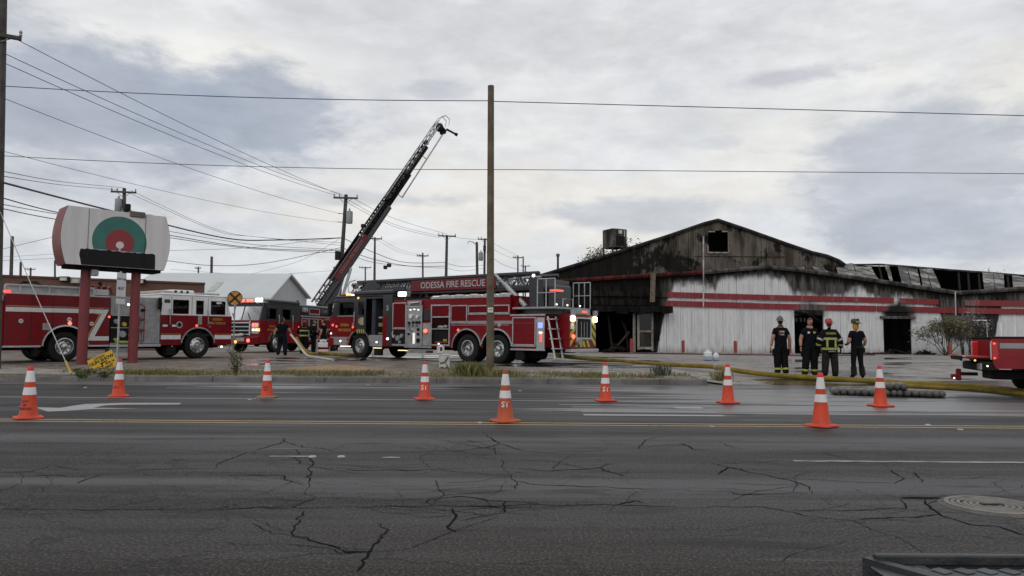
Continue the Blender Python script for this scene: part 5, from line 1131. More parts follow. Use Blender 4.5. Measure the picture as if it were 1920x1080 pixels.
# ================================================================== air cylinders laid in a row
M_cyl = mat('composite cylinder', (.075, .073, .066), .32, 0, .25, 7, dirt=.35, dirtcol=(.03, .03, .028)); M_cylb = mat('cylinder band', (.16, .15, .13), .5, 0, .2, 9)
r = .080; prof = [(0, 0), (.033, .004), (.058, .018), (.074, .045), (.080, .08), (.080, .40), (.073, .435), (.05, .465), (.022, .475), (.02, .50), (.0, .50)]
me_b = MB().lathe(prof, 16, 'y', caps=False).mesh('body', M_cyl); me_band = MB().lathe([(.0805, .12), (.082, .122), (.082, .20), (.0805, .202)], 16, 'y', caps=False).mesh('band', M_cylb)
mbv = MB(); mbv.cyl((0, .49, 0), (0, .56, 0), .017, n=8); mbv.cyl((-.03, .54, 0), (.045, .54, 0), .012, n=6); me_v = mbv.mesh('valve', M_steel)
def cylinder(x, y, z, rz, roll, label):
    t = thing('air_cylinder', label, 'air cylinder', (x, y, z), (0, roll, rz), 'air cylinders laid on the road'); link('body', me_b, t); link('band', me_band, t); link('valve', me_v, t); return t
A = gnd(1571, 741, 0); Bq = gnd(1773, 746.5, 0); n = 19
ordn = ['leftmost', 'second', 'third', 'fourth', 'fifth', 'sixth', 'seventh', 'eighth', 'ninth', 'tenth', 'eleventh', 'twelfth', 'thirteenth', 'fourteenth', 'fifteenth', 'sixteenth', 'seventeenth', 'eighteenth', 'rightmost']
xs_ = []; xx = A.x
step = (Bq.x - A.x) / (16 - 1)
for i in range(16):
    X = A.x + i * step + random.uniform(-.006, .006); Y = lerp(A.y, Bq.y, i / 15) + random.uniform(-.05, .03)
    rz = R(-12 + i * .5 + random.uniform(-5, 5)) if i < 13 else R(18 + random.uniform(-4, 4)); xs_.append((X, Y, rz))
    lab = ('leftmost grey air cylinder of the bottom row on the road' if i == 0 else 'rightmost grey air cylinder of the bottom row on the road' if i == 15 else f'{ordn[i]} grey air cylinder from the left in the bottom row')
    cylinder(X, Y, r + .001, rz, random.uniform(-2, 2), lab)
for k, i in enumerate((7, 8, 9)):
    a, b = xs_[i], xs_[i + 1]; dx = (b[0] - a[0]) / 2; h = math.sqrt(max(.0004, (2 * r) ** 2 - dx * dx)) if dx < 2 * r else .09
    cylinder((a[0] + b[0]) / 2, (a[1] + b[1]) / 2 - .02, r + h, a[2], random.uniform(-2, 2), ('left', 'middle', 'right')[k] + ' grey air cylinder of the three stacked on top')

# ================================================================== hoses
def hose(name, label, pts, r, m, cat='hose', flat=1.0, coup=()):
    t = thing(name, label, cat, (0, 0, 0)); P = catmull(pts, 8); mb = MB(); mb.tube(P, r, 10, flat=flat); mb.build('jacket', m, t)
    for i in coup:
        a = P[i]; b = P[i + 1]; dv = (b - a).normalized(); mb = MB(); mb.cyl(a - dv * .08, a + dv * .08, r * 1.22, n=10); mb.cyl(a - dv * .02, a + dv * .02, r * 1.42, n=10); mb.build('coupling', M_alum2, t)
    return t
def hg(px, d, up=.07):
    """point on the ground straight below pixel column px at distance d"""
    v = ray(px, 640); X = v.x / v.y * d; return Vector((X, d, (zg(X, d) if d > 20.3 else 0) + up))
tr = at(1043, 666, 26.6)
hose('supply_hose', 'thick yellow supply hose running from the ladder truck across the driveway', [tr, at(1085, 671, 28.4), hg(1150, 29.6), hg(1240, 27.0), gz(1330, 687, .07), gz(1370, 693, .07), gz(1400, 697.5, .07), gz(1450, 703, .07), gz(1540, 709, .07), gz(1620, 713.5, .07), gz(1700, 719, .07), gz(1800, 723.5, .07), gz(1862, 728, .07), gz(1925, 735, .07), gnd(2050, 742, .07)], .078, M_hose, coup=(34,))
hose('supply_hose', 'second yellow hose lying low behind the cylinders and under the pickup', [gz(1672, 722, .05), gz(1750, 726, .05), gz(1830, 730.5, .05), gz(1900, 737, .05), gnd(2060, 752, .05)], .055, M_hose)
hose('attack_hose', 'thin dark red hose lying along the foot of the burned building', [hg(1130, 46.5, .03), hg(1200, 45.2, .03), hg(1290, 44.2, .03), hg(1340, 43.6, .03), hg(1420, 42.6, .03), hg(1500, 42.4, .03), hg(1580, 43.5, .03), hg(1640, 46, .03)], .035, mat('dark red hose', (.07, .02, .02), .7))
hose('supply_hose', 'yellow hose sagging from the middle truck to under the ladder truck cab', [at(556, 634, 39.2), at(562, 645, 38.2), hg(578, 37.6), hg(600, 36.9), hg(622, 36.2), hg(650, 34.6), hg(672, 33.4)], .085, M_hose, coup=(33,))
hose('discharge_hose', 'flat white hose running from the walking man down to the wet ground', [at(545, 627, 35.0), at(556, 641, 34.8), at(566, 655, 34.6), hg(578, 34.0, .04), hg(600, 31.2, .03), hg(625, 29.2, .03)], .062, M_hosew, flat=.7)
nz = hose('nozzle_line', 'thin black hose with nozzle lying on the wet lot', [hg(598, 31.3, .02), hg(625, 30.0, .02), hg(650, 29.4, .02), hg(676, 29.0, .02)], .016, M_hosek)
a = hg(676, 29.0, .05); mb = MB(); mb.cyl(a, a + Vector((.22, -.02, .05)), .045, .06, 8); mb.build('nozzle', M_black, nz)

# ================================================================== jugs, crates
c = gz(1327, 676); jg = thing('plastic_jug', 'white plastic jug with bluish contents standing on the lot by a dark hose', 'jug', (c.x, c.y, c.z)); M_jug = mat('translucent jug plastic', (.62, .65, .68), .4, 0, .08, 6); M_jugb = mat('bluish liquid', (.28, .36, .45), .4, 0, .1, 6)
def jug(t, sc):
    mb = MB(); mb.cbox(-.16 * sc, .16 * sc, -.12 * sc, .12 * sc, .12 * sc, .36 * sc, .05 * sc); mb.lathe([(.10 * sc, .35 * sc), (.05 * sc, .42 * sc), (.035 * sc, .44 * sc)], 10); mb.build('body', M_jug, t)
    mb = MB(); mb.cbox(-.158 * sc, .158 * sc, -.118 * sc, .118 * sc, 0, .125 * sc, .03 * sc); mb.build('contents', M_jugb, t); mb = MB(); mb.cyl((0, 0, .44 * sc), (0, 0, .47 * sc), .04 * sc, n=10); mb.build('cap', M_white, t)
    mb = MB(); mb.tube([(.06 * sc, 0, .38 * sc), (.14 * sc, 0, .42 * sc), (.15 * sc, 0, .33 * sc)], .016 * sc, 6); mb.build('handle', M_jug, t)
jug(jg, 1.05); c2 = c + Vector((.34, -.05, 0)); j2 = thing('plastic_jug', 'smaller white jug close beside the larger white jug', 'jug', (c2.x, c2.y, c.z), R(30)); jug(j2, .8)
c = gz(833, 690); cb = thing('white_crate', 'white plastic crate with a dark strap on the verge before the ladder truck', 'crate', (c.x, c.y, c.z), R(8)); d = c.y; k = d / FPX
M_crate = mat('dirty white plastic', (.50, .49, .47), .6, 0, .1, 5, dirt=.4, dirtcol=(.25, .2, .16))
w = 9.5 * k; h = 26 * k
mb = MB(); mb.cbox(-w, w, -.17, .17, 0, h, .02); mb.build('shell', M_crate, cb); mb = MB(); mb.cbox(-w - .012, w + .012, -.182, .182, h - .05, h - .005, .01); mb.build('rim', M_crate, cb)
mb = MB(); mb.tube([(-w * .95, -.182, h * .35), (0, -.186, h * .42), (w * .7, -.182, h * .8)], .02, 6); mb.build('strap', M_rafter, cb)
for xx in (-w * .5, w * .45): mb = MB(); mb.cbox(xx - .05, xx + .05, -.178, -.168, .02, .045, .004); mb.build('slot', M_black, cb)
t2 = thing('white_canister', 'small white canister standing on the white crate', 'canister', (c.x - w * .75, c.y, c.z + h + .002), R(5)); mb = MB(); mb.cbox(-7 * k, 7 * k, -.1, .1, 0, 15 * k, .03); mb.build('body', M_crate, t2); mb = MB(); mb.cyl((0, 0, 15 * k - .005), (0, 0, 15 * k + .04), .035, n=8); mb.build('cap', M_white, t2); mb = MB(); mb.cbox(-.02, .05, -.104, -.098, .10, .22, .004); mb.build('sticker', M_rafter, t2)
# small cone-like flare and plate on the lot behind the wooden pole
# ================================================================== near steel bumper, bottom corner
bu = thing('steel_bumper', 'black steel truck bumper edge with tread plate in the near corner', 'bumper', (0, 0, 0)); M_bs = mat('scuffed black steel', (.038, .04, .043), .42, .4, .3, 7, bump=.3, dirt=.4, dirtcol=(.09, .07, .055)); M_bs2 = mat('worn tread plate', (.11, .115, .12), .45, .5, .3, 9, dirt=.4)
Yb = 2.06; zt = at(1700, 1040, Yb).z
x0 = at(1642, 1045, Yb).x
mb = MB(); mb.cbox(x0, x0 + 1.7, Yb - .008, Yb + .02, zt - .028, zt, .004); mb.build('back_lip', M_bs, bu)
mb = MB(); mb.cbox(x0 - .02, x0 + 1.7, Yb - .16, Yb - .008, zt - .036, zt - .028, .003); tp = mb.build('tread_plate', M_bs2, bu)
me_ = MB().cbox(0, .035, -.02, .02, -.003, .003, .003).mesh('tread_bump', M_bs2)
for i in range(14): link('tread_bump', me_, tp, (x0 + .07 + i * .06, Yb - .065, zt - .0255), (0, 0, R(25)))
mb = MB(); mb.cbox(x0 + .13, x0 + .60, Yb - .03, Yb - .010, zt - .0285, zt - .0255, .001); mb.build('slot', M_black, tp)
mb = MB(); mb.cbox(x0 + .12, x0 + 1.7, Yb - .19, Yb - .155, zt - .33, zt - .02, .008); mb.build('front_face', mat('rusty black steel', (.05, .035, .03), .5, .3, .3, 5), bu)
mb = MB(); mb.prism([(x0 - .03, Yb + .015), (x0, Yb + .015), (x0 + .125, Yb - .17), (x0 + .09, Yb - .19)], zt - .34, zt - .012, 'z'); mb.build('end_cap', M_bs, bu)
mb = MB(); mb.cbox(x0 + .3, x0 + 1.7, Yb - .32, Yb - .188, zt - .30, zt - .10, .01); mb.build('bracket', M_bs, bu)
# ================================================================== fire trucks (local: x forward, y left, z up, origin on the ground)
WR = .535
_t = MB().lathe([(.30, -.13), (.34, -.15), (.47, -.155), (.515, -.135), (.533, -.09), (.535, -.03), (.528, 0), (.535, .03), (.533, .09), (.515, .135), (.47, .155), (.34, .15), (.30, .13)], 36, 'y', caps=False)
ME_tyre = _t.mesh('wheel', M_rubber)
def rim_mesh(deep):
    mb = MB()
    if deep: mb.lathe([(.315, .12), (.31, .15), (.285, .155), (.27, .13), (.262, -.02), (.20, -.03), (.18, .0), (.12, .01), (.115, .08), (.10, .12), (.06, .135), (0, .135)], 28, 'y', caps=False)
    else: mb.lathe([(.315, .11), (.31, .145), (.285, .15), (.272, .12), (.25, .085), (.20, .10), (.165, .125), (.12, .13), (.112, .18), (.09, .21), (0, .215)], 28, 'y', caps=False)
    for k in range(10):
        a = k * math.pi / 5; mb.cyl((.145 * math.cos(a), .0 if deep else .11, .145 * math.sin(a)), (.145 * math.cos(a), .05 if deep else .165, .145 * math.sin(a)), .016, n=6)
    return mb.mesh('rim', M_chrome)
ME_rimd, ME_rimf = rim_mesh(True), rim_mesh(False)
_h = MB()
for k in range(10):
    a = (k + .5) * math.pi / 5; _h.cyl((.222 * math.cos(a), -.02, .222 * math.sin(a)), (.222 * math.cos(a), .098, .222 * math.sin(a)), .026, n=8)
ME_holes = _h.mesh('hand_hole', M_black); _h = MB()
for k in range(10):
    a = (k + .5) * math.pi / 5; _h.cyl((.228 * math.cos(a), -.05, .228 * math.sin(a)), (.228 * math.cos(a), -.022, .228 * math.sin(a)), .028, n=8)
ME_holesd = _h.mesh('hand_hole', M_black)
def wheel(T, x, y, s, deep=False, r=WR):
    o = link('wheel', ME_tyre, T, (x, y, r), (0, random.uniform(0, 6), 0 if s > 0 else math.pi)); o.scale = (r / WR, 1, r / WR)
    ri = link('rim', ME_rimd if deep else ME_rimf, o); link('hand_hole', ME_holesd if deep else ME_holes, ri) if False else link('hand_hole', ME_holesd if deep else ME_holes, o); return o
def arch_poly(x0, x1, zb, zt, arches, r):
    pts = [(x0, zt), (x0, zb)]; 
    for ax in sorted(arches):
        h = zb - WR; a = math.degrees(math.asin(max(-.99, min(.99, h / r)))); pts += [(ax + r * math.cos(R(q)), WR + r * math.sin(R(q))) for q in [180 - a - (180 - 2 * a) * i / 16 for i in range(17)]]
    return pts + [(x1, zb), (x1, zt)]
def side(T, name, x0, x1, zb, zt, s, m, arches=(), r=.70, H=1.25, th=.05):
    mb = MB(); mb.prism(arch_poly(x0, x1, zb, zt, arches, r), s * (H - th), s * H); return mb.build(name, m, T, smooth=30)
def fender(T, x, s, m, r=.70, H=1.25, w=.055, z0=None, a0=8, a1=172):
    mb = MB(); mb.prism(arc(x, WR, r + w, a0, a1, 20) + arc(x, WR, r - .005, a1, a0, 20), s * (H - .02), s * (H + .055)); return mb.build('fender_trim', m, T, smooth=40)
def well(T, x, s, r=.70, H=1.25, wd=.75):
    mb = MB(); pts = arc(x, WR, r + .02, -10, 190, 14); vs = [(a, s * (H - .045), b) for a, b in pts] + [(a, s * (H - wd), b) for a, b in pts]; n = len(pts)
    mb.add(vs, [(i, i + 1, i + 1 + n, i + n) for i in range(n - 1)] + [tuple(range(n, 2 * n))]); return mb.build('wheel_well', M_black, T)
def sb(T, name, x0, x1, z0, z1, s, out, m, H=1.25, inn=0.0, c=.008, parent=None):
    mb = MB(); mb.cbox(x0, x1, s * (H - inn), s * (H + out), z0, z1, c); return mb.build(name, m, parent or T)
def frame(T, x0, x1, z0, z1, s, m=M_alum, w=.045, out=.03, H=1.25, parent=None, name='door_frame'):
    mb = MB()
    for a in ((x0, x1, z1 - w, z1), (x0, x1, z0, z0 + w), (x0, x0 + w, z0 + w, z1 - w), (x1 - w, x1, z0 + w, z1 - w)): mb.cbox(a[0], a[1], s * H, s * (H + out), a[2], a[3], .006)
    return mb.build(name, m, parent or T)
def rolldoor(T, x0, x1, z0, z1, s, m=M_red2, H=1.25, slats=True):
    mb = MB(); n = max(3, int((z1 - z0) / .09))
    for i in range(n): mb.cbox(x0 + .04, x1 - .04, s * (H - .01), s * (H + .012), lerp(z0 + .04, z1 - .04, i / n) + .002, lerp(z0 + .04, z1 - .04, (i + 1) / n) - .002, .006)
    d = mb.build('roll_door', m, T); frame(T, x0, x1, z0, z1, s, parent=d, H=H); mb = MB(); mb.cbox(x0 + .08, x1 - .08, s * H, s * (H + .025), z0 + .05, z0 + .085, .005); mb.build('pull_bar', M_alum, d); return d
def lamp(T, x, y, z, r, m, ax=(0, 1, 0), name='warning_light', house=None):
    v = Vector(ax).normalized(); p = Vector((x, y, z)); mb = MB(); mb.cyl(p, p + v * .03, r * 1.25, r * 1.25, 10); o = mb.build(name, house or M_chrome, T)
    mb = MB(); mb.ball(p + v * .032, (r, r, r * .9), 10, 6); mb.build('lens', m, o); return o
def slamp(T, x, z, s, r, m, H=1.25): return lamp(T, x, s * (H + .005), z, r, m, (0, s, 0))
def barlight(T, x0, x1, y0, y1, z0, z1, m, name='warning_light'):
    mb = MB(); mb.cbox(x0, x1, y0, y1, z0, z1, .012); return mb.build(name, m, T)
def stext(T, s_, size, x, z, s, m, H=1.25, out=.006, bold=0.0):
    me = text_mesh(s_, size, m, .002, bold); return link('lettering', me, T, (x, s * (H + out), z), (R(90), 0, 0) if s < 0 else (R(90), 0, R(180)))
def cab(T, x0, x1, zb, belt, roof, lower, upper, wx, wins, rake=.38, H=1.22, opening=None, near=1, ar=.70):
    for s in (1, -1):
        op = opening if (opening and s == near) else None
        if op:
            side(T, 'side_panel', x0, op[0], zb, belt, s, lower, (), ar, H); side(T, 'side_panel', op[1], x1, zb + .0, belt, s, lower, (wx,) if wx - ar > op[1] else (), ar, H) if wx - ar > op[1] else None
            if wx - ar <= op[1]:
                # the wheel arch bites into the rear edge of the front panel
                pts = [(op[1], belt), (op[1], WR + math.sqrt(max(0, ar * ar - (op[1] - wx) ** 2)))]
                a1 = math.degrees(math.acos((op[1] - wx) / ar)); ab = math.degrees(math.asin((zb - WR) / ar)); pts += [(wx + ar * math.cos(R(q)), WR + ar * math.sin(R(q))) for q in [lerp(a1, ab, i / 14) for i in range(1, 15)]] + [(x1, zb), (x1, belt)]
                mb = MB(); mb.prism(pts, s * (H - .05), s * H); mb.build('side_panel', lower, T, smooth=30)
                sill = WR + ar + .05
                mb = MB(); mb.prism([(op[0], zb), (op[0], 1.0), (wx - ar * .92, 1.0)] + [(wx + ar * math.cos(R(q)), WR + ar * math.sin(R(q))) for q in [lerp(140, 180 - ab, i / 8) for i in range(9)]], s * (H - .05), s * (H - .005)); mb.build('step_panel', M_alum2, T, smooth=30)
        else: side(T, 'side_panel', x0, x1, zb, belt, s, lower, (wx,), ar, H)
        mb = MB(); xc = x0; y0, y1 = s * (H - .05), s * (H - .002); W = sorted(wins + ([(op[0], op[1], belt, roof - .08)] if op else []))
        W = [w for w in W if not (op and w[0] >= op[0] - .01 and w[1] <= op[1] + .01 and w != (op[0], op[1], belt, roof - .08))]
        for w in W:
            if w[0] > xc + .005: mb.cbox(xc, w[0], y0, y1, belt, roof, .004)
            if w[2] > belt + .01: mb.cbox(w[0], w[1], y0, y1, belt, w[2], .004)
            if w[3] < roof - .01: mb.cbox(w[0], w[1], y0, y1, w[3], roof, .004)
            xc = w[1]
        fx = lambda z: x1 - rake * (z - belt) / (roof - belt)
        if xc < fx(roof): mb.prism([(xc, belt), (x1 - .03, belt), (fx(roof) - .03, roof), (xc, roof)], y0, y1)
        up = mb.build('upper_side', upper, T, smooth=20)
        for w in W:
            if op and w[0] == op[0]: continue
            q = MB(); q.box(w[0], w[1], s * (H - .03), s * (H - .024), w[2], w[3]); q.build('window_pane', M_glass, T)
            f = MB(); wd = .028
            for a in ((w[0], w[1], w[3] - wd, w[3]), (w[0], w[1], w[2], w[2] + wd), (w[0], w[0] + wd, w[2] + wd, w[3] - wd), (w[1] - wd, w[1], w[2] + wd, w[3] - wd)): f.cbox(a[0], a[1], s * (H - .04), s * (H + .012), a[2], a[3], .005)
            f.build('window_frame', M_black, T)
    mb = MB(); mb.cbox(x0 - .02, x1 - rake + .10, -H - .01, H + .01, roof - .005, roof + .09, .05); mb.build('roof', upper, T)
    mb = MB(); mb.cbox(x1 - .16, x1, -H + .03, H - .03, zb, belt + .02, .05); mb.build('front_panel', lower, T)
    mb = MB(); a = (x1 - .05, belt + .02); b = (x1 - rake + .03, roof - .10); mb.add([(a[0], -H + .12, a[1]), (a[0], H - .12, a[1]), (b[0], H - .14, b[1]), (b[0], -H + .14, b[1])], [(0, 1, 2, 3)]); mb.build('windscreen', M_wsglass, T, smooth=0)
    mb = MB()
    for s in (1, -1): mb.tube([(x1 - .04, s * (H - .08), belt), (x1 - rake + .02, s * (H - .09), roof)], .055, 6)
    mb.tube([(x1 - .03, 0, belt), (x1 - rake + .04, 0, roof - .05)], .02, 5); mb.cbox(b[0] - .06, b[0] + .05, -H + .05, H - .05, roof - .12, roof, .02); mb.build('windscreen_frame', upper, T)
    mb = MB()
    for s in (.55, -.45): mb.tube([(x1 - .02, s, belt + .04), (x1 - .16, s - .25, belt + .42)], .014, 4)
    mb.build('wiper', M_black, T)
    mb = MB(); mb.cbox(x0, x0 + .05, -H + .02, H - .02, zb, roof, .01); mb.build('rear_wall', upper, T)
    mb = MB(); mb.cbox(x0 + .06, x1 - .17, -H + .06, H - .06, zb + .35, zb + .45, .01); mb.build('floor', M_inside, T)
    for xx in (x0 + .35, (x0 + x1) / 2 + .35):
        for yy in (.72, -.72): mb = MB(); mb.cbox(xx - .25, xx + .25, yy - .24, yy + .24, zb + .45, zb + .9, .06); mb.cbox(xx - .28, xx - .14, yy - .23, yy + .23, zb + .85, zb + 1.55, .05); mb.build('seat', M_inside, T)
    mb = MB(); mb.cbox(x1 - .55, x1 - .18, -H + .08, H - .08, belt - .45, belt - .02, .06); mb.build('dashboard', M_inside, T)
    mb = MB(); mb.lathe([(.19, 0), (.205, .012), (.22, 0), (.205, -.012), (.19, 0)], 16, 'x', (x1 - .62, .65, belt + .0), caps=False); mb.build('steering_wheel', M_black, T)
def bumper(T, x, H=1.25, z0=.42, z1=.75, L=.42, m=M_chrome):
    mb = MB(); mb.prism([(x - .1, -H), (x + L - .16, -H), (x + L, -H + .3), (x + L, H - .3), (x + L - .16, H), (x - .1, H)], z0, z1, 'z'); b = mb.build('bumper', m, T, smooth=20)
    mb = MB(); mb.cbox(x - .1, x + L - .05, -H + .05, H - .05, z1, z1 + .012, .004); mb.build('bumper_deck', M_alum2, T); return b
def handrail(T, x, s, z0, z1, H=1.25, parent=None):
    mb = MB(); mb.tube([(x, s * H, z0), (x, s * (H + .07), z0 + .03), (x, s * (H + .07), z1 - .03), (x, s * H, z1)], .018, 6); return mb.build('grab_rail', M_alum, parent or T)
def mirror(T, x, s, z, H=1.25):
    mb = MB(); mb.tube([(x - .05, s * H, z + .35), (x + .18, s * (H + .22), z + .3)], .018, 5); mb.cbox(x + .12, x + .22, s * (H + .16), s * (H + .38), z - .25, z + .28, .03); mb.build('mirror', M_black, T)
def chassis(T, x0, x1, axles, duals):
    mb = MB(); mb.cbox(x0, x1, -.45, .45, .42, .78, .02)
    for a in axles: mb.cyl((a, -.95, WR), (a, .95, WR), .09, n=8); mb.ball((a, 0, WR), (.22, .22, .22), 10, 6)
    mb.build('chassis', M_black, T)
def place(name, label, p, heading, rear, front, group='fire trucks at the scene'):
    zr, zf = zg(*rear), zg(*front); L = (Vector(front) - Vector(rear)).length
    return thing(name, label, 'fire truck', (p[0], p[1], (zr * .9 + zf * .1) if False else zr), (0, -math.atan2(zf - zr, L), heading), group)
def ladder_sec(L, w, h, n, r=.04, rail=.05):
    """lattice ladder section along +x from 0; returns builder"""
    mb = MB()
    for s in (1, -1):
        y = s * w / 2
        mb.tube([(0, y, 0), (L, y, 0)], rail, 4); mb.tube([(0, y, h), (L, y, h)], rail * .8, 4)
        for i in range(n):
            a, b = L * i / n, L * (i + 1) / n; mb.tube([(a, y, 0), ((a + b) / 2, y, h), (b, y, 0)], r * .7, 4, caps=False)
            mb.tube([((a + b) / 2, y, 0), ((a + b) / 2, y, h)], r * .5, 4, caps=False)
    k = int(L / .36)
    for i in range(k): x = L * (i + .5) / k; mb.tube([(x, -w / 2, 0.02), (x, w / 2, 0.02)], r * .6, 5, caps=False)
    return mb

# ------------------------------------------------------------------ ladder truck, near one
def ladder_truck():
    T = place('ladder_truck', 'long red ladder truck number 5 with dark cab, parked behind the wooden pole', (-.948, 29.198), R(143), (-.948, 29.198), (-.948 - .7986 * 6.05, 29.198 + .6018 * 6.05))
    s = 1; H = 1.25
    for x, dp in ((6.05, False), (0, True), (-1.45, True)):
        for q in (1, -1): wheel(T, x, q * 1.08, q, dp); (wheel(T, x, q * .72, -q, dp) if x < 3 else None)
    chassis(T, -3.8, 8.0, (6.05, 0, -1.45), ())
    # cab: driver window, crew opening
    cab(T, 4.07, 8.04, .52, 1.80, 2.62, M_red, M_grey, 6.05, [(6.50, 7.42, 1.84, 2.42)], H=1.24, opening=(4.66, 6.22), near=1, ar=.66)
    mb = MB(); mb.cbox(4.07, 6.55, -1.25, 1.25, 2.70, 2.90, .06); mb.build('raised_roof', M_grey, T)
    mb = MB(); mb.cbox(4.10, 4.15, -1.15, 1.15, .9, 2.6, .01); mb.cbox(4.16, 6.2, -1.18, -1.1, .9, 2.6, .01); mb.build('interior_lining', M_bluegrey, T)
    mb = MB(); mb.cbox(6.20, 6.26, -1.16, 1.16, .9, 2.6, .01); mb.build('daylight_block', M_inside, T)  # added dark panel, blocks daylight from the windscreen into the crew opening
    mb = MB(); mb.cbox(5.20, 5.42, .75, 1.18, .95, 2.55, .03); mb.build('door_pillar', M_bluegrey, T)
    d = sb(T, 'crew_door', 5.66, 6.24, 1.02, 2.56, 1, .045, M_grey, 1.245); sb(T, 'door_glass', 5.76, 6.14, 1.85, 2.45, 1, .052, M_glass, 1.245, -.044, parent=d)
    for i in range(4): 
        mb = MB(); a = 5.70 + i * .135; mb.prism([(a, 1.08), (a + .07, 1.08), (a + .11, 1.24), (a + .04, 1.24)], 1.292, 1.297); mb.build('chevron_stripe', M_lime, d)
    mb = MB(); mb.cbox(5.78, 6.0, 1.292, 1.299, 1.42, 1.74, .01); mb.cbox(6.02, 6.1, 1.292, 1.297, 1.48, 1.70, .01); mb.build('reflective_patch', mat('dim reflective', (.30, .32, .18), .6, 0, .3, 20), d)
    sb(T, 'cab_rear_panel', 4.08, 4.64, 1.80, 2.68, 1, .006, M_grey); stext(T, '5', .30, 4.36, 2.12, 1, M_silver, 1.257, bold=.006)
    sb(T, 'lower_panel', 4.40, 4.64, .56, 1.8, 1, .004, M_red); sb(T, 'cab_post', 4.08, 4.40, .56, 1.8, 1, .008, M_grey)
    stext(T, 'ODESSA', .155, 7.05, 1.42, 1, M_gold, 1.24, bold=.002); stext(T, 'FIRE RESCUE', .155, 7.05, 1.20, 1, M_gold, 1.24, bold=.002)
    sb(T, 'window_surround', 6.42, 7.55, 1.79, 1.835, 1, .015, M_alum2, 1.24); sb(T, 'cab_stripe', 6.72, 8.0, .86, .90, 1, .008, M_gstripe, 1.24); sb(T, 'kick_plate', 6.85, 7.75, .55, .86, 1, .012, M_alum2, 1.24)
    handrail(T, 6.36, 1, 1.3, 2.0); mb = MB(); mb.cbox(6.46, 6.52, 1.25, 1.29, 1.35, 1.5, .01); mb.build('door_handle', M_chrome, T)
    fender(T, 6.05, 1, M_chrome, .66, 1.245, .05, a0=0, a1=60); fender(T, 6.05, 1, M_chrome, .66, 1.245, .05, a0=125, a1=180); well(T, 6.05, 1, .66); well(T, 6.05, -1, .66)
    mirror(T, 7.55, 1, 2.1); mirror(T, 7.55, -1, 2.1); bumper(T, 8.0, 1.22, .45, .82, .34, M_red)
    mb = MB(); mb.cbox(8.03, 8.07, -.75, .75, .95, 1.6, .02); g = mb.build('grille', M_black, T)
    for k in range(5): mb = MB(); mb.cbox(8.06, 8.10, -.74, .74, .98 + k * .125, 1.03 + k * .125, .01); mb.build('grille_bar', M_chrome, g)
    for q in (1, -1): barlight(T, 8.02, 8.07, q * .82, q * 1.12, 1.28, 1.46, E_red2, 'headlight_cluster'); barlight(T, 8.02, 8.07, q * .82, q * 1.12, 1.02, 1.18, E_wsm, 'headlight')
    slamp(T, 7.80, 1.42, 1, .055, E_red2, 1.24); slamp(T, 7.55, 1.36, 1, .045, E_red2, 1.24); slamp(T, 6.47, 1.32, 1, .045, E_red2, 1.24); slamp(T, 7.9, 1.05, 1, .04, E_wsm, 1.24); slamp(T, 7.25, .72, 1, .05, E_wsm, 1.25); slamp(T, 6.85, .66, 1, .07, mat('lit red reflector', (.8, .08, .10), .3), 1.25)
    barlight(T, 6.7, 7.3, 1.15, 1.27, .48, .51, E_wsm, 'step_light'); barlight(T, 4.75, 5.2, 1.15, 1.27, .44, .47, emit('yellow step light', (1, .9, .45), 1.2), 'step_light'); barlight(T, 3.2, 3.7, 1.15, 1.27, .37, .40, emit('yellow step light', (1, .9, .45), 1.2), 'step_light')
    # light bar on the cab roof
    for i, (y, m) in enumerate(((1.0, M_redlens), (.7, E_amber), (.4, E_wsm), (-.2, M_redlens), (-.6, E_wsm), (-1.0, E_red2))): mb = MB(); mb.cbox(7.35, 7.6, y - .09, y + .09, 2.71, 2.82, .04); mb.build('roof_light', m, T)
    slamp(T, 6.15, 2.58, 1, .05, E_amber, 1.25); 
    # seat gear step light and air horn
    slamp(T, 4.95, .70, 1, .045, E_wsm, 1.24); slamp(T, 4.28, .85, 1, .06, E_wsm, 1.26)
    # body core
    mb = MB(); mb.cbox(1.90, 4.05, -1.2, 1.2, .56, 2.45, .01); mb.build('pump_house', M_red, T)
    core = MB(); core.cbox(-3.58, 1.9, -1.2, 1.2, 1.25, 1.75, .01); core.cbox(-2.0, 1.9, -1.2, 1.2, 1.75, 2.5, .01); core.cbox(-3.55, -2.2, -1.2, 1.2, .62, 1.25, .01); core.cbox(.72, 1.0, -1.2, 1.2, .62, 1.3, .01); core.build('body_core', M_red, T)
    for q in (1, -1):
        side(T, 'body_side', -3.58, .86, .55, 1.76, q, M_red, (0, -1.45), .70, H, .05)
        mb = MB(); mb.prism([(.86, .55), (1.88, .55), (1.88, .62), (.86, .62)], q * (H - .05), q * H); mb.prism([(.86, 2.20), (1.88, 2.20), (1.88, 2.5), (.86, 2.5)], q * (H - .05), q * H); mb.prism([(-2.05, 1.763), (.86, 1.763), (.86, 2.5), (-2.05, 2.5)], q * (H - .05), q * H); mb.build('body_upper', M_red, T)
        for x in (0, -1.45): fender(T, x, q, M_chrome, .70, H, .055, a0=14 if x == -1.45 else 0, a1=172 if x == -1.45 else 172); well(T, x, q)
    # compartments (left side, from the cab backwards)
    rolldoor(T, 3.26, 4.05, 1.24, 2.34, 1); rolldoor(T, -2.04 + .02, -.04, 1.80, 2.16, 1); rolldoor(T, .0, .84, 1.48, 2.18, 1); rolldoor(T, -3.20, -2.16, .64, 1.70, 1, M_red)
    mb = MB(); mb.cbox(3.3, 4.04, 1.10, 1.24, .62, 1.2, .02); e = mb.build('equipment_bay', M_black, T)
    for x, z, r in ((3.95, .95, .09), (3.72, .88, .13), (3.5, .98, .10), (3.6, .72, .07)): mb = MB(); mb.cyl((x, 1.2, z), (x, 1.30, z), r, r * .8, 12); mb.build('fitting', M_alum2, e)
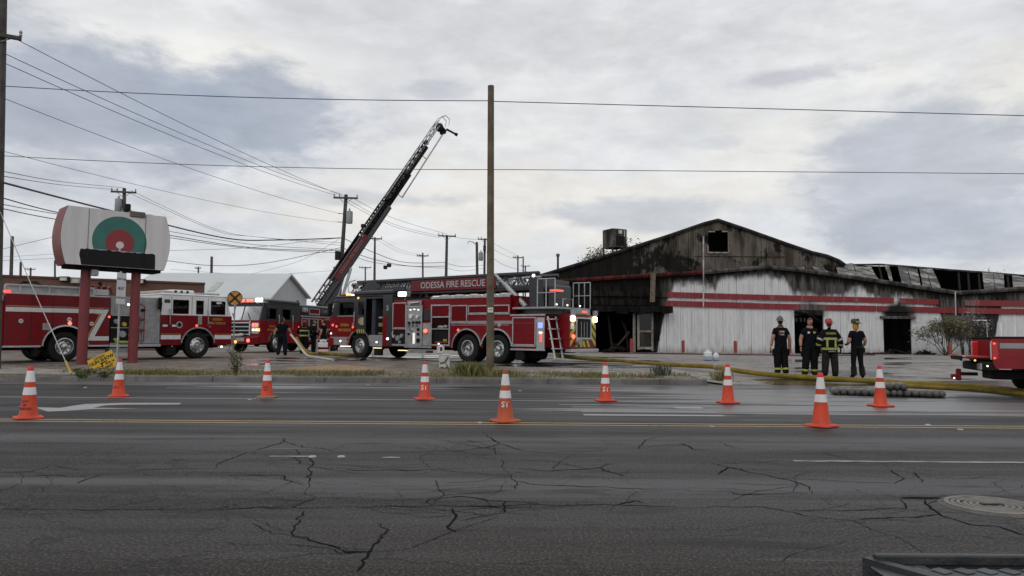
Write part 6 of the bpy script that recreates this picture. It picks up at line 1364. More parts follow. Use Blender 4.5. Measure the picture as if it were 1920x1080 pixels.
    mb = MB(); mb.tube([(3.96, 1.29, 1.18), (4.0, 1.32, 1.05), (3.96, 1.3, .9)], .03, 6); mb.build('hose_fitting', M_chrome, e); sb(T, 'tread_plate', 3.26, 4.05, .56, .64, 1, .03, M_alum2)
    # pump panel
    sb(T, 'pump_panel', 2.36, 3.24, .60, 2.16, 1, .012, M_alum); frame(T, 2.34, 3.26, .58, 2.20, 1, M_alum, .06, .05)
    for x, z, r, m in ((2.98, 1.78, .12, M_chrome), (2.62, 1.76, .09, M_chrome), (2.98, 1.78, .095, M_white), (2.62, 1.76, .07, M_white), (2.85, 1.52, .06, M_black), (2.66, 1.52, .06, M_black), (2.5, 1.52, .06, M_black), (3.08, 1.50, .06, M_black), (2.98, 1.22, .07, M_chrome), (2.56, 1.24, .06, M_black), (2.56, 1.05, .06, M_black), (3.08, 1.05, .05, M_black), (2.55, .80, .09, M_black)):
        mb = MB(); mb.cyl((x, 1.262, z), (x, 1.30 if m != M_white else 1.305, z), r, n=14); mb.build('gauge', m, T)
    for x in (2.62, 2.84, 3.05): mb = MB(); mb.tube([(x, 1.26, 1.42), (x, 1.33, 1.38), (x, 1.33, 1.28)], .02, 5); mb.build('valve_lever', M_black, T)
    mb = MB(); mb.cbox(2.74, 2.84, 1.264, 1.30, .66, 1.10, .01); mb.build('sight_gauge', emit('lit sight gauge', (1, 1, .95), .45), T)
    for x, z in ((2.58, 2.03), (2.8, 2.05), (3.02, 2.03)): barlight(T, x - .05, x + .05, 1.262, 1.275, z - .015, z + .015, E_wsm, 'panel_light')
    sb(T, 'pump_cover', 2.4, 3.2, 2.22, 2.40, 1, .03, M_alum2); mb = MB(); mb.cyl((3.0, 1.28, 2.30), (3.0, 1.34, 2.30), .07, n=12); mb.cyl((2.95, 1.3, 2.3), (2.5, 1.3, 2.32), .05, n=8); mb.build('deck_nozzle', M_chrome, T)
    sb(T, 'running_step', 2.2, 3.3, .30, .40, 1, .05, M_alum2, 1.15, .4); sb(T, 'running_board', 1.8, 3.3, .50, .58, 1, .06, M_alum2)
    sb(T, 'light_column', 1.90, 2.32, .60, 1.50, 1, .02, M_alum2); slamp(T, 2.12, 1.18, 1, .085, E_red, 1.27); sb(T, 'louvre', 1.92, 2.28, 1.60, 2.06, 1, .02, M_grey)
    # open compartment
    mb = MB(); mb.box(.90, 1.86, 1.19, 1.20, .62, 2.2); mb.build('compartment_back', M_black, T)
    frame(T, .86, 1.88, .60, 2.22, 1, M_alum, .06, .04); sb(T, 'half_rolled_door', .92, 1.82, 1.76, 2.16, 1, .012, M_red2); sb(T, 'door_bar', .92, 1.82, 1.70, 1.76, 1, .03, M_alum); sb(T, 'shelf', .92, 1.82, 1.24, 1.28, 1, .02, M_alum, 1.25, .05)
    for x, z, w in ((1.4, 1.34, .18), (1.15, 1.36, .12), (1.5, .72, .2), (1.15, .75, .14)): mb = MB(); mb.ball((x, 1.22, z), (w, .035, .06), 10, 6); mb.build('stowed_gear', M_alum2 if z > 1 else M_sred, T)
    mb = MB(); mb.cbox(1.03, 1.22, 1.24, 1.262, .80, .86, .01); mb.build('stowed_gear', M_lime, T); slamp(T, 1.42, .68, 1, .035, E_wsm)
    # stripes and trim
    sb(T, 'grey_stripe', -3.56, .84, 1.46, 1.57, 1, .004, M_gstripe, 1.262 - .01); sb(T, 'rub_rail', -3.58, .70, 1.30, 1.335, 1, .012, M_alum2) if False else None
    sb(T, 'top_rail', -2.03, 1.9, 2.44, 2.53, 1, .02, M_alum); sb(T, 'mid_rail', -2.0, .80, 1.40, 1.425, 1, .016, M_alum2); sb(T, 'bottom_rail', -3.6, -2.08, .50, .565, 1, .03, M_alum); sb(T, 'deck_edge', -3.6, -2.05, 1.74, 1.80, 1, .03, M_alum)
    slamp(T, .42, 1.22, 1, .05, E_red2); mb = MB(); mb.cyl((-2.0 + .45, 1.255, 1.42), (-1.55, 1.262, 1.42), .075, n=14); mb.build('seal_emblem', M_silver, T)
    # white hoses lying in the hose bed
    for i in range(5): mb = MB(); a = 1.4 - i * .75; mb.ball((a, .95, 2.55), (.30, .22, .07), 12, 6); mb.build('folded_hose', M_hosew, T)
    # tail section: lamp plate, steps, rear face
    sb(T, 'lamp_plate', -3.57, -3.22, .55, 1.68, 1, .012, M_alum); barlight(T, -3.5, -3.3, 1.262, 1.28, 1.30, 1.50, E_blue); barlight(T, -3.48, -3.34, 1.262, 1.28, 1.12, 1.17, E_wsm, 'marker')
    for z in (1.02, .92, .82): barlight(T, -3.47, -3.38, 1.262, 1.28, z, z + .06, E_red2, 'tail_light')
    st = MB()
    for y in (1.22, .72): st.cbox(-4.22, -3.62, y - .02, y + .02, 0.0, .01, .002) if False else st.tube([(-3.68, y, 1.72), (-4.0, y, .22)], .035, 5)
    for k in range(5): f = k / 4; st.cbox(lerp(-3.7, -4.0, f) - .10, lerp(-3.7, -4.0, f) + .10, .72, 1.22, lerp(1.62, .24, f) - .02, lerp(1.62, .24, f) + .02, .006)
    st.build('access_steps', M_alum, T)
    mb = MB(); mb.cbox(-4.18, -3.58, -1.22, .62, .58, 1.82, .02); mb.build('tail_body', M_red, T)
    mb = MB(); mb.cbox(-4.3, -4.0, -1.25, .6, .46, .58, .015); mb.build('tail_step', M_alum, T)
    yc, yw = -.30, .92; X = -4.185
    def rq(y0, y1, z0, z1, m, name, off=0.0, parent=T): mb = MB(); mb.cbox(X - .012 - off, X + .02 - off, y0, y1, z0, z1, .004); return mb.build(name, m, parent)
    rf = rq(-1.20, .60, .62, 1.80, M_red, 'rear_panel')
    rq(-.78, .14, .98, 1.66, M_black, 'ladder_tunnel', .012, rf); mb = MB()
    for a in ((-.84, .20, 1.66, 1.72), (-.84, .20, .92, .98), (-.84, -.78, .98, 1.66), (.14, .20, .98, 1.66)): mb.cbox(X - .05, X - .01, a[0], a[1], a[2], a[3], .006)
    mb.build('tunnel_frame', M_alum, T)
    for y in (-.55, -.35, -.15): mb = MB(); mb.tube([(X - .03, y, 1.0), (X - .03, y, 1.55)], .014, 5); mb.build('stowed_ladder_rail', M_steel, T)
    # chevrons
    def chev(poly): mb = MB(); mb.prism(poly, X - .015, X - .019, 'x'); mb.build('chevron', M_lime, rf)
    for k in range(4):
        z = .66 + k * .30
        chev([(.58, z - .0), (.58, z + .17), (.22, min(1.78, z + .47)), (.22, min(1.77, z + .30))]); chev([(-1.18, z), (-1.18, z + .17), (-.86, min(1.78, z + .44)), (-.86, min(1.77, z + .27))])
    for y0, sg in ((-.28, 1), (-.28, -1)):
        for k in range(2): a = y0 + sg * (.06 + k * .30); chev([(a, .64), (a + sg * .15, .64), (a + sg * .02, .90), (a - sg * .13 + sg * 0, .90)])
    for y in (.46, -1.08):
        mb = MB(); mb.cyl((X - .06, y, 1.80), (X - .06, y, 1.98), .10, n=10); mb.build('beacon_dome', M_alum2, T); mb = MB(); mb.cbox(X - .10, X - .02, y - .11, y + .11, 1.56, 1.76, .03); mb.build('scene_light', emit('scene lamp', (1, .98, .75), 8), T)
    mb = MB(); mb.cbox(X - .05, X, -.75, .30, 1.82, 1.98, .02); mb.build('arrow_board', M_alum2, T)
    for k in range(5): barlight(T, X - .065, X - .045, -.30 + k * .07 - .2, -.25 + k * .07 - .2, 1.88, 1.95, E_red2, 'arrow_lamp')
    lamp(T, X - .01, .42, 1.02, .075, E_red, (-1, 0, 0)); mb = MB(); mb.cyl((X - .14, .1, .84), (X, .1, .84), .12, n=12); mb.build('rear_inlet', M_alum2, T); stext_o = link('lettering', text_mesh('5', .22, M_gold, .002, .006), T, (X - .02, .28, 1.64), (R(90), 0, R(-90))); mb = MB(); mb.cbox(X - .02, X - .012, .30, .52, 1.28, 1.48, .005); mb.build('white_plate', M_white, T)
    # turntable, pedestal, lift cylinder
    mb = MB(); mb.cyl((-2.9, 0, 1.80), (-2.9, 0, 1.98), 1.1, n=28); mb.build('turntable', M_grey, T); mb = MB(); mb.cbox(-4.0, -2.1, -1.15, 1.22, 1.98, 2.06, .02); mb.build('turntable_deck', M_alum2, T)
    mb = MB(); mb.prism([(-2.15, 1.80), (-1.35, 1.80), (-1.15, 2.45), (-2.1, 2.5)], -1.0, 1.05); mb.build('rear_bulkhead', M_red, T)
    mb = MB(); mb.prism([(-3.35, 2.06), (-2.75, 2.06), (-2.65, 3.10), (-3.3, 3.10)], -.75, .98); mb.build('pedestal', M_grey, T)
    mb = MB(); mb.cbox(-3.75, -3.45, -.2, .9, 2.06, 2.85, .04); mb.build('control_console', M_grey, T); barlight(T, -3.9, -3.6, .55, 1.0, 2.62, 2.67, E_red2, 'console_light')
    for q in (.62, -.62): mb = MB(); mb.cyl((-2.35, q * 1.15, 2.1), (-1.35, q * 1.15, 2.98), .10, n=10); mb.cyl((-1.6, q * 1.15, 2.76), (-.9, q * 1.15, 3.35), .06, n=10); mb.build('lift_cylinder', M_steel, T)
    def rails(x0, x1, y, z0, z1, n, name='guard_rail'):
        mb = MB()
        for k in range(n): x = lerp(x0, x1, k / (n - 1)); mb.tube([(x, y, z0), (x, y, z1)], .022, 6)
        mb.tube([(x0, y, z1), (x1, y, z1)], .022, 6); mb.tube([(x0, y, (z0 + z1) / 2), (x1, y, (z0 + z1) / 2)], .018, 6); mb.build(name, M_alum, T)
    rails(-3.95, -3.2, 1.18, 2.06, 3.05, 3); rails(-4.0, -3.25, -1.12, 2.06, 3.05, 4)
    mb = MB(); mb.tube([(-4.0, .1, 2.06), (-4.0, .1, 2.35), (-4.0, .75, 2.35), (-4.0, .75, 2.06)], .02, 6); mb.build('step_hoop', M_alum, T)
    for y in (1.05, .35, -.5): lamp(T, -3.9, y, 2.14, .035, E_wsm, (-1, 0, 0), 'deck_light')
    lamp(T, -2.9, .98, 3.20, .06, E_wsm, (0, 1, 0), 'spot_light')
    # ladder bed, resting level over the cab
    L = MB(); zl = 2.80
    lad = ladder_sec(9.6, 1.25, .52, 15, .05, .085); lo = lad.build('ladder_section', M_grey, T, loc=(-2.9, 0, zl))
    for s2 in (1, -1): mb = MB(); mb.cbox(0, 9.4, s2 * .64 - .05, s2 * .64 + .05, -.09, .09, .02); mb.cbox(0, 9.9, s2 * .64 - .03, s2 * .64 + .03, .47, .60, .02); mb.build('ladder_beam', M_grey, lo)
    lad = ladder_sec(9.7, .95, .40, 16, .045, .06); lad.build('ladder_section', M_alum2, T, loc=(-2.2, 0, zl + .08))
    lad = ladder_sec(9.2, .70, .32, 16, .04, .05); lad.build('ladder_section', M_alum2, T, loc=(-1.5, 0, zl + .12))
    mb = MB(); mb.cbox(-.95, 3.55, .70, .735, 2.82, 3.26, .012); sp = mb.build('name_board', mat('name board red', (.13, .007, .011), .5, 0, .1, 2), T)
    link('lettering', text_mesh('ODESSA FIRE RESCUE', .36, M_silver, .003, .006), sp, (1.28, .742, 3.04), (R(90), 0, R(180)))
    mb = MB(); mb.cbox(3.9, 5.7, .62, .72, 2.86, 3.05, .02); mb.build('ladder_cover', M_grey, T)
    mb = MB(); mb.prism([(5.2, 2.78), (6.8, 2.78), (6.2, 3.38), (5.75, 3.38)], .55, .72); mb.build('ladder_bracket', M_grey, T)
    mb = MB(); mb.cbox(6.3, 6.95, -.35, .4, 3.05, 3.42, .06); mb.cyl((6.9, .1, 3.2), (7.35, .1, 3.12), .09, .07, 10); mb.build('tip_nozzle', M_black, T)
    mb = MB(); mb.tube([(6.9, .55, 2.92), (7.65, .55, 2.92), (7.72, .55, 3.2), (7.6, .55, 3.38), (7.2, .55, 3.45)], .022, 6); mb.tube([(6.9, -.55, 2.92), (7.65, -.55, 2.92), (7.72, -.55, 3.2), (7.6, -.55, 3.38), (7.2, -.55, 3.45)], .022, 6); mb.tube([(7.65, .55, 2.92), (7.65, -.55, 2.92)], .022, 6); mb.build('tip_rail', M_steel, T)
    mb = MB(); mb.cyl((7.3, .35, 3.18), (7.5, .35, 3.2), .10, .13, 10); mb.build('tip_lamp', M_black, T)
    mb = MB(); mb.cbox(3.25, 3.75, 1.0, 1.28, 2.56, 2.80, .03); sl = mb.build('side_flood', M_alum2, T); mb = MB(); mb.cbox(3.28, 3.72, 1.28, 1.292, 2.60, 2.77, .01); mb.build('flood_lens', E_white, sl); mb = MB(); mb.cyl((3.5, 1.1, 2.4), (3.5, 1.1, 2.58), .04, n=8); mb.build('flood_stem', M_alum2, sl)
    for x in (2.9, -1.0): mb = MB(); mb.tube([(x - .25, .62, 2.55), (x, .62, 2.82), (x + .25, .62, 2.55)], .05, 5); mb.build('ladder_cradle', M_grey, T)
    for xx in (-2.45, 5.0): mb = MB(); mb.cbox(xx - .2, xx + .2, 1.02, 1.2, .15, .5, .02); mb.build('mud_flap', M_black, T)
    mb = MB(); mb.cyl((-2.95, .9, .52), (-2.95, .9, .72), .12, n=10); mb.cyl((-2.2, .6, .45), (-3.1, .6, .45), .28, n=12); mb.build('tank', M_black, T)
    return T
LT = ladder_truck()
# turnout coat hung in the open crew bay
g = thing('turnout_coat', 'dark turnout coat with lime bands hanging in the open crew bay', 'coat', LT.matrix_basis @ Vector((4.90, 1.02, .98)), LT.rotation_euler.z)
mb = MB(); vs = []; n = 12
for z, rx, ry in ((0, .18, .10), (.3, .19, .12), (.7, .17, .12), (.95, .14, .10), (1.1, .07, .06)): vs += [(rx * math.cos(6.283 * i / n) * (1 + .12 * math.sin(i * 2.1 + z * 5)), ry * math.sin(6.283 * i / n), z) for i in range(n)]
mb.add(vs, [(r * n + i, r * n + (i + 1) % n, r * n + n + (i + 1) % n, r * n + n + i) for r in range(4) for i in range(n)] + [tuple(range(4 * n, 5 * n))]); mb.build('cloth', M_pants, g)
for z in (.05, .38, .46, .72): mb = MB(); mb.lathe([(.192, z), (.195, z + .01), (.195, z + .06), (.19, z + .07)], 12, caps=False); mb.v = [(a, b * .66 + .008, c) for a, b, c in mb.v]; mb.build('reflective_band', mat('dim coat lime', (.20, .22, .06), .6) if z < .7 else M_alum2, g)

# ------------------------------------------------------------------ engine with white cab
def engine():
    h = (math.cos(R(53)), math.sin(R(53))); c = (-16.82, 27.05)
    T = place('fire_engine', 'red pumper engine with white cab top and white Z stripe', c, R(53), c, (c[0] + h[0] * 5, c[1] + h[1] * 5)); s = -1; H = 1.25
    for x, dp in ((5.0, False), (0, True)):
        for q in (1, -1): wheel(T, x, q * 1.08, q, dp); (wheel(T, x, q * .72, -q, dp) if x < 3 else None)
    chassis(T, -1.8, 6.4, (5.0, 0), ())
    cab(T, 3.45, 6.52, .55, 1.74, 2.52, M_red, M_white, 5.0, [(3.92, 4.58, 1.80, 2.36), (4.90, 5.22, 1.80, 2.36), (5.55, 6.20, 1.80, 2.36)], rake=.30, H=1.24)
    for q in (1, -1): fender(T, 5.0, q, M_chrome, .70, 1.24, .05); well(T, 5.0, q); fender(T, 0, q, M_chrome, .72, H, .05, a0=2, a1=178); well(T, 0, q, .72)
    for a, b in ((3.46, 4.27), (5.74, 6.50)): sb(T, 'white_stripe', a, b, .78, .95, s, .006, M_stripe, 1.24); sb(T, 'gold_line', a, b, .985, 1.0, s, .005, M_gold, 1.24)
    for x in (3.86, 4.72, 5.42, 6.30): sb(T, 'door_seam', x - .006, x + .006, .6, 2.5, s, .003, M_rafter, 1.24)
    handrail(T, 3.78, s, 1.35, 1.98, 1.24); handrail(T, 5.40, s, 1.35, 1.98, 1.24); handrail(T, 3.42, s, .9, 1.9, 1.0)
    stext(T, 'ODESSA', .13, 5.86, 1.60, s, M_gold, 1.24, bold=.001); stext(T, 'FIRE RESCUE', .13, 5.86, 1.44, s, M_gold, 1.24, bold=.001)
    mb = MB(); mb.cyl((4.20, -1.242, 1.36), (4.20, -1.25, 1.36), .135, n=18); e = mb.build('seal_emblem', M_silver, T); mb = MB(); mb.cyl((4.2, -1.25, 1.36), (4.2, -1.254, 1.36), .085, n=18); mb.build('seal_centre', M_sblk, e)
    for x, w in ((3.62, .10), (3.98, .08)): sb(T, 'unit_decal', x - w, x + w, 1.28, 1.36, s, .005, M_stripe, 1.24)
    sb(T, 'vent_grille', 4.99, 5.16, 1.38, 1.74, s, .01, M_alum2, 1.24); sb(T, 'cab_badge', 3.56, 3.80, 2.22, 2.36, s, .012, M_grey, 1.24)
    slamp(T, 4.92, 1.33, s, .05, E_red2, 1.245); slamp(T, 5.50, 1.30, s, .04, mat('red lens', (.45, .02, .02)), 1.245); mb = MB(); mb.cbox(5.46, 5.54, -1.28, -1.24, 1.42, 1.50, .01); mb.build('door_handle', M_chrome, T)
    bumper(T, 6.45, 1.22, .50, .82, .46, M_chrome); lamp(T, 6.70, -1.2, .66, .07, E_amber, (.5, -1, 0), 'marker_light'); lamp(T, 4.05, -1.0, .46, .05, E_wsm, (0, -1, 0), 'ground_light'); lamp(T, 6.2, -1.0, .46, .05, E_wsm, (0, -1, 0), 'ground_light')
    for q in (1, -1): barlight(T, 6.50, 6.55, q * .8, q * 1.1, 1.0, 1.16, E_wsm, 'headlight'); barlight(T, 6.50, 6.55, q * .8, q * 1.1, 1.2, 1.34, M_redlens, 'warning_light')
    mb = MB(); mb.cbox(6.5, 6.55, -.7, .7, .9, 1.6, .02); mb.build('grille', M_chrome, T); mirror(T, 6.35, 1, 2.0); mb = MB(); mb.tube([(6.45, -1.24, 2.3), (6.62, -1.38, 2.2), (6.55, -1.3, 1.75)], .02, 5); mb.build('mirror_arm', M_alum, T)
    # roof equipment
    mb = MB(); mb.cbox(5.15, 6.1, -1.0, .9, 2.60, 2.70, .04); mb.build('light_bar', M_alum2, T)
    mb = MB(); mb.cbox(4.0, 5.0, -.95, .7, 2.60, 2.78, .06); mb.build('roof_unit', M_white, T); mb = MB(); mb.cbox(3.45, 3.98, -1.05, .9, 2.60, 2.72, .03); mb.build('roof_unit', mat('cream lamp bar', (.45, .42, .36), .5), T)
    for x in (4.15, 4.4, 4.65): lamp(T, x, -.96, 2.70, .05, M_black, (0, -1, 0), 'roof_speaker')
    # pump house
    mb = MB(); mb.cbox(1.52, 3.43, -1.15, 1.15, .56, 2.38, .02); mb.build('pump_house', M_alum2, T)
    sb(T, 'upper_panel', 1.52, 2.70, 1.70, 2.40, s, .01, M_alum2); sb(T, 'side_plate', 2.62, 3.42, .62, 2.40, s, .006, M_alum2, 1.2)
    mb = MB(); mb.cbox(1.54, 2.60, -1.27, -1.14, .66, 1.66, .01); pb = mb.build('pump_recess', M_black, T)
    for x, z, r, m in ((2.0, 1.35, .09, M_gold), (2.25, 1.30, .07, M_chrome), (1.95, .98, .14, M_alum2), (2.3, .95, .13, M_alum2), (1.72, 1.45, .10, M_alum2), (2.45, 1.48, .05, M_chrome), (1.7, .78, .06, M_lime)):
        mb = MB(); mb.cyl((x, -1.26, z), (x, -1.36, z), r, r * .85, 14); mb.build('outlet', m, pb)
    for z in (1.22, 1.68, .64): sb(T, 'panel_rail', 1.54, 2.62, z - .015, z + .015, s, .04, M_alum, 1.25)
    mb = MB(); mb.tube([(2.72, -1.25, .70), (2.74, -1.34, .72), (2.74, -1.34, 2.05), (2.6, -1.3, 2.15)], .022, 6); mb.build('grab_rail', M_sred, T)
    for z in (1.15, 1.55, 1.9): mb = MB(); mb.ball((2.70, -1.32, z), (.10, .06, .06), 8, 5); mb.build('strap_roll', M_sred if z < 1.8 else M_black, T)
    sb(T, 'step_box', 2.72, 3.2, .62, 1.12, s, .05, M_alum2, 1.18); sb(T, 'running_board', 1.52, 3.44, .50, .60, s, .05, M_alum); sb(T, 'drop_step', 1.55, 2.6, .30, .48, s, .04, M_alum2, 1.15, .3)
    mb = MB(); mb.ball((2.0, -1.28, .68), (.32, .06, .06), 10, 6); mb.build('folded_hose', M_lime, T); lamp(T, 2.15, -1.25, 2.10, .05, E_wsm, (0, -1, 0), 'panel_lamp')
    mb = MB(); mb.cbox(3.30, 3.42, -1.36, -1.24, 1.95, 2.42, .03); mb.tube([(3.36, -1.3, 2.4), (3.36, -1.42, 2.2), (3.36, -1.36, 1.85)], .03, 6); mb.build('hung_hose_coil', M_black, T)
    # body
    mb = MB(); mb.cbox(-1.88, 1.48, -1.2, 1.2, 1.3, 2.32, .01); mb.cbox(-1.88, -.75, -1.2, 1.2, .62, 1.3, .01); mb.cbox(.75, 1.48, -1.2, 1.2, .62, 1.3, .01); mb.build('body_core', M_red, T)
    for q in (1, -1): side(T, 'body_side', -1.91, 1.50, .55, 2.34, q, M_red, (0,), .72, H, .05)
    sb(T, 'bottom_rail', -1.92, -.78, .52, .585, s, .03, M_alum); sb(T, 'bottom_rail', .78, 1.5, .52, .585, s, .03, M_alum)
    for x in (-1.82, -1.10, -.42, .62): sb(T, 'door_seam', x - .008, x + .008, .62, 2.30, s, .006, M_rafter)
    sb(T, 'door_seam', -1.88, 1.46, 1.93, 1.945, s, .006, M_alum2)
    # Z stripe
    sb(T, 'white_stripe', -1.88, 1.02, 1.735, 1.885, s, .008, M_stripe); mb = MB(); mb.prism([(1.02, 1.885), (1.46, 1.885), (.98, .90), (1.49, .90), (1.49, .745), (.72, .745), (1.20, 1.735), (1.02, 1.735)], s * H, s * (H + .008)); mb.build('z_stripe', M_stripe, T, smooth=0)
    mb = MB(); mb.prism([(.95, 1.72), (1.12, 1.70), (.70, .82), (.73, .82), (1.155, 1.715), (1.14, 1.735)], s * H, s * (H + .004)); mb.build('gold_line', M_gold, T, smooth=0); sb(T, 'gold_line', -1.88, 1.3, 1.915, 1.925, s, .004, M_gold)
    for x, z in ((-1.42, 1.42), (.10, 1.50), (.86, 1.36)): mb = MB(); mb.cyl((x, -1.252, z), (x, -1.275, z), .075, n=14); e = mb.build('door_latch', M_chrome, T); mb = MB(); mb.cbox(x - .05, x + .05, -1.285, -1.274, z - .012, z + .012, .004); mb.build('latch_bar', M_black, e)
    slamp(T, .12, 1.36, s, .06, E_red); sb(T, 'fuel_door', -.74, -.50, 1.12, 1.36, s, .01, M_alum2)
    slamp(T, 1.46, 1.62, s, .04, E_red2); slamp(T, .55, 1.25, s, .03, E_wsm)
    # hose bed rails and load
    mb = MB()
    for z in (2.38, 2.64): mb.cbox(-1.9, .95, -1.22, -1.16, z - .035, z + .035, .01)
    for x in (-1.9, -1.45, -.55, .45, .93): mb.cbox(x - .03, x + .03, -1.22, -1.15, 2.38, 2.64, .01)
    mb.cbox(-1.9, 1.5, -1.24, -1.1, 2.33, 2.38, .01); mb.build('bed_rail', M_alum, T); mb = MB(); mb.cbox(-1.85, .90, -1.16, -1.14, 2.40, 2.62, .005); mb.build('bed_panel', mat('grey bed panel', (.45, .46, .47), .5, .2), T)
    mb = MB(); mb.cbox(1.02, 1.46, -1.2, -.8, 2.40, 2.62, .02); mb.build('bed_box', M_alum, T)
    mb = MB()
    for k in range(4): mb.tube([(.9 + k * .22, -.8, 2.45), (.95 + k * .22, -.75, 2.80 - k * .03), (1.15 + k * .2, -.6, 2.78), (1.3 + k * .2, -.5, 2.5)], .045, 6)
    mb.build('deck_hose', M_sred, T); mb = MB(); mb.cyl((1.55, -.4, 2.45), (1.48, -.4, 2.95), .04, .07, 8); mb.cyl((1.5, -.4, 2.65), (1.75, -.4, 2.75), .05, n=8); mb.build('deck_gun', M_black, T)
    mb = MB(); mb.tube([(-1.5, -.7, 2.55), (-1.2, -.7, 2.78), (-.8, -.7, 2.80), (-.5, -.7, 2.6)], .05, 6); mb.build('bed_cover', M_rafter, T)
    barlight(T, -1.93, -1.75, -1.24, -1.1, 2.38, 2.44, E_red2, 'rear_marker')
    mb = MB(); mb.cbox(-1.99, -1.91, -1.2, 1.2, .6, 2.3, .01); rp = mb.build('rear_panel', M_red, T)
    for k in range(6): mb = MB(); z = .62 + k * .27; mb.prism([(-1.19, z), (-1.19, z + .14), (-.3, z + .60), (-.3, z + .46)], -1.992, -1.997, 'x'); mb.build('chevron', M_lime, rp)
    for k in range(6): mb = MB(); z = .62 + k * .27; mb.prism([(1.19, z), (1.19, z + .14), (.3, z + .60), (.3, z + .46)], -1.992, -1.997, 'x'); mb.build('chevron', M_lime, rp)
    mb = MB(); mb.cbox(-2.35, -1.9, -1.2, 1.2, .50, .58, .01); mb.build('tail_board', M_alum, T); mb = MB(); mb.cyl((-2.0, -1.15, 2.1), (-2.0, -1.15, 2.28), .1, n=10); mb.build('beacon_dome', M_alum2, T)
    mb = MB(); mb.cbox(-.95, -.82, -1.2, -.9, .2, .55, .01); mb.build('mud_flap', M_black, T); mb = MB(); mb.cbox(3.75, 4.15, -1.15, -.85, .14, .5, .02); mb.build('mud_flap', M_black, T)
    # gear hanging behind the centre window
    mb = MB(); mb.ball((5.05, -1.05, 1.95), (.10, .08, .10), 10, 6); mb.ball((5.05, -1.05, 2.15), (.07, .07, .09), 8, 5); mb.build('stowed_mask', mat('mask gear', (.30, .28, .28), .6, 0, .5, 25), T)
    return T
engine()

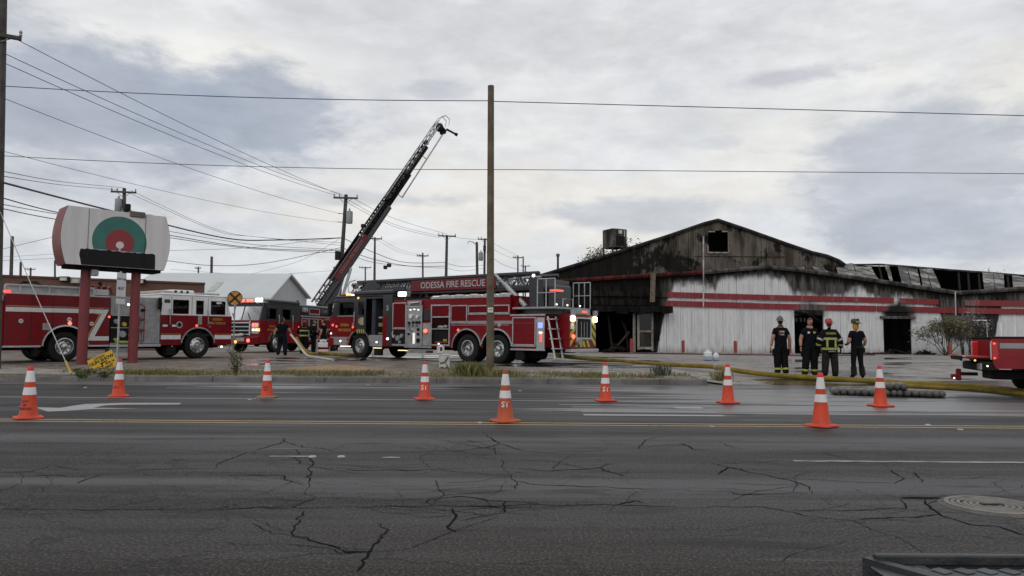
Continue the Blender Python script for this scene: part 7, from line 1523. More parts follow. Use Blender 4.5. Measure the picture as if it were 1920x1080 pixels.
# ------------------------------------------------------------------ middle truck: raised ladder
def quint():
    a = R(16); fr = Vector((at(488, 600, 40).x, 40.0)); left = Vector((math.cos(a), -math.sin(a))); hd = Vector((-math.sin(a), -math.cos(a)))
    fc = fr - left * 1.25; ax = fc - hd * 1.55                      # front axle
    rear = ax - hd * 5.8
    T = place('ladder_truck', 'red and grey truck facing the road with its ladder raised', tuple(ax), R(-106), tuple(ax), tuple(rear))
    T.rotation_euler = (0, 0, R(-106)); T.location.z = zg(ax.x, ax.y); s = 1; H = 1.25
    for x, dp in ((0, False), (-5.2, True), (-6.6, True)):
        for q in (1, -1): wheel(T, x, q * 1.08, q, dp)
    chassis(T, -8.3, 1.2, (0, -5.2, -6.6), ())
    cab(T, -2.35, 1.50, .52, 1.75, 2.66, M_red, M_grey, 0, [(.05, .95, 1.85, 2.45), (-1.35, -.55, 1.85, 2.45)], H=1.24)
    mb = MB(); mb.cbox(-2.35, .6, -1.25, 1.25, 2.74, 2.94, .06); mb.build('raised_roof', M_grey, T)
    for q in (1, -1): fender(T, 0, q, M_chrome, .68, 1.24, .05); well(T, 0, q, .68); mirror(T, 1.1, q, 2.15)
    bumper(T, 1.45, 1.22, .48, .84, .45, M_red); mb = MB(); mb.cbox(1.90, 1.96, -.55, .55, .60, .80, .02); mb.build('bumper_plate', M_alum2, T)
    mb = MB(); mb.ball((1.72, -.1, .93), (.18, .38, .09), 12, 6); mb.ball((1.72, .18, .97), (.12, .2, .08), 10, 5); mb.build('folded_bumper_hose', M_hosew, T)
    mb = MB(); mb.cbox(1.50, 1.56, -.70, .60, .92, 1.70, .02); g = mb.build('grille', M_black, T)
    for k in range(4): mb = MB(); mb.cbox(1.54, 1.62, -.72, .62, .95 + k * .21, 1.02 + k * .21, .02); mb.build('grille_bar', M_chrome, g)
    for y in (-.72, .62): mb = MB(); mb.cbox(1.53, 1.60, y - .05, y + .05, .92, 1.72, .02); mb.build('grille_side', M_chrome, g)
    for q in (1, -1):
        mb = MB(); mb.cbox(1.49, 1.55, q * .70, q * 1.16, 1.02, 1.62, .03); hb = mb.build('headlight_bezel', M_alum, T)
        for k in (0, 1): mb = MB(); mb.ball((1.56, q * (.83 + k * .20), 1.50), (.03, .085, .075), 10, 6); mb.build('warning_lens', E_red, hb)
        for k in (0, 1): mb = MB(); mb.ball((1.56, q * (.83 + k * .20), 1.24), (.03, .08, .06), 10, 6); mb.build('headlight_lens', E_wsm, hb)
        mb = MB(); mb.cbox(1.50, 1.57, q * 1.12, q * 1.22, 1.16, 1.32, .02); mb.build('indicator', E_amber, T)
        lamp(T, 1.93, q * .82, .66, .09, E_red, (1, 0, 0))
    # roof lights
    mb = MB(); mb.cbox(.75, 1.12, -1.15, 1.15, 2.74, 2.80, .02); mb.build('light_bar', M_alum2, T)
    for y in (.35, .12, -.2, -.45): mb = MB(); mb.cbox(1.0, 1.16, y - .09, y + .09, 2.78, 2.92, .04); mb.build('roof_light', E_red, T)
    for y in (.86, -.62): mb = MB(); mb.cbox(.95, 1.15, y - .26, y + .26, 2.76, 3.0, .05); o = mb.build('roof_flood', M_alum2, T); mb = MB(); mb.cbox(1.15, 1.18, y - .23, y + .23, 2.79, 2.97, .02); mb.build('flood_lens', emit('roof flood', (1, .97, .86), 11), o)
    for y in (1.05, .5, -.1, -.6, -1.0): barlight(T, 1.12, 1.16, y - .05, y + .05, 2.60, 2.64, E_amber, 'clearance_light')
    sb(T, 'white_dash_cloth', 1.0, 1.2, 1.76, 1.85, -1, -.5, M_hosew, .95) if False else None
    mb = MB(); mb.ball((1.12, .45, 1.78), (.12, .38, .06), 10, 5); mb.build('dash_gear', M_hosew, T)
    for x in (-.05, 1.0, -1.45, -.45): sb(T, 'door_seam', x - .01, x + .01, .6, 2.6, 1, .004, M_black, 1.24)
    handrail(T, -.12, 1, 1.3, 2.1); handrail(T, -1.5, 1, 1.3, 2.1); slamp(T, -.35, 1.5, 1, .06, M_chrome, 1.24); slamp(T, -.9, 1.4, 1, .05, E_red2, 1.24); slamp(T, -2.2, 1.45, 1, .05, E_red2, 1.24)
    stext(T, 'ODESSA', .15, .45, 1.45, 1, M_gold, 1.24); stext(T, 'FIRE RESCUE', .15, .45, 1.25, 1, M_gold, 1.24)
    # body
    mb = MB(); mb.cbox(-8.3, -2.42, -1.2, 1.2, .75, 2.35, .02); mb.build('body_core', M_red, T)
    for q in (1, -1):
        side(T, 'body_side', -8.35, -2.4, .55, 2.1, q, M_red, (-5.2, -6.6), .70); [fender(T, x, q, M_chrome, .70, H, .05, a0=12, a1=170) for x in (-5.2, -6.6)]; [well(T, x, q) for x in (-5.2, -6.6)]
    for i, (a0, b0) in enumerate(((-3.3, -2.5), (-4.3, -3.35), (-6.4, -4.35), (-8.2, -6.45))): rolldoor(T, a0, b0, .70 if i < 2 else 1.32, 2.0, 1, M_red2 if i != 1 else M_black)
    sb(T, 'grey_upper', -6.6, -2.42, 2.12, 2.72, 1, .0, M_grey, 1.2, .1); sb(T, 'white_rail', -8.3, -2.4, 2.08, 2.15, 1, .03, M_alum); rolldoor(T, -4.6, -3.4, 2.22, 2.62, 1, M_red2, 1.2)
    mb = MB(); mb.cbox(-6.6, -2.4, -1.2, 1.2, 2.70, 2.80, .03); mb.build('body_roof', M_alum2, T)
    for x in (-2.75, -6.0): mb = MB(); mb.cbox(x - .22, x + .22, 1.2, 1.42, 2.36, 2.62, .04); o = mb.build('side_flood', M_alum2, T); mb = MB(); mb.cbox(x - .18, x + .18, 1.42, 1.44, 2.40, 2.58, .02); mb.build('flood_lens', E_white if x < -5 else M_alum, o)
    slamp(T, -7.2, 2.1, 1, .06, E_wsm); mb = MB(); mb.cyl((-2.6, .9, 2.8), (-2.6, .9, 3.05), .06, n=8); mb.build('roof_fitting', M_black, T)
    # turntable and raised ladder
    b0 = T.matrix_basis.inverted() @ at(603, 575, 48.3); tip = T.matrix_basis.inverted() @ at(831, 238, 53.5); b0.y = 0.0
    mb = MB(); mb.cyl((b0.x, 0, 2.1), (b0.x, 0, 2.45), 1.05, n=24); mb.build('turntable', M_grey, T)
    dv = (tip - b0); L = dv.length; u = dv.normalized(); up = Vector((0, 0, 1)); side_ = u.cross(up).normalized(); nn = side_.cross(u).normalized()
    RM = Matrix((u, -side_, nn)).transposed()
    rot = RM.to_euler()
    mb = MB()
    for q in (.62, -.62):
        pts = [b0 + side_ * q + Vector((0, 0, -1.3)), b0 + side_ * q - u * .3, b0 + side_ * q + u * 2.2 - nn * .05, b0 + side_ * q + u * .5 + Vector((0, 0, -1.2))]
        vs = [p + side_ * .06 for p in pts] + [p - side_ * .06 for p in pts]; mb.add(vs, [(0, 1, 2, 3), (7, 6, 5, 4)] + [(i, (i + 1) % 4, (i + 1) % 4 + 4, i + 4) for i in range(4)])
    mb.build('turntable_cheek', M_grey, T)
    for q in (.45, -.45): mb = MB(); f = Vector((b0.x, 0, 2.4)) + Vector((u.x, u.y, 0)).normalized() * 1.0 + side_ * q; mb.cyl(f, b0 + u * 3.2 + side_ * q - nn * .1, .10, n=8); mb.build('lift_cylinder', M_steel, T)
    S = [(0, .52, .82, .50, .075, M_grey), (.20, .70, .68, .42, .065, M_char), (.36, .86, .54, .36, .05, M_rafter), (.55, 1.0, .42, .30, .04, M_alum2)]
    for i, (f0, f1, w, hh, rl, m) in enumerate(S):
        o = ladder_sec(L * (f1 - f0), w, hh, max(8, int(L * (f1 - f0) / .55)), .05 if i < 3 else .035, rl).build('ladder_section', m, T, loc=b0 + u * (L * f0) + nn * (.05 + .09 * i), rot=rot)
        if i == 0:
            for s2 in (1, -1): mb = MB(); mb.cbox(.0, L * f1, s2 * w / 2 - .04, s2 * w / 2 + .04, -.16, .14, .02); mb.build('ladder_beam', M_grey, o)
            # name boards face outwards on both sides
            for s2 in (1, -1):
                mb = MB(); mb.cbox(2.0, 5.7, s2 * (w / 2 + .05), s2 * (w / 2 + .08), .10, .44, .01); nb = mb.build('name_board', mat('name board red', (.13, .007, .011)), o)
                link('lettering', text_mesh('ODESSA FIRE RESCUE', .29, mat('dim lettering', (.20, .12, .12), .5), .003, .004), nb, (3.85, s2 * (w / 2 + .086), .27), (R(90), 0, 0) if s2 < 0 else (R(90), 0, R(180)))
        if i in (1, 2):
            for s2 in (1, -1): mb = MB(); mb.cbox(.0, L * (f1 - f0), s2 * w / 2 - .035, s2 * w / 2 + .035, -.12, .10, .02); mb.build('ladder_beam', M_char, o)
    # waterway pipe beneath, tip with nozzle
    mb = MB(); mb.cyl(b0 + u * (L * .60) - nn * .42, b0 + u * (L * .985) - nn * .28, .05, n=8); mb.cyl(b0 + u * (L * .60) - nn * .42, b0 + u * (L * .60), .03, n=6); mb.cyl(b0 + u * (L * .82) - nn * .35, b0 + u * (L * .82), .03, n=6); mb.build('waterway', M_steel, T)
    te = b0 + u * L
    mb = MB(); mb.ball(te - u * .25 + nn * .2, (.30, .30, .34), 8, 6); mb.cyl(te - u * .2 - nn * .35, te - u * .1 + nn * .3, .16, n=8); mb.cyl(te - u * .55 - nn * .1, te - u * .2 - nn * .35, .12, n=8); mb.build('tip_box', M_black, T)
    mb = MB(); e = T.matrix_basis.to_3x3().inverted() @ Vector((.75, 0, -.40)); p0 = te + u * .05 - nn * .30; mb.cyl(p0, p0 + e * .9, .08, .07, 8); mb.cyl(p0 + e * .85, p0 + e * 1.08, .11, .13, 8); mb.build('tip_nozzle', M_black, T)
    mb = MB()
    for q in (.24, -.24): mb.tube([te - u * .5 + nn * .55 + side_ * q, te + u * .35 + nn * .62 + side_ * q, te + u * .72 + nn * .40 + side_ * q, te + u * .70 + nn * .0 + side_ * q, te + u * .3 - nn * .2 + side_ * q], .028, 6)
    mb.tube([te + u * .72 + nn * .40 + side_ * .24, te + u * .72 + nn * .40 - side_ * .24], .028, 6); mb.build('tip_rail', M_alum, T)
    mb = MB(); p = b0 + u * (L * .88) + nn * .4; mb.cbox(p.x - .16, p.x + .16, p.y - .16, p.y + .16, p.z - .13, p.z + .13, .03); mb.build('ladder_camera', M_black, T)
    mb = MB(); p = b0 + u * (L * .385) + nn * .7; mb.cbox(p.x - .14, p.x + .14, p.y - .14, p.y + .14, p.z - .12, p.z + .12, .03); mb.build('ladder_lamp', M_black, T)
    return T
quint()
# ================================================================== people
BASEJ = dict(pel=(0, 0, .96), spi=(0, .0, 1.12), che=(0, .01, 1.32), nec=(0, 0, 1.49), hea=(0, .015, 1.60),
             sL=(-.185, 0, 1.43), eL=(-.255, -.02, 1.15), wL=(-.275, .05, .90), sR=(.185, 0, 1.43), eR=(.255, -.02, 1.15), wR=(.275, .05, .90),
             hL=(-.095, 0, .93), kL=(-.115, .02, .51), aL=(-.125, -.01, .10), tL=(-.145, .15, .045), hR=(.095, 0, .93), kR=(.115, .02, .51), aR=(.125, -.01, .10), tR=(.145, .15, .045))
EDG = [('pel', 'spi'), ('spi', 'che'), ('che', 'nec'), ('nec', 'hea'), ('che', 'sL'), ('sL', 'eL'), ('eL', 'wL'), ('che', 'sR'), ('sR', 'eR'), ('eR', 'wR'),
       ('pel', 'hL'), ('hL', 'kL'), ('kL', 'aL'), ('aL', 'tL'), ('pel', 'hR'), ('hR', 'kR'), ('kR', 'aR'), ('aR', 'tR')]
RAD = dict(pel=(.175, .135), spi=(.165, .12), che=(.195, .135), nec=(.072, .075), hea=(.06, .065), s=(.085, .085), e=(.058, .058), w=(.042, .042), h=(.115, .115), k=(.085, .085), a=(.066, .066), t=(.055, .045))
def hand(mb, w, e, s, curl=.5):
    """palm, four fingers and a thumb hanging from the wrist w, along the forearm direction"""
    d = (w - e).normalized(); sx = Vector((s, 0, 0)); f = Vector((0, 1, 0)) - d * d.y; f.normalize(); side = d.cross(f).normalized()
    pc = w + d * .05; mb.ball(pc, (.024, .042, .052), 8, 6, Matrix((side, f, d)).transposed())
    for k, (o, L) in enumerate(((-.028, .062), (-.010, .078), (.009, .083), (.028, .076))):
        a = w + d * .085 + f * o; b = a + d * L * .5 - side * s * .0 + f * .004; c = b + (d * (1 - curl) + (-sx) * curl * .6).normalized() * L * .5; mb.tube([a, b, c], [.0095, .009, .007], 6)
    a = w + d * .03 + f * .03; b = a + (d * .5 + f * .8).normalized() * .04; c = b + d * .03; mb.tube([a, b, c], [.012, .0105, .008], 6)
def head(mb, c, yaw, mi_skin, mi_hair, hair=True, tilt=0):
    M = Matrix.Rotation(yaw, 3, 'Z') @ Matrix.Rotation(tilt, 3, 'X'); C = Vector(c)
    def P(x, y, z): return C + M @ Vector((x, y, z))
    mb.cur = mi_skin; i0 = len(mb.v); mb.ball((0, 0, 0), (.076, .097, .118), 14, 11)
    for i in range(i0, len(mb.v)):
        x, y, z = mb.v[i]
        if z < -.02: k = (-.02 - z) / .1; x *= 1 - .30 * k; y = y * (1 - .12 * k) + .018 * k * (1 if y > 0 else -.6)
        if y > .06 and z > -.03: y -= .012
        mb.v[i] = tuple(P(x, y, z))
    mb.add([P(-.013, .082, -.022), P(.013, .082, -.022), P(0, .118, -.026), P(0, .086, .022), P(0, .09, -.04)], [(0, 2, 3), (1, 3, 2), (0, 4, 2), (1, 2, 4), (0, 3, 1), (0, 1, 4)])
    for s in (-1, 1): mb.ball(P(s * .078, -.005, -.005), (.012, .02, .032), 6, 5)
    mb.cur = 5
    for s in (-1, 1): mb.ball(P(s * .030, .086, .012), (.012, .008, .007), 6, 4)
    mb.cur = 6; mb.ball(P(0, .090, -.058), (.024, .008, .006), 6, 4)
    if hair:
        mb.cur = mi_hair; i0 = len(mb.v); b = MB(); b.ball((0, 0, 0), (.083, .104, .124), 14, 11)
        keep = [f for f in b.f if all((b.v[i][2] > .048 or (b.v[i][1] < -.02 and b.v[i][2] > -.085)) for i in f)]; mb.add([P(x, y - .006, z + .004) for x, y, z in b.v], keep)
    mb.cur = 0
M_lip = mat('lip', (.30, .12, .09), .5); M_eye = mat('eye', (.03, .025, .02), .3)
def tube_at(T, name, a, b, f0, f1, r, m, flat=1.0):
    a, b = Vector(a), Vector(b); mb = MB(); mb.cyl(a.lerp(b, f0), a.lerp(b, f1), r, r, 14, caps=False); return mb.build(name, m, T)
def person(label, loc, face, H=1.80, pose=None, rad=None, torso=M_tee, arms='bare', legs=M_pants, feet=M_boot, hairm=M_hair2, hy=0.0, hair=True, group=None, neckm=M_skin, gloves=False):
    T = thing('person', label, 'person', loc, face, group); k = H / 1.80; J = dict(BASEJ); J.update(pose or {}); J = {a: Vector(b) for a, b in J.items()}
    RR = dict(RAD); RR.update(rad or {})
    me = bpy.data.meshes.new('skeleton'); names = list(J); idx = {n: i for i, n in enumerate(names)}
    me.from_pydata([J[n] for n in names], [(idx[a], idx[b]) for a, b in EDG], []); o = bpy.data.objects.new('skeleton', me); COL.objects.link(o)
    o.modifiers.new('Skin', 'SKIN'); o.modifiers['Skin'].use_smooth_shade = True; ss = o.modifiers.new('Sub', 'SUBSURF'); ss.levels = 2; ss.render_levels = 2
    for n in names:
        r = RR.get(n) or RR[n[0]]; me.skin_vertices[0].data[idx[n]].radius = r; me.skin_vertices[0].data[idx[n]].use_root = (n == 'pel')
    dg = bpy.context.evaluated_depsgraph_get(); bm_ = bpy.data.meshes.new_from_object(o.evaluated_get(dg)); bpy.data.objects.remove(o); bpy.data.meshes.remove(me)
    mb = MB(); vs = [tuple(v.co) for v in bm_.vertices]
    def region(c):
        best = None
        for a, b in EDG:
            p, q = J[a], J[b]; d = q - p; t = max(0, min(1, (c - p).dot(d) / d.length_squared)); ra = (RR.get(a) or RR[a[0]]); rb = (RR.get(b) or RR[b[0]]); dist = (c - p - d * t).length - .92 * lerp(ra[0], rb[0], t)
            if best is None or dist < best[0]: best = (dist, a, b, t)
        _, a, b, t = best
        if b == 'hea' or (b == 'nec' and t > .9): return 4
        if a[0] == 's' and b[0] == 'e': return 1 if (arms == 'sleeve' or t < .55) else 0
        if a[0] == 'e': return 1 if (arms == 'sleeve' and t < .93) else 0
        if a[0] in 'hk' or (a == 'pel' and b[0] == 'h'): return 3 if (a[0] == 'k' and t > .82) else 2
        if a[0] == 'a': return 3
        if a == 'pel' and t < .35: return 2
        return 1
    groups = {}
    for p in bm_.polygons: groups.setdefault(region(p.center), []).append(tuple(p.vertices))
    base = len(mb.v); mb.v += vs
    for r, fs in groups.items(): mb.f += [tuple(i + base for i in f) for f in fs]; mb.mi += [r if r != 4 else 7] * len(fs)
    bpy.data.meshes.remove(bm_)
    mb.cur = 8 if gloves else 0
    for s, w, e in ((-1, 'wL', 'eL'), (1, 'wR', 'eR')): hand(mb, J[w], J[e], s)
    hc = J['hea'] + Vector((0, .015, .105)); head(mb, hc, hy, 0, 4, hair); mb.cur = 0
    b = mb.build('body', [M_skin, torso, legs, feet, hairm, M_eye, M_lip, neckm, M_boot], T, smooth=50)
    T.scale = (k, k, k); T['joints'] = 0; del T['joints']; return T, J, hc
def helmet(T, hc, yaw, m, brim=None, band=None, tilt=0.0):
    M = Matrix.Translation(hc + Vector((0, 0, .035))) @ Matrix.Rotation(yaw, 4, 'Z') @ Matrix.Rotation(tilt, 4, 'X'); mb = MB(); vs = []; n = 18
    for r, z in ((.108, .0), (.112, .03), (.104, .07), (.082, .105), (.045, .125), (.012, .13)): vs += [M @ Vector((r * .92 * math.cos(6.2832 * i / n), r * 1.18 * math.sin(6.2832 * i / n), z)) for i in range(n)]
    mb.add(vs, [(r * n + i, r * n + (i + 1) % n, r * n + n + (i + 1) % n, r * n + n + i) for r in range(5) for i in range(n)] + [tuple(range(5 * n, 6 * n))]); h = mb.build('helmet', m, T)
    mb = MB(); vs = []
    for r0, z in ((.105, .012), (.112, .006), (.112, .0), (.105, .0)):
        for i in range(n):
            a = 6.2832 * i / n; ext = 1.0 if r0 < .11 else 1.36 + .42 * max(0, -math.sin(a)); vs.append(M @ Vector((r0 * .92 * math.cos(a) * (ext if r0 > .11 else 1) * .97, r0 * 1.15 * math.sin(a) * ext, z - (.02 * max(0, -math.sin(a)) if r0 > .11 else 0))))
    mb.add(vs, [(r * n + i, r * n + (i + 1) % n, ((r + 1) % 4) * n + (i + 1) % n, ((r + 1) % 4) * n + i) for r in range(4) for i in range(n)]); mb.build('brim', brim or m, h)
    mb = MB(); mb.cbox(-.012, .012, -.11, .11, .10, .145, .01, M); mb.build('comb', brim or m, h)
    mb = MB(); mb.cbox(-.045, .045, .118, .128, .01, .12, .01, M); mb.build('front_shield', M_pk, h)
    if band:
        for i in range(7): a = -2.6 + i * .34; mb = MB(); mb.cbox(-.017, .017, -.004, .004, .022, .058, .003, M @ Matrix.Translation((.103 * math.cos(a), .132 * math.sin(a), 0)) @ Matrix.Rotation(a + math.pi / 2, 4, 'Z')); mb.build('reflective_tab', band, h)
    return h
TR = dict(h=(.155, .15), k=(.122, .122), a=(.105, .105), pel=(.205, .165), spi=(.19, .145), che=(.21, .145))
def legbands(T, J, m=M_lime, r=.103):
    for s in 'LR': tube_at(T, 'reflective_band', J['k' + s], J['a' + s], .66, .80, r, m)
def pockets(T, J, m=M_pants):
    for s, sg in (('L', -1), ('R', 1)): p = J['h' + s].lerp(J['k' + s], .45); mb = MB(); mb.cbox(p.x + sg * .05, p.x + sg * .165, p.y - .085, p.y + .075, p.z - .13, p.z + .10, .035); mb.build('cargo_pocket', m, T)
# -- the four by the driveway
G4 = 'firefighters standing by the driveway'
c = gz(1465, 704); T, J, hc = person('man in grey helmet and dark tee seen from behind, leftmost of the four', c, R(4), 1.80, dict(wL=(-.31, .03, .90), eL=(-.275, -.03, 1.16), wR=(.31, .03, .90), eR=(.28, -.03, 1.16), kL=(-.10, .04, .51), aL=(-.10, .02, .1), tL=(-.14, .18, .045), aR=(.13, -.04, .1), tR=(.20, .11, .045), pel=(.02, 0, .96), che=(-.01, .01, 1.32)), TR, hairm=M_hair, hair=True, group=G4)
helmet(T, hc, R(-6), mat('grey helmet', (.10, .11, .105), .5, 0, .2, 12)); legbands(T, J); pockets(T, J)
mb = MB(); mb.tube([hc + Vector((.09, .02, .03)), hc + Vector((.085, .05, -.08)), hc + Vector((.03, .06, -.12))], .006, 5); mb.build('chin_strap', M_skin, T)
for z, s, w in ((1.375, 'FIRE', .075), (1.285, 'OFR', .06)): link('lettering', text_mesh(s, w, M_stripe, .001, .001), T, (0, -.140, z), (R(90), 0, 0))
mb = MB(); mb.cbox(-.11, -.06, -.136, -.126, 1.27, 1.42, .004); mb.build('shirt_emblem', M_sred2, T)
mb = MB(); mb.cbox(-.33, -.28, .04, .08, .70, .80, .01); mb.build('glove_clip', M_boot, T)
c = gz(1520, 706.5); T, J, hc = person('bareheaded man in dark tee turned toward the road, smiling', c, R(180), 1.80, dict(wL=(-.30, .08, .91), eL=(-.27, 0, 1.16), wR=(.33, .10, .93), eR=(.29, .0, 1.17), kR=(.15, .05, .51), aR=(.19, .02, .1), tR=(.27, .16, .045), pel=(-.02, 0, .96), che=(.015, .01, 1.32)), TR, hy=R(-62), group=G4)
legbands(T, J); pockets(T, J)
for x, m in ((-.09, M_gold), (.085, M_stripe)): mb = MB(); mb.cbox(x - .035, x + .035, .135, .143, 1.34, 1.40, .004); mb.build('chest_badge', m, T)
mb = MB(); mb.cbox(-.03, .05, .138, .15, 1.00, 1.03, .004); mb.build('belt_buckle', M_alum2, T)
c = gz(1557, 708.5); jr = dict(TR); jr.update(che=(.235, .175), spi=(.23, .175), s=(.125, .125), e=(.095, .095), w=(.07, .07), nec=(.10, .10), pel=(.22, .18))
T, J, hc = person('firefighter in red helmet and lime striped turnout coat seen from behind', c, R(-6), 1.74, dict(wL=(-.34, .10, .92), eL=(-.32, -.02, 1.16), wR=(.36, .08, .92), eR=(.33, -.03, 1.16), kL=(-.13, .03, .5), aL=(-.17, -.02, .1), tL=(-.22, .12, .045), kR=(.14, .0, .5), aR=(.15, -.03, .1)), jr, torso=M_pants, arms='sleeve', legs=M_pants2, neckm=M_pants, gloves=True, group=G4)
helmet(T, hc, R(25), mat('scuffed red helmet', (.36, .03, .035), .45, 0, .25, 14), M_sred2)
coat = MB(); vs = []; n = 20
for z, rx, ry in ((.86, .245, .185), (.95, .250, .19), (1.10, .245, .185), (1.30, .245, .175), (1.42, .215, .15), (1.49, .13, .11), (1.54, .10, .095)): vs += [(rx * math.cos(6.2832 * i / n), ry * math.sin(6.2832 * i / n), z) for i in range(n)]
coat.add(vs, [(r * n + i, r * n + (i + 1) % n, r * n + n + (i + 1) % n, r * n + n + i) for r in range(6) for i in range(n)]); ct = coat.build('turnout_coat', M_pants, T)
def ring(z0, z1, rx, ry, m, nm='reflective_band'): 
    mb = MB(); vs = []
    for z in (z0, z1): vs += [(rx * math.cos(6.2832 * i / 28), ry * math.sin(6.2832 * i / 28), z) for i in range(28)]
    mb.add(vs, [(i, (i + 1) % 28, 28 + (i + 1) % 28, 28 + i) for i in range(28)]); return mb.build(nm, m, ct)
M_limed = mat('lime trim', (.30, .33, .085), .5, 0, .12, 9, dirt=.2)
ring(.885, .955, .257, .197, M_limed); ring(1.205, 1.275, .253, .190, M_limed)
for x in (-.125, .125): mb = MB(); mb.cbox(x - .03, x + .03, -.196, -.158, .955, 1.205, .006); mb.build('reflective_band', M_limed, ct)
for s in 'LR': tube_at(T, 'reflective_band', J['e' + s], J['w' + s], .25, .48, .088, M_limed); tube_at(T, 'reflective_band', J['s' + s], J['e' + s], .72, .92, .108, M_alum2)
link('lettering', text_mesh('ODESSA', .085, M_limed, .002, .002), ct, (0, -.168, 1.405), (R(80), 0, 0)); link('lettering', text_mesh('D. HALL', .06, M_alum2, .002, .001), ct, (0, -.190, .845), (R(90), 0, 0)) if False else None
mb = MB(); mb.cbox(-.14, .14, -.20, -.16, .80, .875, .01); mb.build('name_tail', M_pants, ct)
for i in range(5): mb = MB(); mb.cbox(-.10 + i * .045, -.07 + i * .045, -.206, -.199, .82, .86, .003); mb.build('name_letter', M_alum2, ct)
c = gz(1608, 709.5); T, J, hc = person('slim firefighter in black uniform, yellow tabbed helmet and orange neck cloth', c, R(8), 1.74, dict(wL=(-.19, .20, 1.08), eL=(-.29, -.02, 1.13), wR=(.30, .10, 1.02), eR=(.28, -.04, 1.16), kR=(.12, .0, .51), aR=(.17, -.02, .1), tR=(.24, .12, .045)), dict(h=(.118, .115), k=(.08, .08), a=(.068, .068)), legs=M_pants, hair=False, group=G4)
helmet(T, hc, R(35), mat('black helmet', (.02, .021, .02), .4, 0, .2, 12), band=M_lime); mb = MB(); mb.lathe([(.078, -.16), (.092, -.10), (.094, -.02), (.09, .03)], 14, c=tuple(hc), caps=False); mb.build('neck_cloth', mat('orange neck cloth', (.50, .22, .035), .8, 0, .15, 14), T)
mb = MB(); mb.lathe([(.175, .95), (.18, .96), (.18, 1.0), (.175, 1.01)], 18, caps=False); mb.v = [(a, b * .78, z) for a, b, z in mb.v]; mb.build('belt', M_boot, T)
for s in 'LR': tube_at(T, 'boot_shaft', J['k' + s], J['a' + s], .35, 1.0, .088, M_boot)
mb = MB(); mb.cbox(.27, .33, .05, .12, .80, .97, .015); mb.build('radio', M_boot, T); mb = MB(); mb.cbox(-.24, -.16, .24, .28, 1.03, 1.10, .015); mb.build('held_phone', M_boot, T)
# -- by the middle truck
c = hg(529, 35.0, 0); T, J, hc = person('man in dark tee walking away with the white hose', c, R(6), 1.80, dict(pel=(0, 0, .95), wR=(.40, .16, .98), eR=(.33, .02, 1.18), wL=(-.36, -.10, .95), eL=(-.31, -.06, 1.17), kL=(-.13, .10, .52), aL=(-.16, -.08, .11), tL=(-.19, .05, .045), kR=(.13, .03, .5), aR=(.15, .0, .1), tR=(.17, .15, .045)), TR, hy=R(-30), hairm=M_hair, legs=mat('navy trousers', (.012, .013, .02), .85))
GB = 'firefighters grouped between the two ladder trucks'
c = hg(570, 39.0, 0); T, J, hc = person('firefighter with lime banded coat and dark helmet bending over the hose', c, R(10), 1.78, dict(spi=(0, .03, 1.1), che=(0, .12, 1.28), nec=(0, .18, 1.43), hea=(0, .22, 1.53), sL=(-.2, .14, 1.38), sR=(.2, .14, 1.38), eL=(-.36, .12, 1.14), wL=(-.28, .32, .98), eR=(.36, .12, 1.14), wR=(.28, .32, .98)), jr, torso=M_pants, arms='sleeve', neckm=M_pants, gloves=True, group=GB)
helmet(T, hc, 0, mat('dark red helmet', (.12, .02, .02), .5)); 
for z, m in ((.92, M_limed), (1.18, M_limed)): mb = MB(); mb.lathe([(.25, z), (.255, z + .01), (.255, z + .06), (.25, z + .07)], 20, c=(0, (z - .96) * .25, 0), caps=False); mb.v = [(a, b * .80 - .005, q) for a, b, q in mb.v]; mb.build('reflective_band', m, T)
for s in 'LR': tube_at(T, 'reflective_band', J['e' + s], J['w' + s], .3, .55, .085, M_limed)
legbands(T, J, M_limed); link('lettering', text_mesh('ODESSA', .08, M_sred2, .002, .002), T, (0, -.055, 1.38), (R(70), 0, 0))
c = hg(588, 39.6, 0); T, J, hc = person('firefighter in dark coat facing the man in the tee between the trucks', c, R(-60), 1.76, dict(wR=(.22, .22, 1.02)), jr, torso=M_pants, arms='sleeve', neckm=M_skin, gloves=True, group=GB)
for z in (1.16,): mb = MB(); mb.lathe([(.25, z), (.255, z + .01), (.255, z + .06), (.25, z + .07)], 20, caps=False); mb.v = [(a, b * .80, q) for a, b, q in mb.v]; mb.build('reflective_band', M_limed, T)
c = hg(606, 38.6, 0); T, J, hc = person('bare armed man in black tee beside the ladder truck bumper', c, R(75), 1.80, None, None, legs=M_pants, hairm=M_hair, group=GB)
# red and white pump standing before the bumper
c = hg(606, 36.9, 0); pp = thing('portable_pump', 'small red and white portable pump at the ladder truck bumper', 'pump', c, R(20)); mb = MB(); mb.cbox(-.26, .26, -.22, .22, .12, .62, .05); mb.build('body', M_white, pp)
mb = MB(); mb.cbox(-.265, .265, -.225, .225, .26, .40, .02); mb.build('red_panel', M_red, pp); mb = MB(); mb.tube([(-.3, -.25, 0), (-.3, -.25, .75), (.3, -.25, .75), (.3, -.25, 0)], .022, 6); mb.tube([(-.3, .25, 0), (-.3, .25, .75), (.3, .25, .75), (.3, .25, 0)], .022, 6); mb.build('frame', M_alum, pp); mb = MB(); mb.ball((0, -.05, .68), (.18, .18, .10), 10, 6); mb.build('tank', M_white, pp)

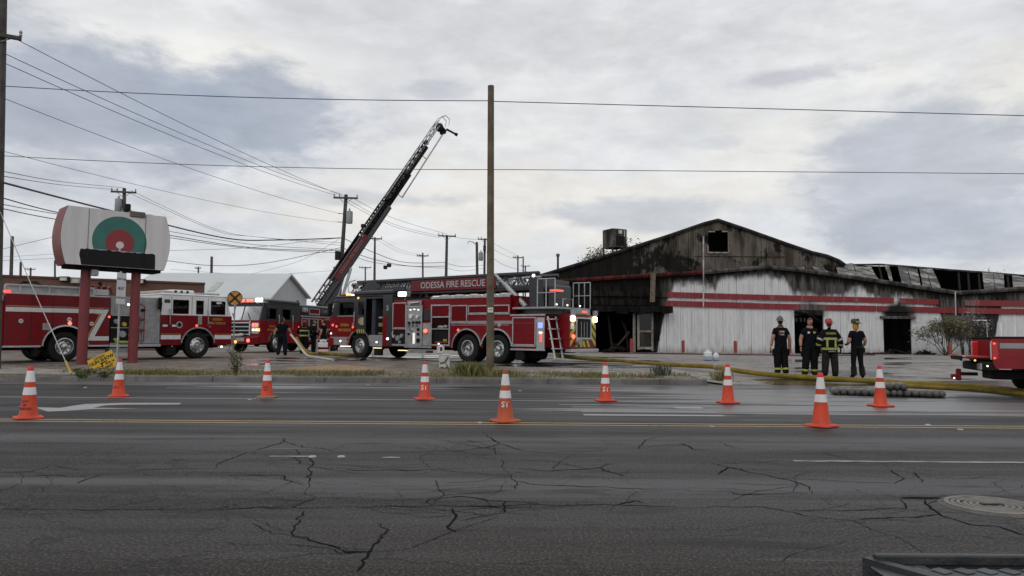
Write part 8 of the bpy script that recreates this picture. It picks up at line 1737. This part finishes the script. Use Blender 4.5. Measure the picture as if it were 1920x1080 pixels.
# ================================================================== red pickup at the edge
def pickup():
    b = R(-20); h = Vector((math.cos(b), math.sin(b))); rear = Vector((at(1863, 700, 16.8).x, 16.8)); nl = Vector((h.y, -h.x))      # right side normal points to the viewer
    c = rear - nl * 1.0
    T = thing('pickup_truck', 'red utility pickup with lowered tailgate entering at the picture edge', 'pickup', (c.x, c.y, 0), b); H = 1.0
    MP = mat('pickup red', (.20, .003, .007), .3, 0, .1, 1.5, coat=.15, dirt=.06); zt = 1.30; zb = .62; wx = 1.20; rw = .40
    def poly(): return [(0, zt), (0, zb + .12), (.05, zb)] + [(wx + .52 * math.cos(R(q)), rw + .52 * math.sin(R(q))) for q in [lerp(154, 26, i / 14) for i in range(15)]] + [(2.05, zb), (2.05, zt)]
    for s in (-1, 1):
        mb = MB(); mb.prism(poly(), s * (H - .06), s * H); mb.build('bed_side', MP, T, smooth=30)
        mb = MB(); mb.cbox(-.01, 2.05, s * (H - .10), s * (H + .006), zt, zt + .05, .015); mb.build('bed_rail', M_black, T)
        mb = MB(); mb.prism(arc(wx, rw, .57, 20, 160, 18) + arc(wx, rw, .50, 160, 20, 18), s * (H - .02), s * (H + .06)); mb.build('wheel_flare', M_black, T, smooth=40)
        mb = MB(); mb.cbox(-.015, .12, s * (H - .16), s * (H + .008), .82, 1.24, .02); tl = mb.build('tail_lamp', M_redlens, T)
        for z in (1.19, .86): mb = MB(); mb.ball((.03, s * (H + .012), z), (.024, .008, .024), 8, 5); mb.build('lit_bulb', E_red2, tl)
        mb = MB(); mb.cbox(.14, 1.95, s * H, s * (H + .004), 1.08, 1.20, .002); mb.build('grey_stripe', M_gstripe, T)
        mb = MB(); mb.cbox(.2, .95, s * H, s * (H + .005), .88, .90, .002); mb.build('body_crease', MP, T)
        for x in (wx, 5.05):
            o = link('wheel', ME_tyre, T, (x, s * .86, rw), (0, 0, 0 if s > 0 else math.pi)); o.scale = (rw / WR, .85, rw / WR); link('rim', ME_rimf, o)
        mb = MB(); mb.prism([(2.1, .62), (4.45, .62)] + [(5.05 + .52 * math.cos(R(q)), rw + .52 * math.sin(R(q))) for q in [lerp(154, 26, i / 12) for i in range(13)]] + [(5.75, .62), (5.78, 1.15), (5.6, 1.30), (4.5, 1.36), (4.2, 1.36), (2.1, 1.36)], s * (H - .06), s * H); mb.build('cab_side', MP, T, smooth=30)
        mb = MB(); mb.prism([(2.1, 1.36), (2.22, 1.36), (2.38, 1.92), (2.25, 1.92)], s * (H - .10), s * (H - .05)); mb.prism([(3.15, 1.36), (3.27, 1.36), (3.27, 1.92), (3.15, 1.92)], s * (H - .10), s * (H - .05)); mb.prism([(4.25, 1.36), (4.4, 1.36), (3.75, 1.92), (3.6, 1.92)], s * (H - .10), s * (H - .05)); mb.build('cab_pillar', MP, T, smooth=0)
        mb = MB(); mb.prism([(2.24, 1.37), (4.24, 1.37), (3.6, 1.91), (2.4, 1.91)], s * (H - .09), s * (H - .084)); mb.build('side_glass', M_glass, T, smooth=0)
        mb = MB(); mb.cbox(2.3, 4.3, s * (H - .1), s * (H + .08), .40, .47, .02); mb.build('running_board', M_black, T)
    mb = MB(); mb.cbox(.05, 2.05, -H + .06, H - .06, .80, .86, .01); mb.build('bed_floor', M_black, T); mb = MB(); mb.cbox(2.0, 2.06, -H + .05, H - .05, .62, zt, .01); mb.build('bed_front', MP, T)
    mb = MB(); mb.cbox(2.2, 3.78, -H + .08, H - .08, 1.90, 1.98, .04); mb.build('cab_roof', MP, T); mb = MB(); mb.prism([(4.2, 1.30), (5.62, 1.24), (5.78, 1.12), (5.78, .6), (4.2, .6)], -H + .06, H - .06); mb.build('bonnet', MP, T, smooth=20)
    mb = MB(); mb.add([(4.38, -.9, 1.37), (4.38, .9, 1.37), (3.72, .86, 1.92), (3.72, -.86, 1.92)], [(0, 1, 2, 3)]); mb.build('windscreen', M_wsglass, T, smooth=0); mb = MB(); mb.add([(2.12, -.9, 1.37), (2.12, .9, 1.37), (2.28, .86, 1.92), (2.28, -.86, 1.92)], [(0, 1, 2, 3)]); mb.build('rear_glass', M_glass, T, smooth=0)
    mb = MB(); mb.cbox(2.1, 4.2, -H + .06, H - .06, .58, .68, .01); mb.build('cab_floor', M_inside, T)
    mb = MB(); mb.cbox(.1, 5.6, -.5, .5, .36, .56, .02); mb.cyl((wx, -.8, rw), (wx, .8, rw), .06, n=8); mb.build('chassis', M_black, T)
    mb = MB(); mb.cbox(-.52, -.02, -H + .12, H - .12, .84, .90, .02); tg = mb.build('tailgate', MP, T); mb = MB(); mb.cbox(-.56, -.50, -.5, .5, .80, .90, .015); mb.build('tailgate_edge', M_rafter, tg)
    for y in (-.6, .6): mb = MB(); mb.tube([(-.4, y, .86), (-.3, y, .76)], .02, 5); mb.build('tailgate_cable', M_black, tg)
    mb = MB(); mb.cbox(-.02, .05, -H + .06, -H + .14, .82, 1.2, .01); mb.build('latch_post', M_white, T)
    mb = MB(); mb.cbox(-.22, .12, -H + .03, H - .03, .56, .76, .03); mb.build('bumper', M_black, T); mb = MB(); mb.cbox(-.24, -.18, -.95, -.6, .58, .74, .02); mb.build('bumper_end', M_alum2, T)
    lamp(T, -.12, -H + .0, .68, .02, E_wsm, (0, -1, 0), 'tail_marker'); lamp(T, -.30, -.75, .80, .022, E_amber, (-.3, -1, 0), 'tail_marker')
    mb = MB(); mb.cbox(-.50, -.1, -.04, .04, .42, .50, .01); mb.build('hitch_bar', M_black, T); mb = MB(); mb.cbox(-.55, -.45, -.06, .06, .30, .58, .015); mb.cyl((-.66, -.0, .40), (-.5, 0, .40), .05, n=8); mb.build('hitch_coupler', M_red, T); lamp(T, -.60, -.06, .36, .02, E_wsm, (-.3, -1, 0), 'hitch_light')
    mb = MB(); mb.tube([(.9, -.6, 1.3), (1.3, -.5, 1.40), (1.9, -.5, 1.38)], .02, 5); mb.tube([(1.5, -.7, 1.3), (1.8, -.6, 1.45), (2.0, -.5, 1.35)], .015, 5); mb.build('bed_gear', M_black, T)
    return T
pickup()
